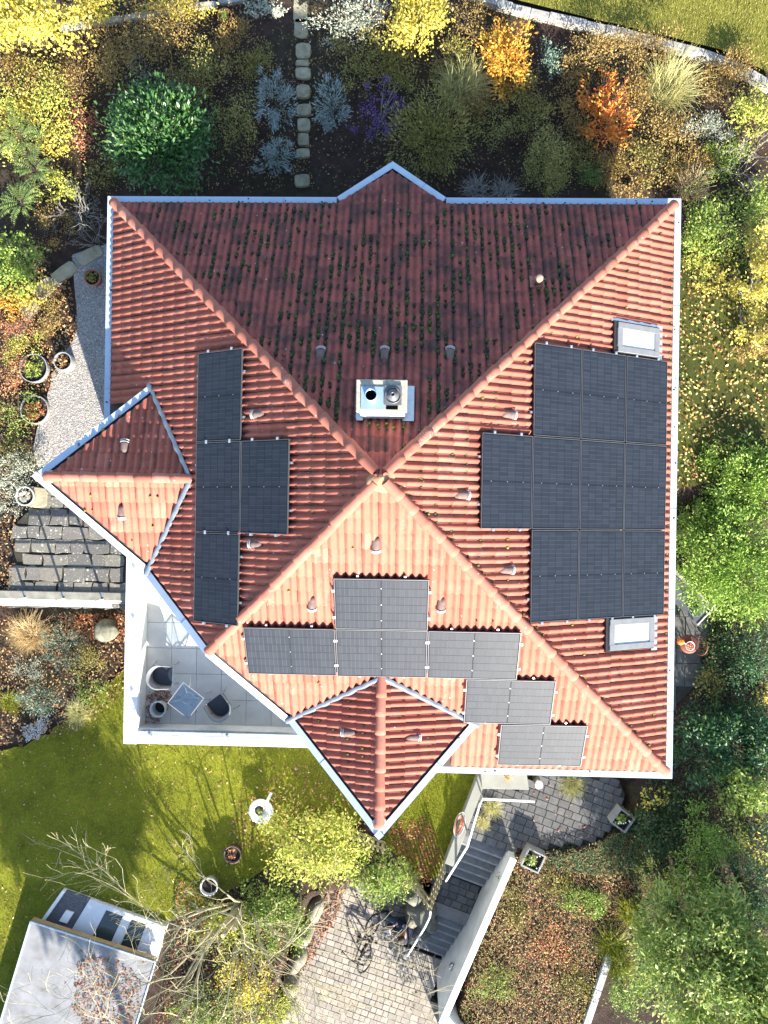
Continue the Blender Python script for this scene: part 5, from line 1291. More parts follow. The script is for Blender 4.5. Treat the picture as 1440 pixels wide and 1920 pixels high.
for lb, px, py, rx, ry, h, mt, n in (('sunlit yellow green leaves at the left edge between the mahonias', 20,235,45,60,0.6,'yellowgreen',1300), ('pale yellow leaves right of the upper mahonia', 110,255,40,50,0.45,'yellow',800), ('orange and pink leaves at the left edge under the yellow crown', 40,215,50,40,0.4,'orange',600), ('yellow green leaves left of the grey bare twigs', 110,345,36,40,0.4,'yellowgreen',700), ('gold leaves at the very top, right of the yellow crown', 180,20,70,30,0.5,'yellow',1300), ('pale yellow leaves at the top edge beside the kerb', 330,8,70,26,0.5,'yellow',1000), ('golden leaves at the left edge beside the sandstone slabs', 60,560,50,36,0.3,'yellow',700), ('orange leaves at the left edge below the sandstone row', 20,560,40,40,0.35,'orange',600)):
    shrub('border_shrub', lb, 'shrub', px, py, rx, ry, h, mt, n, 0.06, 0.028, group='sunlit shrubs of the left border')
for k, (px, py, rx, ry, h, mt, lb) in enumerate(((140,135,50,55,0.6,'gold','gold twiggy shrub between the left border and the golden bushes'), (345,165,48,45,0.6,'gold','gold twiggy shrub touching the laurel at its upper right'), (430,75,50,48,0.5,'gold','faded brown shrub below the terracotta pot'), (475,130,34,50,0.4,'olive','sparse olive shrub above the left lavender'), (905,200,40,38,0.5,'gold','brown shrub between the pale grass and the orange leaves'), (985,165,40,48,0.6,'olive','olive shrub under the orange bush, right'), (1000,215,46,40,0.6,'olive','dark olive shrub above the privet'), (1090,280,40,50,0.5,'olive','olive shrub between the privet and the flame red azalea'), (1155,300,46,36,0.45,'gold','gold low shrub directly below the flame red azalea'), (1200,180,36,60,0.6,'gold','gold shrub squeezed between azalea and yellow grass'), (1280,300,46,36,0.4,'gold','gold low shrub left of the brown dry grass'), (1345,310,40,40,0.4,'limegreen','green low shrub under the bare rose stems'), (1385,120,44,30,0.6,'gold','gold shrub at the right end of the curved edging'), (850,110,36,40,0.5,'olive','olive shrub under the bright yellow bush'), (740,120,42,40,0.4,'olive','olive shrub above the purple berries'))):
    shrub('twiggy_shrub', lb, 'shrub', px, py, rx, ry, h, mt, 1300, 0.05, 0.02, group='twiggy shrubs filling the north beds', spiky=0.5)
G = 'low perennials between the north shrubs'
for lb, px, py, rx, ry, h, mt, n in (('dark green low perennials right of the right lavender', 680,135,42,42,0.3,'olive',700), ('olive perennials between the purple berries and the pale grass', 760,140,42,45,0.4,'olive',900), ('bronze perennials beside the flame red azalea', 1075,205,30,55,0.5,'gold',700), ('orange leaves below the tall orange bush', 950,170,36,34,0.4,'orange',420), ('brown perennials under the golden brown bush', 1062,130,42,40,0.4,'gold',700), ('fading perennials at the north gutter right of the privet', 1180,345,48,28,0.3,'gold',700), ('reddish brown ground plants left of the laurel', 150,235,48,62,0.3,'red',700), ('dark leafy plants below the laurel, left', 185,320,40,36,0.35,'olive',600), ('silver dead stems right of the terracotta pot', 500,12,40,22,0.4,'silver',600), ('olive twiggy plants under the pale silvery patch', 680,85,60,36,0.35,'olive',900), ('grey green stems beside the orange bush', 1030,110,24,36,0.5,'bluegreen',500), ('brown faded plants right of the yellow grass clump', 1350,160,44,44,0.4,'gold',900), ('greenish plants below the pale santolina', 1375,275,36,36,0.4,'limegreen',600)):
    shrub('perennial', lb, 'shrub', px, py, rx, ry, h, mt, n, 0.055, 0.024, group=G)
# --- west side
G = 'low heathers along the west path'
for lb, px, py, rx, ry, mt in (('red and gold heather at the left edge, above the ring planters', 22,620,48,45,'red'), ('red heather at the left edge, level with the ring planters', 20,700,46,48,'red'), ('green heather left of the lower ring planter', 30,775,50,45,'limegreen'), ('gold heather below the pale sandstone slabs', 88,600,34,40,'gold'), ('yellow green perennials left of the gravel', 58,655,42,42,'yellowgreen'), ('dark green low shrub at the left edge above the silver santolina', 22,845,42,36,'olive')):
    shrub('heather', lb, 'shrub', px, py, rx, ry, 0.35, mt, 900, 0.045, 0.018, group=G)
shrub('santolina', 'silver grey santolina beside the west gable tip', 'shrub', 48, 885, 46, 42, 0.5, 'silver', 1500, 0.05, 0.014, spiky=0.6)
shrub('santolina', 'silver green santolina below the west gable tip at the left edge', 'shrub', 18, 925, 34, 40, 0.4, 'silver', 900, 0.05, 0.014, spiky=0.6)
# --- south west bed under the railing
ZL = LAWN
tuft('tan_grass', 'dense tan grass mound under the white railing', 48, 1192, 52, 0.6, 'tan', 900, 0.006, zg=ZL)
shrub('blue_juniper', 'grey green juniper right of the tan grass mound', 'shrub', 118, 1212, 40, 46, 0.45, 'bluegreen', 1600, 0.05, 0.012, zg=ZL, spiky=0.5)
shrub('blue_juniper', 'blue green dwarf conifer in the middle of the south west bed', 'shrub', 75, 1305, 46, 34, 0.4, 'bluegreen', 1500, 0.05, 0.014, zg=ZL, spiky=0.5)
shrub('white_heather', 'whitish heather below the tan grass mound', 'shrub', 50, 1255, 34, 28, 0.3, 'silver', 800, 0.04, 0.014, zg=ZL)
shrub('rock_rose', 'olive green shrub beside the white terrace wall', 'shrub', 168, 1238, 38, 36, 0.4, 'olive', 1000, 0.045, 0.02, zg=ZL)
shrub('rock_rose', 'lime green perennials between the dwarf conifer and the terrace wall', 'shrub', 165, 1300, 38, 30, 0.3, 'limegreen', 800, 0.045, 0.02, zg=ZL)
tuft('yellow_grass', 'yellow grass tuft at the lawn edge of the south west bed', 142, 1338, 34, 0.35, 'straw', 420, 0.006, zg=ZL)
bare('bare_rose', 'few grey bare stems in front of the white terrace wall', 150, 1285, ZL, 0.6, 4, 0.4, 0.008, 'greytwig', 2, 0.5)
tuft('green_sedge', 'dark green sedge at the left edge of the south west bed', 15, 1320, 32, 0.35, 'grass', 300, 0.006, zg=ZL)
# --- east side
G = 'yews along the east boundary'
shrub('yew_tree', 'dark green yew against the east gutter, topmost of the group', 'tree', 1318, 862, 46, 48, 1.5, 'yew', 2400, 0.075, 0.022, zg=-3.0, clumps=60, spread=0.2, spiky=0.4, group=G, trunk=True)
shrub('yew_tree', 'green yew at the right edge, above the big bright one', 'tree', 1392, 890, 70, 70, 2.0, 'yew', 7500, 0.08, 0.028, zg=-3.1, clumps=160, spread=0.2, spiky=0.4, group=G, trunk=True)
shrub('yew_tree', 'big bright green yew beside the slate bench', 'tree', 1362, 1030, 102, 112, 2.9, 'yew', 15000, 0.085, 0.03, zg=EAST, clumps=300, spread=0.2, spiky=0.4, group=G, trunk=True)
shrub('yew_tree', 'narrow green yew between the bright yew and the gutter', 'tree', 1288, 985, 36, 62, 2.2, 'yew', 2600, 0.08, 0.024, zg=EAST, clumps=60, spread=0.2, spiky=0.4, group=G, trunk=True)
bare('autumn_tree', 'half bare tree with yellow leaves over the east lawn', 1400, 560, UP, 2.0, 9, 0.75, 0.020, 'greytwig', 3, 0.9, (3200, 'yellow', 0.085), cat='tree')
bare('autumn_tree', 'pale bare twigs with red and gold leaves at the right edge', 1435, 650, UP, 1.4, 6, 0.55, 0.014, 'greytwig', 3, 1.0, (1400, 'gold', 0.075), cat='tree')
shrub('yellow_shrub', 'yellow shrub beside the north east gutter', 'shrub', 1308, 490, 28, 42, 0.5, 'yellowgreen', 700, 0.05, 0.024)
shrub('cranesbill', 'green and red low leaves beside the slate bench end', 'shrub', 1362, 1148, 36, 24, 0.25, 'limegreen', 420, 0.07, 0.05, zg=EAST)
shrub('cranesbill', 'dark reddish low leaves right of the garden chair', 'shrub', 1350, 1230, 40, 60, 0.25, 'ivy', 900, 0.06, 0.045, zg=EAST)
shrub('cranesbill', 'olive low leaves at the path edge above the rhododendron', 'shrub', 1330, 1290, 34, 40, 0.3, 'olive', 600, 0.06, 0.04, zg=EAST)
shrub('box_shrub', 'dark green shrub at the right edge, right of the garden chair', 'shrub', 1408, 1235, 48, 70, 1.0, 'rhodo', 2200, 0.06, 0.026, zg=EAST)
G = 'dark evergreens along the lower east boundary'
EV = (('rhododendron', 'dark green rhododendron with yellow leaves beside the lower east gutter', 1345,1390,85,72,1.4,'rhodo',3400,0.11,0.036), ('rhododendron', 'dark rhododendron at the right edge, level with the south gutter', 1425,1420,50,85,1.5,'rhodo',2000,0.11,0.036),
      ('ivy_shrub', 'dark ivy mound at the end of the paved landing', 1232,1530,50,58,0.6,'ivy',2200,0.06,0.05), ('yew_shrub', 'green conifer below the rhododendron', 1330,1560,62,62,1.4,'yew',2600,0.07,0.022), ('yew_shrub', 'dark green conifer at the right edge, middle of the lower garden', 1415,1560,52,80,1.6,'rhodo',2200,0.06,0.022),
      ('yew_shrub', 'green conifer mass left of the pale trunk in the lower garden', 1300,1645,52,50,1.2,'yew',1900,0.07,0.022), ('yew_shrub', 'dark green conifer at the right edge above the big pine', 1412,1680,55,60,1.6,'rhodo',2200,0.07,0.024))
for nm, lb, px, py, rx, ry, h, mt, n, ll, lw in EV:
    shrub(nm, lb, 'shrub', px, py, rx, ry, h, mt, n, ll, lw, zg=-4.2, group=G, clumps=60, spread=0.22, spiky=0.3)
shrub('maple_shrub', 'bright yellow leaves among dark evergreens right of the landing', 'shrub', 1222, 1492, 26, 22, 0.9, 'yellow', 120, 0.07, 0.05, zg=-4.2)
shrub('maple_shrub', 'yellow green weeping shrub left of the big pine', 'shrub', 1240, 1645, 42, 40, 0.8, 'yellowgreen', 900, 0.05, 0.024, zg=-4.2)
shrub('maple_shrub', 'yellow leaves high at the right edge beside the dark conifers', 'shrub', 1420, 1560, 40, 50, 2.2, 'yellow', 160, 0.07, 0.045, zg=-4.2)
shrub('maple_shrub', 'golden leaves at the right edge just above the big pine', 'shrub', 1412, 1772, 36, 36, 2.2, 'yellow', 260, 0.06, 0.04, zg=-4.2)
shrub('maple_shrub', 'golden leaves at the right edge beside the rhododendrons', 'shrub', 1432, 1295, 18, 26, 1.0, 'yellow', 160, 0.06, 0.04, zg=-4.2)
shrub('pine_tree', 'big pale green pine filling the bottom right corner', 'tree', 1330, 1815, 150, 140, 4.2, 'pine', 18000, 0.13, 0.042, zg=-4.3, clumps=330, spread=0.16, spiky=0.3, trunk=True, tilt=0.9)
for lb, px, py, rx, ry, h, mt, n in (('bright green broad crown above the pine, right of the weeping shrub', 1330,1715,60,42,2.4,'yew',2600), ('sunlit lime crown at the right edge below the golden leaves', 1425,1850,50,70,3.2,'pine',2600), ('lime green crown between the edging strip and the pine', 1225,1760,42,45,1.6,'limegreen',1700), ('green broad crown at the right edge, beside the dark conifer', 1400,1490,46,50,1.8,'limegreen',1300)):
    shrub('hazel_bush', lb, 'shrub', px, py, rx, ry, h, mt, n, 0.09, 0.045, zg=-4.2, group='green broadleaf bushes of the lower east boundary')
shrub('juniper', 'dark green juniper between the edging strip and the pine', 'shrub', 1172, 1870, 36, 62, 0.8, 'yew', 1300, 0.06, 0.016, zg=-4.25)
G = 'green sedges left of the pine'
for lb, px, py in (('green sedge at the top of the edging strip', 1150,1775), ('green sedge below the yellow green weeping shrub', 1185,1715), ('green sedge left of the pine, halfway down the edging', 1165,1815)):
    tuft('green_sedge', lb, px, py, 42, 0.45, 'grass', 320, 0.008, zg=-4.2, group=G)
shrub('pachysandra', 'green leafy patch in the leaf covered lower garden', 'shrub', 1075, 1685, 36, 36, 0.2, 'limegreen', 700, 0.05, 0.025, zg=-4.2)
for lb, px, py, rx, ry, mt, n in (('olive weeds along the foot of the stair wall coping', 965,1690,30,60,'olive',500), ('low green weeds at the bottom edge of the lower garden', 930,1850,48,50,'limegreen',700), ('reddish low weeds in the middle of the lower garden', 1030,1790,60,60,'red',800), ('dark olive weeds beside the edging strip', 1080,1840,40,60,'olive',700), ('olive weeds under the square planter', 1040,1650,36,26,'olive',500)):
    shrub('garden_weeds', lb, 'shrub', px, py, rx, ry, 0.14, mt, n, 0.05, 0.024, zg=-4.2, group='weeds in the lower garden')
shrub('pachysandra', 'darker green leafy patch beside the upper one in the lower garden', 'shrub', 1120, 1695, 30, 32, 0.25, 'yew', 700, 0.05, 0.022, zg=-4.2)
# --- south: bushes between lawn and court
shrub('bamboo_bush', 'big sunlit yellow bush left of the south gable tip', 'shrub', 578, 1590, 88, 82, 1.5, 'yellowgreen', 5200, 0.095, 0.034, zg=LAWN-0.2, clumps=80, spread=0.26)
shrub('rhododendron', 'lime green rhododendron with pink flowers below the south gable tip', 'shrub', 703, 1640, 66, 52, 1.2, 'limegreen', 3200, 0.085, 0.03, zg=LAWN-0.4, clumps=70, spread=0.24, berries=(26, 0.035, 'pink'))
shrub('laurel_bush', 'green bush between the bare tree and the leaf strewn court edge', 'shrub', 502, 1722, 66, 72, 1.1, 'limegreen', 3000, 0.085, 0.03, zg=LAWN-0.3, clumps=60, spread=0.26)
shrub('spirea_bush', 'yellow leafy bush at the bottom edge under the bare tree', 'shrub', 500, 1890, 70, 45, 0.9, 'yellowgreen', 1700, 0.07, 0.028, zg=LAWN-0.4)
tuft('ornamental_grass', 'pale yellow grass tuft in the landing corner, the upper one', 922, 1518, 26, 0.35, 'straw', 260, 0.005, zg=LAWN)
tuft('ornamental_grass', 'pale yellow grass tuft beside the top stair, the lower one', 905, 1545, 22, 0.3, 'straw', 220, 0.005, zg=LAWN)
tuft('ornamental_grass', 'fluffy green grass clump under the south gutter by the lamp', 1075, 1475, 34, 0.5, 'straw', 420, 0.005, zg=LAWN)
tuft('ornamental_grass', 'small dry grass on the concrete bin box', 952, 1460, 12, 0.2, 'tan', 90, 0.004, zg=LAWN+0.9)
for pl, nm in ((PLANT_A, 'white flowers in the planter below the landing'), (PLANT_B, 'white flowers in the planter at the far landing end')):
    VEGSEED[0] += 1; rg = np.random.default_rng(VEGSEED[0]); o = empty('potted_flower', (pl.location[0], pl.location[1], pl.location[2]+0.34), 0, nm, 'flower', 'flowers in the square planters')
    P, out = crown_points(rg, 260, np.array([-0.04,0.03,0.07]), np.array([0.17,0.17,0.10]), 14, 0.3); V, F = leaf_quads(P, unit(rg.normal(0,1,(260,3))), out+np.array([0,0,1.0]), np.full(260,0.055), np.full(260,0.03)); link('foliage', np_mesh('pf', V, F), M['limegreen'], o)
    m = MB()
    for k in range(7): m.blob((rg.uniform(-0.17,0.17), rg.uniform(-0.17,0.17), 0.17), 0.02, k, 1, 0.1); 
    m.build('blossom', M['whitepetal'], o)

VEGSEED[0] += 1
shrub('lime_tree', 'round lime tree south of the garden shed, shading the lawn', 'tree', 0, 0, 1, 1, 1, 'limegreen', 10, trunk=True)
_lt = [o for o in bpy.data.objects if o.name.startswith('lime_tree') and o.type == 'EMPTY'][0]
for c in children(_lt): bpy.data.objects.remove(c)
rg = np.random.default_rng(77); _lt.location = (-3.6, -23.2, LAWN)
P, out = crown_points(rg, 16000, np.array([0,0,7.0]), np.array([2.2,1.7,0.95]), 160, 0.3, -1.0)
V, F = leaf_quads(P, unit(rg.normal(0,1,(16000,3))), out+np.array([0,0,1.0]), np.full(16000,0.26), np.full(16000,0.2)); link('crown', np_mesh('lime', V, F), M['rhodo'], _lt)
m = MB(); m.tube([(0,0,-0.1),(0.05,0.02,3.0),(0,0,6.9)], [0.17,0.13,0.06], 9)
for k in range(9): a = k*0.7; m.tube([(0,0,5.2+0.15*k),(0.8*math.cos(a),0.6*math.sin(a),6.6),(1.5*math.cos(a),1.1*math.sin(a),7.1)], [0.05,0.03,0.012], 5)
m.build('trunk', M['bark'], _lt)
for lb, px, py, rx, ry, h, mt, n in (('yellow green undergrowth below the bare tree, the upper patch', 430,1760,62,55,0.6,'yellowgreen',1700), ('lime green undergrowth at the bottom edge beneath the bare tree', 405,1880,70,50,0.6,'limegreen',1700), ('yellow leafy undergrowth between the bare tree and the green bush', 470,1830,50,50,0.7,'yellow',1200)):
    shrub('undergrowth', lb, 'shrub', px, py, rx, ry, h, mt, n, 0.075, 0.03, zg=LAWN, group='undergrowth below the bare tree')
shrub('shade_hedge', 'unseen hedge added south of the white stair wall to shade the court', 'hedge', 840, 2010, 62, 40, 2.6, 'yew', 3600, 0.09, 0.04, zg=LOW, clumps=80)  # out of view, added to cast soft shade on the court
# --- the big bare tree at the bottom left
VEGSEED[0] += 1; rg = np.random.default_rng(7)
p = at(452, 1700, LAWN); bt = empty('bare_tree', p, 0, 'large leafless many stemmed tree at the bottom left', 'tree')
m = MB(); tips = []
M['tree_bark'] = plain('lichened_bark', (0.40,0.355,0.215), (0.26,0.23,0.135), rough=0.95, scale=6, bmp=0.01, bscale=30)
stems = [(0.9,-0.9),(1.3,-0.5),(-1.3,-0.9),(-0.2,-1.2),(-0.55,-0.30),(-0.95,0.05),(-0.25,0.35),(0.40,-0.05),(0.75,-0.45),(0.1,-0.75),(-0.75,-0.75),(-1.15,-0.5),(1.0,-0.1),(-0.55,0.6),(0.25,0.55)]
for i, (dx, dy) in enumerate(stems):
    branches(m, rg, (0.10*dx, 0.10*dy, -0.1), (dx*1.0, dy*1.0, 1.0), (1.6 if dy > 0.3 else 2.2), 0.040*rg.uniform(0.75,1.15), 0, 5, tips, nseg=3, wig=0.16, upb=0.02, kids=(2,3), shrink=0.72, rmin=0.0042, angle=0.7)
m.build('branches', M['tree_bark'], bt)
m = MB()
for a in (0.3, 2.2, 4.0): m.tube([(0.12*math.cos(a),0.12*math.sin(a),-0.2),(0.10*math.cos(a)-0.05,0.10*math.sin(a)-0.05,0.5),(0.18*math.cos(a)-0.12,0.18*math.sin(a)-0.1,1.1)], [0.11,0.09,0.06], 9)
m.build('trunk', M['tree_bark'], bt)
T = np.array(tips); i = rg.integers(0, len(T), 130); rd = unit(rg.normal(0,1,(130,3))); V, F = leaf_quads(T[i], rd, unit(rd[::-1]+np.array([0,0,1])), np.full(130,0.075), np.full(130,0.035)); link('dead_leaves', np_mesh('dead', V, F), M['litter_rust'], bt)

# ------------------------------------------------------------------ grass blades, leaf litter, moss, ground cover (nobody could count these)
def blades(poly, z, n, h, mat, name, label, seed):
    q = scatter_xy(poly, n, seed); rg = np.random.default_rng(seed); n = len(q); a = rg.uniform(0, 2*PI, n); hh = h*rg.uniform(0.5, 1.3, n); ln = rg.uniform(0.2, 1.1, n)*hh
    V = np.zeros((n,3,3)); w_ = 0.006
    V[:,0] = np.stack([q[:,0]-np.sin(a)*w_, q[:,1]+np.cos(a)*w_, np.full(n,z)], -1); V[:,1] = np.stack([q[:,0]+np.sin(a)*w_, q[:,1]-np.cos(a)*w_, np.full(n,z)], -1)
    V[:,2] = np.stack([q[:,0]+np.cos(a)*ln, q[:,1]+np.sin(a)*ln, z+hh], -1)
    tag(link(name, np_mesh(name, V.reshape(-1,3), np.arange(n*3).reshape(n,3)), M[mat]), label, None, None, 'stuff')
blades(LAWN_SW, LAWN+0.012, 60000, 0.045, 'grass', 'grass', 'short mossy grass on the lawn below the terrace', 21)
blades(LAWN_S, LAWN+0.016, 14000, 0.045, 'grass', 'grass', 'short grass on the strip beside the stair wall', 22)
M['grass_dry'] = L_('dry_grass_blade', [(0.14,0.14,0.025),(0.20,0.19,0.035),(0.27,0.24,0.06)], 0.3)
blades(LAWN_N, zN+0.05, 20000, 0.05, 'grass_dry', 'grass', 'short grass beyond the curved pale edging', 23)
def litter(poly, n, mat, label, seed, size=0.06, z=None, name='fallen_leaves', lift=0.02, clump=0.0):
    q = scatter_xy(poly, n, seed); rg = np.random.default_rng(seed); n = len(q)
    if clump > 0:
        k = vnoise(q[:,0], q[:,1], 1.1, seed) > clump-0.6*rg.uniform(0,1,n); q = q[k]; n = len(q)
    zz = (zt(q[:,0], q[:,1]) if z is None else np.full(n, z)) + lift + rg.uniform(0, 0.03, n)
    a = rg.uniform(0, 2*PI, n); D = np.stack([np.cos(a), np.sin(a), rg.normal(0, 0.25, n)], -1); Nn = unit(np.stack([rg.normal(0,0.4,n), rg.normal(0,0.4,n), np.ones(n)], -1)); sc = rg.uniform(0.55, 1.25, n)*size
    V, F = leaf_quads(np.stack([q[:,0], q[:,1], zz], -1), D, Nn, sc, sc*rg.uniform(0.35,0.6,n), 0.3)
    tag(link(name, np_mesh(name, V, F), M[mat]), label, None, None, 'stuff')
litter(LAWN_SW, 1100, 'litter', 'pale fallen leaves scattered over the lawn below the terrace', 31, 0.075)
litter(pxpoly([(560,1420),(690,1500),(680,1590),(560,1600),(430,1580),(440,1500)], LAWN), 700, 'litter', 'fallen leaves on the lawn near the south gable', 32, 0.08)
litter(LAWN_E, 1900, 'litter_yellow', 'yellow fallen leaves strewn on the east lawn', 33, 0.08, z=UP+0.012)
NB = pxpoly([(100,60),(450,10),(900,10),(1250,100),(1420,180),(1420,400),(1280,360),(200,360),(120,440),(90,300)], UP)
litter(NB, 5200, 'litter', 'brown fallen leaves on the soil of the north beds', 34, 0.05, clump=0.1)
WB = pxpoly([(0,480),(130,520),(150,620),(100,720),(70,800),(40,900),(-20,900),(-20,480)], UP)
litter(WB, 2600, 'litter', 'fallen leaves along the west path edge', 35, 0.07)
litter(pxpoly([(-20,1160),(235,1160),(235,1300),(150,1370),(-20,1400)], LAWN), 2600, 'litter', 'fallen leaves in the south west bed', 36, 0.075, z=LAWN)
litter(pxpoly([(110,1150),(235,1150),(235,1200),(120,1195)], LAWN), 700, 'litter_rust', 'rust brown leaves heaped under the railing', 37, 0.08, z=LAWN)
litter(pxpoly([(0,900),(30,960),(25,1140),(-20,1140),(-20,900)], UP), 600, 'litter', 'fallen leaves left of the flagstone patio', 38, 0.07, z=UP)
litter(pxpoly([(720,1545),(800,1530),(830,1600),(800,1660),(760,1640)], LAWN), 900, 'litter_rust', 'rust brown leaf heap inside the wooden fence', 39, 0.08, z=LAWN)
litter(pxpoly([(560,1660),(650,1640),(640,1700),(590,1790),(560,1830),(545,1830),(570,1740)], LOW), 1500, 'litter_rust', 'rust brown leaves along the left edge of the court', 40, 0.07, z=LOW+0.02)
RG = pxpoly([(955,1600),(1090,1590),(1180,1550),(1260,1560),(1210,1680),(1140,1790),(1090,1940),(850,1940),(900,1760)], -4.2)
litter(RG, 5200, 'litter_rust', 'rust brown leaves covering the lower garden', 41, 0.065)
litter(RG, 1600, 'litter', 'paler leaves covering the lower garden', 42, 0.055, clump=0.2)
blades(RG, -4.2, 6500, 0.10, 'straw', 'grass', 'thin dry grass in the lower garden', 64)
litter(RG, 2200, 'olive', 'small low olive green weeds in the lower garden', 43, 0.055, name='ground_cover', clump=-0.1)
litter(pxpoly([(1000,1590),(1100,1580),(1180,1545),(1250,1490),(1290,1560),(1230,1640),(1120,1640),(1020,1625)], -4.2), 5200, 'ivy', 'dark ivy ground cover below the landing', 44, 0.055, name='ivy', lift=0.04)
litter(pxpoly([(1240,1340),(1440,1300),(1440,1900),(1200,1900),(1180,1600)], -4.2), 11000, 'ivy', 'dark ivy under the evergreens', 45, 0.06, name='ivy', lift=0.05)
litter(pxpoly([(1330,1130),(1440,1100),(1440,1330),(1290,1330)], EAST), 1800, 'ivy', 'dark ground cover beside the east path', 46, 0.06, name='ground_cover', lift=0.04)
litter(pxpoly([(276,1300),(310,1285),(325,1310),(300,1345),(300,1352),(276,1355)], TZ), 260, 'litter_rust', 'dead leaves in the terrace corner round the pot', 47, 0.07, z=TZ, lift=0.005)
litter(LAND, 60, 'litter_rust', 'few dead leaves on the paved landing', 48, 0.07, z=LAWN+0.02, lift=0.004)
litter(pxpoly([(330,1650),(520,1660),(540,1800),(520,1920),(290,1920),(330,1750)], LAWN), 2400, 'litter_rust', 'rust brown leaves under the bare tree', 49, 0.075)
litter(pxpoly([(330,1650),(560,1640),(560,1920),(300,1920)], LAWN), 3200, 'ivy', 'ivy ground cover under the bare tree', 50, 0.06, name='ivy', lift=0.04)
litter(COURTF, 220, 'litter_rust', 'few dead leaves on the paved court', 51, 0.06, z=LOW+0.02, lift=0.004)
# more low filler plants in the beds
litter(NB, 5500, 'gold', 'dry golden stalks and leaves between the shrubs of the north beds', 152, 0.055, name='ground_cover', lift=0.06, clump=0.35)
litter(NB, 4500, 'olive', 'small low olive plants between the shrubs of the north beds', 52, 0.05, name='ground_cover', lift=0.05, clump=0.5)
litter(pxpoly([(1280,380),(1440,330),(1440,520),(1290,470)], UP), 1500, 'yellowgreen', 'yellow green low plants at the north east corner', 53, 0.06, name='ground_cover', lift=0.06)

# moss cushions on the roof
def moss(slots, mat, label, seed):
    m = MB(); rg = random.Random(seed); bm = bmesh.new(); bmesh.ops.create_icosphere(bm, subdivisions=1, radius=1); IV = np.array([v.co[:] for v in bm.verts]); IF = np.array([[v.index for v in f.verts] for f in bm.faces]); bm.free()
    Vs, Fs = [], []
    for n_, (fr, u, v, r) in enumerate(slots):
        k = 1+0.25*np.array([math.sin(5*q[0]+n_)+math.sin(7*q[1]-n_) for q in IV])*0.5
        Q = IV*k[:,None]*np.array([r, r*rg.uniform(0.8,1.4), r*0.75]); c = fpt(fr, u, v, 0.036)
        Vs.append(c + Q[:,0:1]*fr[1] + Q[:,1:2]*fr[2] + Q[:,2:3]*fr[3]); Fs.append(IF+n_*len(IV))
    o = link('moss', np_mesh('moss', np.vstack(Vs), np.vstack(Fs)), mat); tag(hp(o), label, None, None, 'stuff')
def moss_mat(name, a, b, c3):
    m, t, p, o = _new(name); c = ramp(t, rnd(t), [(0.0, a), (0.6, b), (1.0, c3)]); c = mixc(t, maprange(t, noise(t, 60, 4), 0.4, 0.7, 0, 0.6), c, a); t.links.new(c, p.inputs['Base Color']); p.inputs['Roughness'].default_value = 1.0; bump(t, p, noise(t, 130, 3), 0.01, 0.8); return m
M['moss'] = moss_mat('roof_moss', (0.022,0.025,0.012), (0.034,0.042,0.013), (0.09,0.13,0.018))
rg = random.Random(9); sl = []
fr = FR['N']
for k in range(3600):
    row = rg.randint(0, 21); v = VE - row*COURSE - rg.choice((0.03, 0.05, 0.30, 0.16, 0.22)); lim = v*CP-0.25
    if lim < 0.3: continue
    u = rg.uniform(-lim, lim); u = (math.floor((u-0.07)/0.30)*0.30 + 0.07 + rg.gauss(0, 0.022)) if rg.random() < 0.42 else (round((u-0.07)/0.15)*0.15 + 0.07 + rg.gauss(0,0.02))
    if v*CP < 2.3 and abs(u) < 0.75: continue
    cl = vnoise(u, v, 0.8, 2.0)
    if rg.random() > 0.12 + 0.8*max(0.0, min(1.0, 0.45+0.6*cl+0.5*vnoise(u, v, 2.3, 5.0))): continue
    big = rg.uniform(0.016, 0.058)
    for j in range(rg.choice((2,3,4,6))): sl.append((fr, u+rg.gauss(0,0.022), v+rg.gauss(0,0.04), big*rg.uniform(0.4,1.0)))
moss(sl, M['moss'], 'dark moss cushions on the north slope', 1)
M['moss_dry'] = moss_mat('dry_roof_moss', (0.06,0.05,0.015), (0.13,0.13,0.025), (0.24,0.25,0.04))
sl = []
for side, n in (('E', 120), ('W', 40), ('S', 26)):
    fr = FR[side]
    for k in range(n):
        v = VE - rg.randint(0, 20)*COURSE - rg.choice((0.02, 0.04)); lim = v*CP-0.25
        if lim < 0.2: continue
        u = rg.uniform(-lim, lim); u = round(u/0.15)*0.15+rg.uniform(-0.02,0.02); pt = fpt(fr, u, v)
        if pt[0]+pt[1] < CHL+0.3: continue
        for j in range(rg.choice((1,1,2))): sl.append((fr, u+0.05*j, v+0.03*j, rg.uniform(0.016, 0.038)))
for key, n in ((('W',1),60), (('W',-1),16), (('S',-1),26), (('S',1),34)):
    fr = WING[key]; main = FR[key[0]]
    for k in range(n*3):
        if n <= 0: break
        v = rg.uniform(0.15, 2.0); a_ = rg.uniform(RIN, TIP); pt = np.array([-a_,0,RZ]) if key[0] == 'W' else np.array([0,-a_,RZ]); u = fcoord(fr, pt)[0]; q = fpt(fr, u, v, 0.03)
        if np.dot(q-main[0], main[3]) < 0.06: continue
        lat = abs(q[1]) if key[0] == 'W' else abs(q[0])
        if a_ > TIP-0.3 - lat*(TIP-VX)/VY: continue
        sl.append((fr, round(u/0.15)*0.15, round(v/COURSE)*COURSE+0.05, rg.uniform(0.016, 0.04))); n -= 1
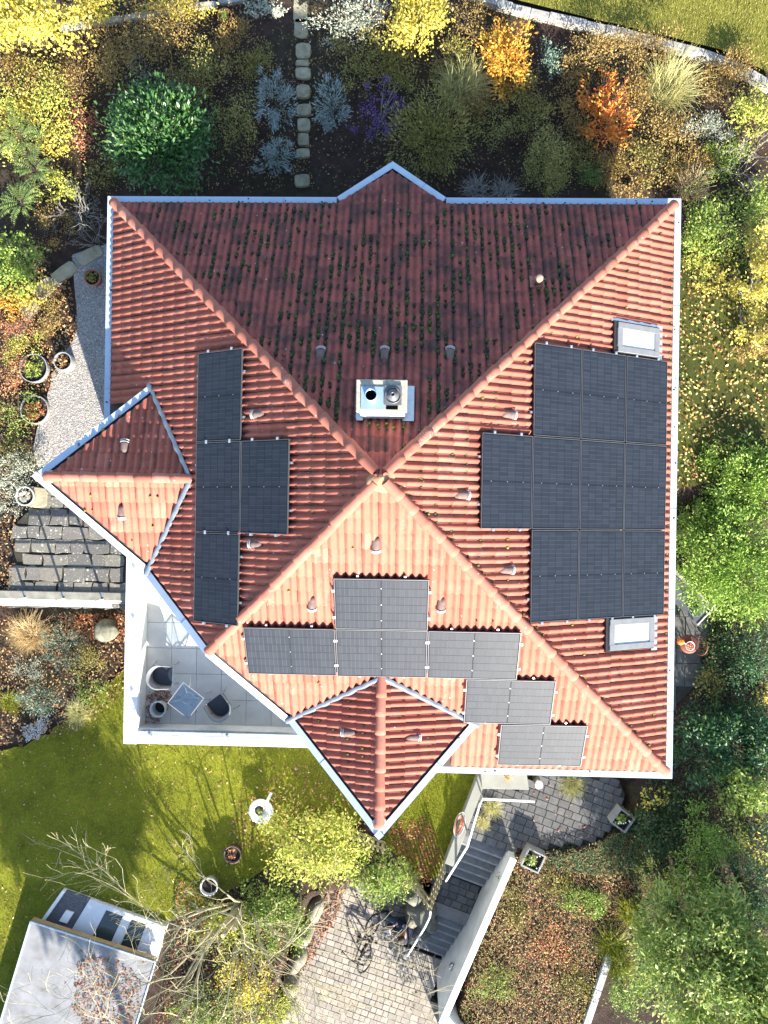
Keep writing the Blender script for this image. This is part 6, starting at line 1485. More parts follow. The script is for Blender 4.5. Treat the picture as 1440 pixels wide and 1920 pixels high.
# along the two mossy hips and at the chimney foot
for k in range(170):
    t = rg.uniform(0.25, 5.6)
    if rg.random() < 0.55: fr = FR['E']; pt = np.array([t, -t, H-t*SP/CP]); u, v = fcoord(fr, pt); sgn = -1 if u > 0 else 1; sl.append((fr, u+sgn*rg.uniform(0.13,0.2), v, rg.uniform(0.015,0.036)))
    else: fr = FR['N']; pt = np.array([t, t, H-t*SP/CP]); u, v = fcoord(fr, pt); sgn = -1 if u > 0 else 1; sl.append((fr, u+sgn*rg.uniform(0.13,0.2), v, rg.uniform(0.015,0.034)))
for k in range(22): fr = FR['N']; sl.append((fr, rg.uniform(-0.5,0.5), (cb[1]-0.05)/CP+rg.uniform(-0.12,0.02), rg.uniform(0.02,0.045)))
# leaves and muck along the east eave
for k in range(150): fr = FR['E']; sl.append((fr, rg.uniform(-5.7,5.7), VE-rg.uniform(0.0,0.06), rg.uniform(0.012,0.028)))
moss(sl, M['moss_dry'], 'dry yellow moss on the sunny slopes and hips', 2)

# ------------------------------------------------------------------ GARDEN STONES, POTS, FENCE, SHED
M['sandstone'] = plain('mossy_sandstone', (0.40,0.36,0.24), (0.22,0.20,0.13), rough=0.95, scale=6, bmp=0.015, bscale=20, vary=0.2)
M['paleslab'] = plain('pale_sandstone', (0.40,0.35,0.24), (0.24,0.21,0.14), rough=0.95, scale=5, bmp=0.012, bscale=20, vary=0.15)
M['whitestone'] = plain('pale_kerb_stone', (0.42,0.40,0.36), (0.22,0.21,0.19), rough=0.95, scale=9, bmp=0.01, vary=0.15)
def slab(px, py, wpx, hpx, z, rz, mat, name, parent=None, h=0.10, seed=0):
    p = at(px, py, z); k = (CAM[2]-z)/FPX; rg = random.Random(seed); w_, d_ = wpx*k, hpx*k; n = 10; poly = []
    for i in range(n):
        a = 2*PI*(i+0.5)/n; c, s = math.cos(a), math.sin(a); e = 0.42; x = math.copysign(abs(c)**e, c)*w_/2*rg.uniform(0.9,1.05); y = math.copysign(abs(s)**e, s)*d_/2*rg.uniform(0.9,1.05)
        poly.append((p[0]+x*math.cos(rz)-y*math.sin(rz), p[1]+x*math.sin(rz)+y*math.cos(rz)))
    m = MB(); m.prism(poly, z-h, z); return m.build(name, mat, parent, bevel=0.012)
G = 'stepping stones in the north bed'
stn = ((563,18,27,52,'long sunlit stepping stone at the top edge'),(564,52,27,38,'second stepping stone from the top, half in the sun'),(568,94,29,30,'round yellowish stepping stone above the lavenders'),(567,117,27,12,'narrow dark stepping stone under the round yellowish one'),(568,136,30,22,'stepping stone level with the lavender tops'),(570,205,28,22,'mossy stepping stone between the lavenders'),(569,233,25,25,'stepping stone under the mossy one, right of the shaded lavender'),(568,260,23,24,'dark stepping stone above the small lavender'),(568,286,27,18,'wide stepping stone beside the small lavender'),(566,338,30,25,'light stepping stone lying alone near the gutter'),(568,170,27,26,'stepping stone half hidden between the two large lavenders'))
for i, (px, py, w_, h_, lb) in enumerate(stn):
    o = slab(px, py, w_, h_, UP+0.05, 0.02, M['sandstone'], 'stepping_stone', None, 0.12, i); tag(o, lb, 'stone', G)
# curved edging, top right
ed = empty('curved_edging', tuple(at(1180,60,zN)), 0, 'curved pale stone edging between the north bed and the lawn', 'edging'); I = Matrix.Translation(tuple(-at(1180,60,zN)))
line = [(870,-25),(905,-5),(960,12),(1030,28),(1100,44),(1175,60),(1250,80),(1320,98),(1370,116),(1410,136),(1450,160)]
pts = [np.array(at2(x, y, zN+0.1)) for x, y in line]; acc = []
for a, b in zip(pts[:-1], pts[1:]):
    n = max(1, int(round(np.linalg.norm(b-a)/0.42)))
    for k in range(n): acc.append((a+(b-a)*k/n, a+(b-a)*(k+1)/n))
for k, (a, b) in enumerate(acc):
    d = (b-a)/np.linalg.norm(b-a); q = np.array([-d[1], d[0]]); rg = random.Random(k); a2, b2 = a+d*0.004, b-d*0.004; w1 = 0.085+rg.uniform(-0.012,0.012)
    m = MB(); m.prism([tuple(a2-q*w1), tuple(b2-q*w1), tuple(b2+q*w1), tuple(a2+q*w1)], UP-0.1, zN+0.1+rg.uniform(-0.012,0.012)); o = m.build('edging_stone', M['whitestone'], ed, bevel=0.012); o.matrix_parent_inverse = I
# pale kerb, top left
kb = empty('garden_kerb', tuple(at(240,35,UP)), 0, 'broken line of pale kerb stones in the top left bed', 'edging'); I = Matrix.Translation(tuple(-at(240,35,UP)))
for k, (x, y, w_) in enumerate(((138,46,62),(200,37,62),(262,29,62),(322,20,60),(380,9,58),(436,-2,56))):
    o = slab(x, y, w_, 13, UP+0.12, 0.12, M['whitestone'], 'kerb_stone', kb, 0.2, k); o.matrix_parent_inverse = I
# sandstone slabs on the west side
G = 'pale sandstone slabs beside the gravel'
for k, (x, y, w_, h_, a, lb) in enumerate(((168,478,52,26,0.5,'pale sandstone slab nearest the house wall'),(120,510,52,26,0.62,'pale sandstone slab, second from the house wall'),(82,540,46,30,0.75,'pale sandstone slab in the middle of the row'),(52,578,42,30,0.85,'pale sandstone slab, fourth from the house wall'),(30,615,36,28,1.0,'pale sandstone slab at the left end of the row'))):
    tag(slab(x, y, w_, h_, UP+0.06, a, M['paleslab'], 'sandstone_slab', None, 0.12, 40+k), lb, 'stone', G)
tag(slab(68,932,42,40,UP+0.10,-0.1,M['paleslab'],'pot_plinth',None,0.16,60), 'square yellow stone slab under the succulent bowl', 'stone')
M['terracotta_pot'] = plain('terracotta_pot', (0.40,0.16,0.09), (0.30,0.11,0.06), rough=0.85, scale=12)
def potplant(o, r, h, mat, n, seed, ll=0.05):
    rg = np.random.default_rng(seed); b = o.location; e = empty('potted_plant', (b[0], b[1], b[2]+h*0.7), 0, 'plant growing in the ' + o['label'].replace(' with a plant', ''), 'plant')
    P, out = crown_points(rg, n, np.array([0,0,0.06]), np.array([r*0.85,r*0.85,0.10]), 14, 0.3); V, F = leaf_quads(P, unit(out+rg.normal(0,0.6,(n,3))), out+np.array([0,0,1.0]), rg.uniform(0.7,1.2,n)*ll, rg.uniform(0.7,1.2,n)*ll*0.45); link('foliage', np_mesh('pp', V, F), M[mat], e)
p = at(421,28,UP+0.3); o = pot((p[0],p[1],UP), 0.17, 0.30, M['terracotta_pot'], 'terracotta pot at the top edge'); potplant(o, 0.17, 0.30, 'limegreen', 200, 1)
p = at(173,520,UP+0.25); o = pot((p[0],p[1],UP), 0.20, 0.26, M['terracotta_pot'], 'wide terracotta pot in the shade by the west wall'); potplant(o, 0.19, 0.26, 'olive', 260, 2)
M['ring_metal'] = plain('galvanised_ring', (0.52,0.52,0.50), (0.42,0.42,0.40), rough=0.4, metal=0.5)
def ring(px, py, r, lab, zg, h=0.28):
    p = at(px, py, zg+h); o = empty('ring_planter', (p[0],p[1],zg), 0, lab, 'planter', 'metal ring planters on the gravel')
    m = MB(); V = []; F = []; n = 28
    for (rr, zz) in ((r,0),(r,h),(r-0.02,h),(r-0.02,0)):
        for k in range(n): V.append((rr*math.cos(2*PI*k/n), rr*math.sin(2*PI*k/n), zz))
    for j in range(3):
        for k in range(n): F.append([j*n+k, j*n+(k+1)%n, (j+1)*n+(k+1)%n, (j+1)*n+k])
    m.add(V, F); m.build('ring', M['ring_metal'], o); m = MB(); m.lathe([(r-0.022,0.0),(r-0.022,h*0.6),(0.02,h*0.65)], (0,0,0), 20); m.build('soil', M['potsoil'], o); return o
o = ring(117,677,0.215,'silvery ring planter standing free on the gravel',UP); potplant(o, 0.2, 0.2, 'litter', 160, 3, 0.06)
o = ring(62,690,0.34,'wide ring planter half hidden by the heathers',UP,0.16); potplant(o, 0.3, 0.1, 'limegreen', 340, 4, 0.06)
o = ring(64,768,0.34,'lower ring planter full of dead leaves',UP,0.14); potplant(o, 0.3, 0.1, 'litter_rust', 420, 5, 0.07)
# succulent bowl
p = at(46,930,UP+0.3); o = pot((p[0],p[1],UP+0.10), 0.23, 0.20, M['pale_pot'], 'pale stone bowl with a bleached succulent rosette', 'succulent_bowl', 'bowl', 0.8)
rg = np.random.default_rng(3); n = 46; a = rg.uniform(0,2*PI,n); q = np.sqrt(rg.uniform(0.02,1,n))*0.13; e = empty('succulent', (p[0],p[1],UP+0.27), 0, 'bleached succulent rosette in the pale stone bowl', 'plant')
V, F = leaf_quads(np.stack([q*np.cos(a)*0.5,q*np.sin(a)*0.5,0.05-q*0.2],-1), np.stack([np.cos(a),np.sin(a),0.5-q*2],-1), np.tile([0,0,1.0],(n,1)), np.full(n,0.10), np.full(n,0.06)); link('leaves', np_mesh('suc', V, F), leafmat('bleached_leaf', [(0.5,0.46,0.36),(0.38,0.34,0.25),(0.58,0.54,0.45)], 0.1), e)
# boulder and white pebbles
p = ground(203,1182); m = MB(); m.blob((0,0,0.12), 0.30, 4, 3, 0.14, (1.1,1.0,0.6)); o = m.build('boulder', plain('grey_boulder', (0.26,0.25,0.19), (0.12,0.12,0.08), rough=0.95, scale=9, bmp=0.02), None, True); o.location = (p[0],p[1],LAWN); tag(o, 'mossy grey boulder under the railing beside the terrace wall', 'boulder')
pebbles(wobble(pxpoly([(40,1372),(75,1340),(98,1345),(90,1372),(55,1395)], LAWN), 0.15, 0.08, 8), LAWN+0.02, 420, 0.012, 0.026, speck('white_pebbles', [(0.40,0.39,0.37),(0.3,0.29,0.27),(0.5,0.49,0.47)]), 'gravel', 'white pebbles at the lawn edge of the south west bed', 9)
# white bird bath on the lawn
p = at(490,1520,LAWN+0.35); bb = empty('bird_bath', (p[0],p[1],LAWN), 0, 'white round bird bath with a hole and spout on the lawn', 'bird bath')
m = MB(); m.lathe([(0.13,0.0),(0.12,0.30),(0.31,0.36),(0.325,0.40),(0.30,0.41),(0.13,0.40),(0.12,0.37),(0.03,0.365)], (0,0,0), 26); m.build('basin', M['white'], bb, True)
m = MB(); m.lathe([(0.115,0.36),(0.115,0.412),(0.02,0.416)], (-0.05,0.02,0), 18); m.build('hole', M['potsoil'], bb)
m = MB(); m.blob((-0.05,0.02,0.41), 0.07, 3, 2, 0.3, (1,1,0.4)); m.build('moss', plain('bath_moss', (0.10,0.16,0.04), (0.05,0.08,0.02), rough=1.0), bb)
m = MB(); m.bar((0.13,0.20,0.42),(0.27,0.50,0.46),0.065,0.03); m.build('spout', M['white'], bb)
m = MB(); m.bar((0.10,-0.28,0.418),(0.13,0.28,0.418),0.008,0.006); m.build('seam', M['zinc'], bb)
M['brown_pot'] = plain('dark_brown_pot', (0.10,0.06,0.045), (0.06,0.04,0.03), rough=0.6)
p = at(436,1602,LAWN+0.3); o = pot((p[0],p[1],LAWN), 0.24, 0.34, M['brown_pot'], 'dark brown pot on the lawn behind the bare twigs', grp='dark pots on the lawn'); potplant(o, 0.2, 0.3, 'red', 140, 7)
p = at(392,1662,LAWN+0.3); o = pot((p[0],p[1],LAWN), 0.24, 0.34, M['pale_pot'], 'grey rimmed pot lower on the lawn behind the bare twigs', grp='dark pots on the lawn')

# wooden paling fence
M['wood'] = plain('weathered_fence_wood', (0.34,0.30,0.17), (0.22,0.19,0.11), rough=0.9, scale=9, vary=0.2)
def fence(pts, label):
    P = [np.array(at2(x, y, LAWN+0.75)) for x, y in pts]; o = empty('paling_fence', (P[0][0],P[0][1],LAWN), 0, label, 'fence', 'wooden fences round the lawn strip'); I = Matrix.Translation((-P[0][0],-P[0][1],-LAWN))
    for a, b in zip(P[:-1], P[1:]):
        d = b-a; L = np.linalg.norm(d); d /= L; rz = math.atan2(d[1], d[0])
        for zz in (0.18, 0.60):
            m = MB(); m.box(((a[0]+b[0])/2,(a[1]+b[1])/2,LAWN+zz), (L,0.035,0.07), rz); q = m.build('rail', M['wood']); q.parent = o; q.matrix_parent_inverse = I
        n = int(L/0.125)
        for k in range(n):
            c = a + d*((k+0.5)*L/n); m = MB(); nx_, ny_ = -d[1]*0.028, d[0]*0.028; w2 = 0.036; hh = 0.80
            pr = [(-w2,0.02),(w2,0.02),(w2,hh-0.05),(0,hh),(-w2,hh-0.05)]
            V = [(c[0]+d[0]*x+s*nx_*0.35-nx_, c[1]+d[1]*x+s*ny_*0.35-ny_, LAWN+z) for s in (-1,1) for x, z in pr]
            m.add(V, [[0,1,2,3,4],[9,8,7,6,5]]+[[i,(i+1)%5+0,(i+1)%5+5,i+5] for i in range(5)]); q = m.build('paling', M['wood']); q.parent = o; q.matrix_parent_inverse = I
fence([(640,1566),(722,1598)], 'short wooden paling fence under the south gable tip')
fence([(775,1662),(806,1706),(834,1632)], 'wooden paling fence corner above the boulders by the stairs')
# boulder wall between the court and the fence
G = 'boulders below the fence corner'
M['rock'] = plain('dark_boulder', (0.20,0.19,0.15), (0.085,0.082,0.065), rough=0.95, scale=7, bmp=0.02, bscale=25)
for k, (px, py, z, r, sq, lb) in enumerate(((776,1672,-5.2,0.36,(0.8,1.1,1.3),'upright boulder at the left end under the fence'),(792,1702,-5.3,0.42,(0.9,1.0,1.4),'tall dark boulder under the fence corner'),(776,1712,-5.6,0.34,(0.8,1.0,1.3),'mossy boulder beside the seated person'),(793,1740,-5.7,0.30,(0.9,1.0,1.1),'rounded brown boulder beside the lower stair flight'),(768,1745,-6.0,0.34,(1.0,1.0,0.9),'low boulder the person sits on'),(806,1725,-5.6,0.30,(0.8,1.0,1.2),'dark boulder nearest the lower handrail'))):
    p = at(px, py, z); m = MB(); m.blob((0,0,0), r, 20+k, 3, 0.13, sq); o = m.build('boulder', M['rock'], None, True); o.location = tuple(p); tag(o, lb, 'boulder', G)
# stone edge left of the court
G = 'rough stones along the left court edge'
for k, (px, py, lb) in enumerate(((592,1700,'rough stone at the top of the left court edge'),(573,1748,'second rough stone down the left court edge'),(558,1795,'third rough stone down the left court edge'),(546,1842,'fourth rough stone down the left court edge'),(537,1890,'lowest rough stone of the left court edge'))):
    p = at(px, py, -5.4); m = MB(); m.blob((0,0,0), 0.42, 50+k, 3, 0.12, (0.55,0.95,0.9)); o = m.build('edge_stone', plain('tan_rock', (0.30,0.265,0.20), (0.17,0.15,0.11), rough=0.95, scale=7, bmp=0.02), None, True); o.location = tuple(p); o.rotation_euler = (0,0,-0.25); tag(o, lb, 'stone', G)

# shed with flat roof, bottom left
ZR = LAWN+0.45
shp = [W2(x, y, ZR) for x, y in ((58,1727),(292,1803))]; a = np.array(shp[0]); b = np.array(shp[1]); d = (b-a)/np.linalg.norm(b-a); q = np.array([d[1], -d[0]]); L = np.linalg.norm(b-a)
shed = empty('garden_shed', (a[0], a[1], LAWN), 0, 'low outbuilding with pale flat roof and glazed hatches under the bare tree', 'shed'); I = Matrix.Translation((-a[0], -a[1], -LAWN))
def shp_(o): o.parent = shed; o.matrix_parent_inverse = I; return o
M['shed_roof'] = plain('pale_roofing_sheet', (0.25,0.25,0.255), (0.15,0.15,0.15), rough=0.75, scale=2.5, bmp=0.006, bscale=12)
dp = 4.2
m = MB(); m.prism([tuple(a), tuple(b), tuple(b+q*dp), tuple(a+q*dp)], ZR-0.08, ZR); shp_(m.build('roof', M['shed_roof'], bevel=0.01))
m = MB(); m.prism([tuple(a+d*0.12+q*0.15), tuple(b-d*0.12+q*0.15), tuple(b-d*0.12+q*(dp-0.1)), tuple(a+d*0.12+q*(dp-0.1))], LAWN-0.9, ZR-0.07); shp_(m.build('wall', plain('shed_boards', (0.30,0.20,0.11), (0.2,0.13,0.07), rough=0.8)))
m = MB(); m.bar((a[0]-q[0]*0.03, a[1]-q[1]*0.03, ZR-0.01), (b[0]-q[0]*0.03, b[1]-q[1]*0.03, ZR-0.01), 0.03, 0.14); shp_(m.build('fascia', plain('oak_fascia', (0.40,0.27,0.13), (0.32,0.21,0.10), rough=0.6)))
for s0, s1 in ((a, a+q*dp), (b, b+q*dp)):
    m = MB(); m.bar((s0[0], s0[1], ZR+0.03), (s1[0], s1[1], ZR+0.03), 0.035, 0.06); shp_(m.build('edge_trim', M['sky_white_metal']))
m = MB(); m.bar((a[0]+q[0]*0.01, a[1]+q[1]*0.01, ZR+0.03), (b[0]+q[0]*0.01, b[1]+q[1]*0.01, ZR+0.03), 0.03, 0.04); shp_(m.build('edge_trim', M['sky_white_metal']))
# lower annex: gravel tray, white hatches with dark glass
ZA = LAWN+0.14
an = [np.array(W2(x, y, ZA)) for x, y in ((118,1668),(312,1738),(292,1806),(72,1733))]
m = MB(); m.prism([tuple(x) for x in an], LAWN-0.2, ZA-0.10); shp_(m.build('annex', M['wall']))
def annex(s0, s1, t0, t1, z0, z1, nm, mat):
    f_ = lambda s, t: tuple((an[0]+(an[1]-an[0])*s)*(1-t) + (an[3]+(an[2]-an[3])*s)*t)
    m = MB(); m.prism([f_(s0,t0), f_(s1,t0), f_(s1,t1), f_(s0,t1)], z0, z1); return shp_(m.build(nm, mat, bevel=0.006))
annex(0.0,0.03,0,1,ZA-0.1,ZA+0.06,'tray_rim',M['white']); annex(0.03,0.26,0.0,1,ZA-0.1,ZA-0.04,'gravel_tray',plain('dark_gravel', (0.16,0.16,0.17), (0.05,0.05,0.055), rough=1.0, scale=45, bmp=0.03, bscale=60))
annex(0.13,0.20,0.45,0.75,ZA-0.04,ZA+0.03,'tray_block',M['white'])
M['hatch'] = plain('white_hatch', (0.60,0.61,0.62), (0.54,0.55,0.56), rough=0.5)
M['darkglass'] = plain('dark_green_glass', (0.05,0.065,0.06), (0.04,0.052,0.048), rough=0.12, spec=0.6)
annex(0.26,0.44,0,1,ZA-0.1,ZA,'hatch_panel',M['hatch']); annex(0.60,0.68,0,1,ZA-0.1,ZA,'hatch_panel',M['hatch']); annex(0.82,1.0,0,1,ZA-0.1,ZA,'hatch_panel',M['hatch'])
annex(0.44,0.60,0,0.12,ZA-0.1,ZA-0.004,'hatch_panel',M['hatch']); annex(0.68,0.82,0,0.12,ZA-0.1,ZA-0.004,'hatch_panel',M['hatch'])
annex(0.44,0.60,0.12,1,ZA-0.1,ZA-0.02,'glass_pane',M['darkglass']); annex(0.68,0.82,0.12,1,ZA-0.1,ZA-0.02,'glass_pane',M['darkglass'])
litter([tuple(a+d*L*s+q*t) for s, t in ((0.42,0.35),(0.72,0.25),(0.95,0.6),(0.98,2.0),(0.7,2.6),(0.5,1.8))], 900, 'litter_rust', 'rust brown leaves heaped on the pale flat roof', 61, 0.08, z=ZR, lift=0.004)

# ------------------------------------------------------------------ BICYCLE leaning beside the person
M['tyre'] = plain('black_tyre', (0.015,0.015,0.016), rough=0.7); M['bike_frame'] = plain('black_bike_paint', (0.02,0.02,0.024), rough=0.3); M['bike_blue'] = plain('bike_grey_blue', (0.30,0.34,0.42), rough=0.3, metal=0.4)
pr = at(712,1728,LOW+0.0); pf = at(697,1800,LOW+0.0); dv_ = pf[:2]-pr[:2]; rzb = math.atan2(dv_[1], dv_[0])
bike = empty('bicycle', (pr[0], pr[1], LOW+0.035), 0, 'black bicycle leaning over on its stand on the paved court', 'bicycle')
lean = math.radians(36)                                     # top of the bike tips towards the west
bike.rotation_euler = (0, 0, 0)
bike.matrix_world = Matrix.Translation((pr[0], pr[1], LOW+0.032)) @ Matrix.Rotation(rzb, 4, 'Z') @ Matrix.Rotation(lean, 4, 'X')
WR = 0.335; WBs = 1.05
def wheel(x):
    w_ = empty('wheel', (x,0,WR)); w_.parent = bike
    def circ(r, n=36): return [(r*math.cos(2*PI*k/n), 0, r*math.sin(2*PI*k/n)) for k in range(n+1)]
    m = MB(); m.tube(circ(WR-0.018), 0.021, 7, cap=False); m.build('tyre', M['tyre'], w_, True)
    m = MB(); m.tube(circ(WR-0.045), 0.010, 6, cap=False); m.build('rim', M['bike_frame'], w_, True)
    m = MB(); m.tube([(0,-0.05,0),(0,0.05,0)], 0.022, 10); m.lathe([(0.07,0.03),(0.07,0.034)], (0,0,0), 18, axes=((1,0,0),(0,0,1),(0,1,0))); m.build('hub', M['bike_frame'], w_)
    m = MB()
    for k in range(18): a_ = 2*PI*k/18; m.tube([(0,0.025*(-1)**k,0),((WR-0.045)*math.cos(a_),0,(WR-0.045)*math.sin(a_))], 0.0016, 3, cap=False)
    m.build('spokes', M['alu'], w_)
wheel(0.0); wheel(WBs)
m = MB(); bbk, seat_t, head_t, head_b = (0.42,0,0.28), (0.30,0,0.78), (0.86,0,0.86), (0.90,0,0.70)
for p_, q_, r_ in ((bbk,seat_t,0.017),(bbk,head_b,0.022),((0.315,0,0.72),head_t,0.018),(head_t,head_b,0.022)): m.tube([p_, q_], r_, 8)
for s in (-1, 1): m.tube([bbk,(0,s*0.055,WR)], 0.010, 6); m.tube([(0.315,0,0.72),(0,s*0.055,WR)], 0.008, 6)
m.build('frame', M['bike_frame'], bike)
m = MB()
for s in (-1, 1): m.tube([(0.905,0,0.68),(0.93,s*0.05,0.62),(WBs,s*0.055,WR)], 0.013, 6)
m.build('fork', M['bike_blue'], bike)
m = MB(); m.tube([head_t,(0.85,0,0.95)], 0.014, 6); m.tube([(0.78,-0.30,0.98),(0.85,-0.10,0.95),(0.85,0.10,0.95),(0.78,0.30,0.98)], 0.012, 7); m.build('handlebar', M['bike_frame'], bike)
for s in (-1, 1): m = MB(); m.tube([(0.78,s*0.30,0.98),(0.75,s*0.40,0.985)], 0.017, 7); m.build('grip', M['tyre'], bike)
m = MB(); m.tube([seat_t,(0.285,0,0.86)], 0.013, 6); m.build('seat_post', M['alu'], bike)
m = MB(); m.blob((0.27,0,0.885), 0.10, 2, 2, 0.05, (1.35,0.75,0.28)); m.build('saddle', M['tyre'], bike, True)
m = MB(); m.lathe([(0.09,0.035),(0.09,0.04)], (0.42,0,0.28), 20, axes=((1,0,0),(0,0,1),(0,1,0))); m.tube([(0.42,0.06,0.28),(0.50,0.06,0.13)], 0.009, 5); m.tube([(0.42,-0.06,0.28),(0.34,-0.06,0.43)], 0.009, 5); m.build('crank', M['bike_frame'], bike)
for yy, x1_, z1_ in ((0.10,0.50,0.13),(-0.10,0.34,0.43)): m = MB(); m.box((x1_,yy,z1_), (0.09,0.07,0.02)); m.build('pedal', M['tyre'], bike)
m = MB(); m.tube([(0.36,0.02,0.27),(0.33,0.31,-0.015)] if lean < 0 else [(0.36,-0.02,0.27),(0.34,0.20,0.0)], 0.009, 5); m.build('kickstand', M['alu'], bike)
m = MB(); m.box((0.62,0,0.52), (0.30,0.075,0.085), axes=((0.78,0,0.62),(0,1,0),(-0.62,0,0.78))); m.build('battery', M['bike_frame'], bike, bevel=0.01)

# ------------------------------------------------------------------ PERSON seated on a boulder, holding a controller
def skin_body(name, verts, edges, radii, mat, parent, root=0, sub=2):
    me = bpy.data.meshes.new(name); me.from_pydata([tuple(v) for v in verts], edges, []); me.update()
    o = link(name, me, mat, parent)
    md = o.modifiers.new('skin', 'SKIN'); md.use_smooth_shade = True
    for i, r in enumerate(radii):
        sv = me.skin_vertices[0].data[i]; sv.radius = (r, r) if not hasattr(r, '__len__') else r; sv.use_root = (i == root)
    s2 = o.modifiers.new('sub', 'SUBSURF'); s2.levels = sub; s2.render_levels = sub
    return o
pel = at(766,1733,LOW+0.50); ft = at(722,1716,LOW+0.06); 
per = empty('person', (pel[0], pel[1], LOW), 0, 'person in a dark blue jacket and jeans sitting on the boulders holding a controller', 'person')
f2 = np.array([ft[0]-pel[0], ft[1]-pel[1]]); f2 /= np.linalg.norm(f2); fw = np.array([f2[0]*0.9-0.12, f2[1]*0.4-0.28, 0]); fw = np.array([-0.95,-0.20,0]); fw /= np.linalg.norm(fw); sdv = np.array([-fw[1], fw[0], 0])   # faces the west; sdv = to the right hand side... south
def L3(f_, s_, z_): return fw*f_ + sdv*s_ + np.array([0,0,z_])
M['jacket'] = plain('navy_jacket', (0.014,0.022,0.055), (0.009,0.014,0.035), rough=0.75, scale=14); M['jeans'] = plain('blue_jeans', (0.06,0.11,0.17), (0.04,0.08,0.13), rough=0.85, scale=20); M['skin'] = plain('skin', (0.55,0.31,0.22), (0.48,0.26,0.18), rough=0.5, scale=10); M['hair'] = plain('brown_hair', (0.05,0.03,0.02), rough=0.7); M['shoe'] = plain('dark_shoes', (0.03,0.03,0.035), rough=0.6)
# one continuous body: pelvis, spine, neck, head; arms; legs
B = [L3(0,0,0.50), L3(0.02,0,0.66), L3(0.06,0,0.84), L3(0.11,0,0.98), L3(0.15,0,1.05), L3(0.19,0,1.13), L3(0.22,0,1.22),
     L3(0.12,0.19,0.95), L3(0.22,0.27,0.74), L3(0.42,0.14,0.72), L3(0.12,-0.19,0.95), L3(0.22,-0.27,0.74), L3(0.42,-0.12,0.72),
     L3(0.04,0.11,0.48), L3(0.44,0.14,0.52), L3(0.46,0.15,0.10), L3(0.04,-0.11,0.48), L3(0.46,-0.20,0.50), L3(0.58,-0.24,0.10)]
Ed = [(0,1),(1,2),(2,3),(3,4),(4,5),(5,6),(3,7),(7,8),(8,9),(3,10),(10,11),(11,12),(0,13),(13,14),(14,15),(0,16),(16,17),(17,18)]
Rd = [0.10,0.10,0.105,0.08,0.062,0.092,0.078,0.045,0.036,0.034,0.045,0.036,0.034,0.065,0.048,0.036,0.065,0.048,0.036]
body = skin_body('body', B, Ed, Rd, M['skin'], per)
# clothing over the body
skin_body('jacket', [B[0]+np.array([0,0,0.02]), B[1], B[2], B[3], B[7], B[8], B[8]*0.25+B[9]*0.75, B[10], B[11], B[11]*0.25+B[12]*0.75], [(0,1),(1,2),(2,3),(3,4),(4,5),(5,6),(3,7),(7,8),(8,9)], [0.185,0.185,0.205,0.165,0.105,0.076,0.056,0.105,0.076,0.056], M['jacket'], per)
skin_body('jeans', [B[0], B[13], B[14], B[15]+np.array([0,0,0.03]), B[16], B[17], B[18]+np.array([0,0,0.03])], [(0,1),(1,2),(2,3),(0,4),(4,5),(5,6)], [0.168,0.112,0.084,0.064,0.112,0.084,0.064], M['jeans'], per)
for k in (15, 18):
    m = MB(); c = B[k]+fw*0.07; m.blob((0,0,0), 0.075, k, 2, 0.04, (1,1,1)); o = m.build('shoe', M['shoe'], per, True); o.location = (c[0], c[1], 0.05); o.rotation_euler = (0,0,math.atan2(fw[1], fw[0])); o.scale = (1.85,0.68,0.65)
hc = B[6]+np.array([0,0,0.0])
m = MB(); m.blob((hc[0]-fw[0]*0.03, hc[1]-fw[1]*0.03, hc[2]+0.035), 0.098, 2, 3, 0.05, (1,1,0.85)); m.build('hair', M['hair'], per, True)
hd = MB(); m2 = MB()
fc = hc+fw*0.085
hd.blob(tuple(fc+np.array([0,0,-0.015])), 0.018, 1, 1, 0.0, (1.2,0.8,1.3)); hd.build('nose', M['skin'], per, True)
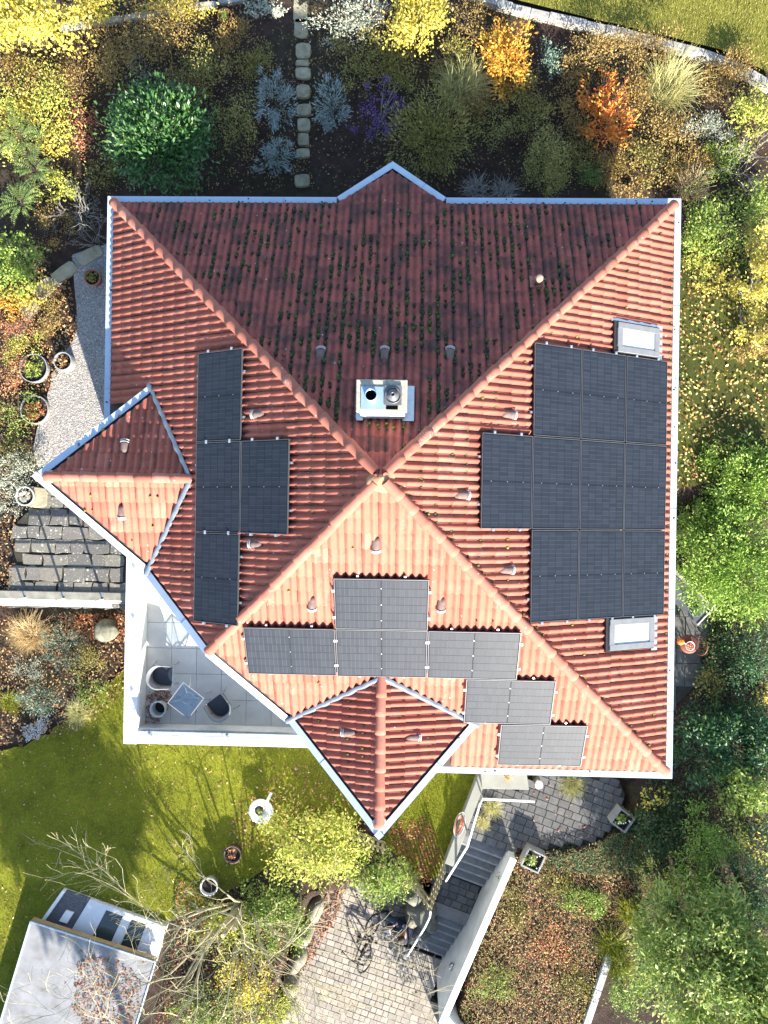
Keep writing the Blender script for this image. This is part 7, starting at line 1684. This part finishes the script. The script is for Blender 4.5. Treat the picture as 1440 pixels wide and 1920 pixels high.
for s in (-1, 1):
    m = MB(); e_ = fc + sdv*0.033*s + np.array([0,0,0.012]) - fw*0.008; m.blob(tuple(e_), 0.010, 1, 1, 0.0); m.build('eye', M['tyre'], per, True)
    m = MB(); e_ = hc + sdv*0.088*s; m.blob(tuple(e_), 0.026, 1, 1, 0.0, (0.8,0.5,1.2)); m.build('ear', M['skin'], per, True)
m = MB(); m.bar(tuple(fc+sdv*-0.022+np.array([0,0,-0.048])-fw*0.004), tuple(fc+sdv*0.022+np.array([0,0,-0.048])-fw*0.004), 0.008, 0.008); m.build('mouth', plain('lips', (0.35,0.12,0.10)), per)
# hands: palm, four fingers and a thumb each, closed on the controller
for s, wi in ((1, 9), (-1, 12)):
    w_ = B[wi]; tgt = L3(0.52, 0.075*s, 0.73); pd = unit(tgt-w_); inn = -sdv*s
    Vh = [w_, w_+pd*0.05, w_+pd*0.085]; Eh = [(0,1),(1,2)]; Rh = [0.026,0.032,0.026]
    for k in range(4):
        off = np.array([0,0,0.024-0.016*k]); ln = (0.034,0.038,0.036,0.029)[k]; r0 = len(Vh)
        Vh += [w_+pd*0.088+off, w_+pd*(0.088+ln*0.8)+off+inn*0.012, w_+pd*(0.088+ln)+off+inn*0.036]; Eh += [(2,r0),(r0,r0+1),(r0+1,r0+2)]; Rh += [0.010,0.009,0.008]
    r0 = len(Vh); Vh += [w_+pd*0.05+np.array([0,0,0.032])+inn*0.012, w_+pd*0.08+np.array([0,0,0.05])+inn*0.028]; Eh += [(1,r0),(r0,r0+1)]; Rh += [0.011,0.009]
    skin_body('hand', Vh, Eh, Rh, M['skin'], per, 1, 1)
cpos = L3(0.56, 0, 0.745)
rc = empty('drone_controller', (pel[0]+cpos[0], pel[1]+cpos[1], LOW+cpos[2]), math.atan2(fw[1], fw[0]), 'white remote controller with a screen in the hands of the seated person', 'controller')
m = MB(); m.box((0,0,0), (0.10,0.17,0.05)); m.build('shell', M['white'], rc, bevel=0.012)
m = MB(); m.box((0.015,0,0.028), (0.07,0.125,0.006)); m.build('screen', plain('screen_glass', (0.10,0.16,0.24), rough=0.15), rc)
for s in (-1, 1): m = MB(); m.tube([(-0.025,s*0.055,0.025),(-0.025,s*0.055,0.05)], 0.008, 8); m.build('stick', M['tyre'], rc)
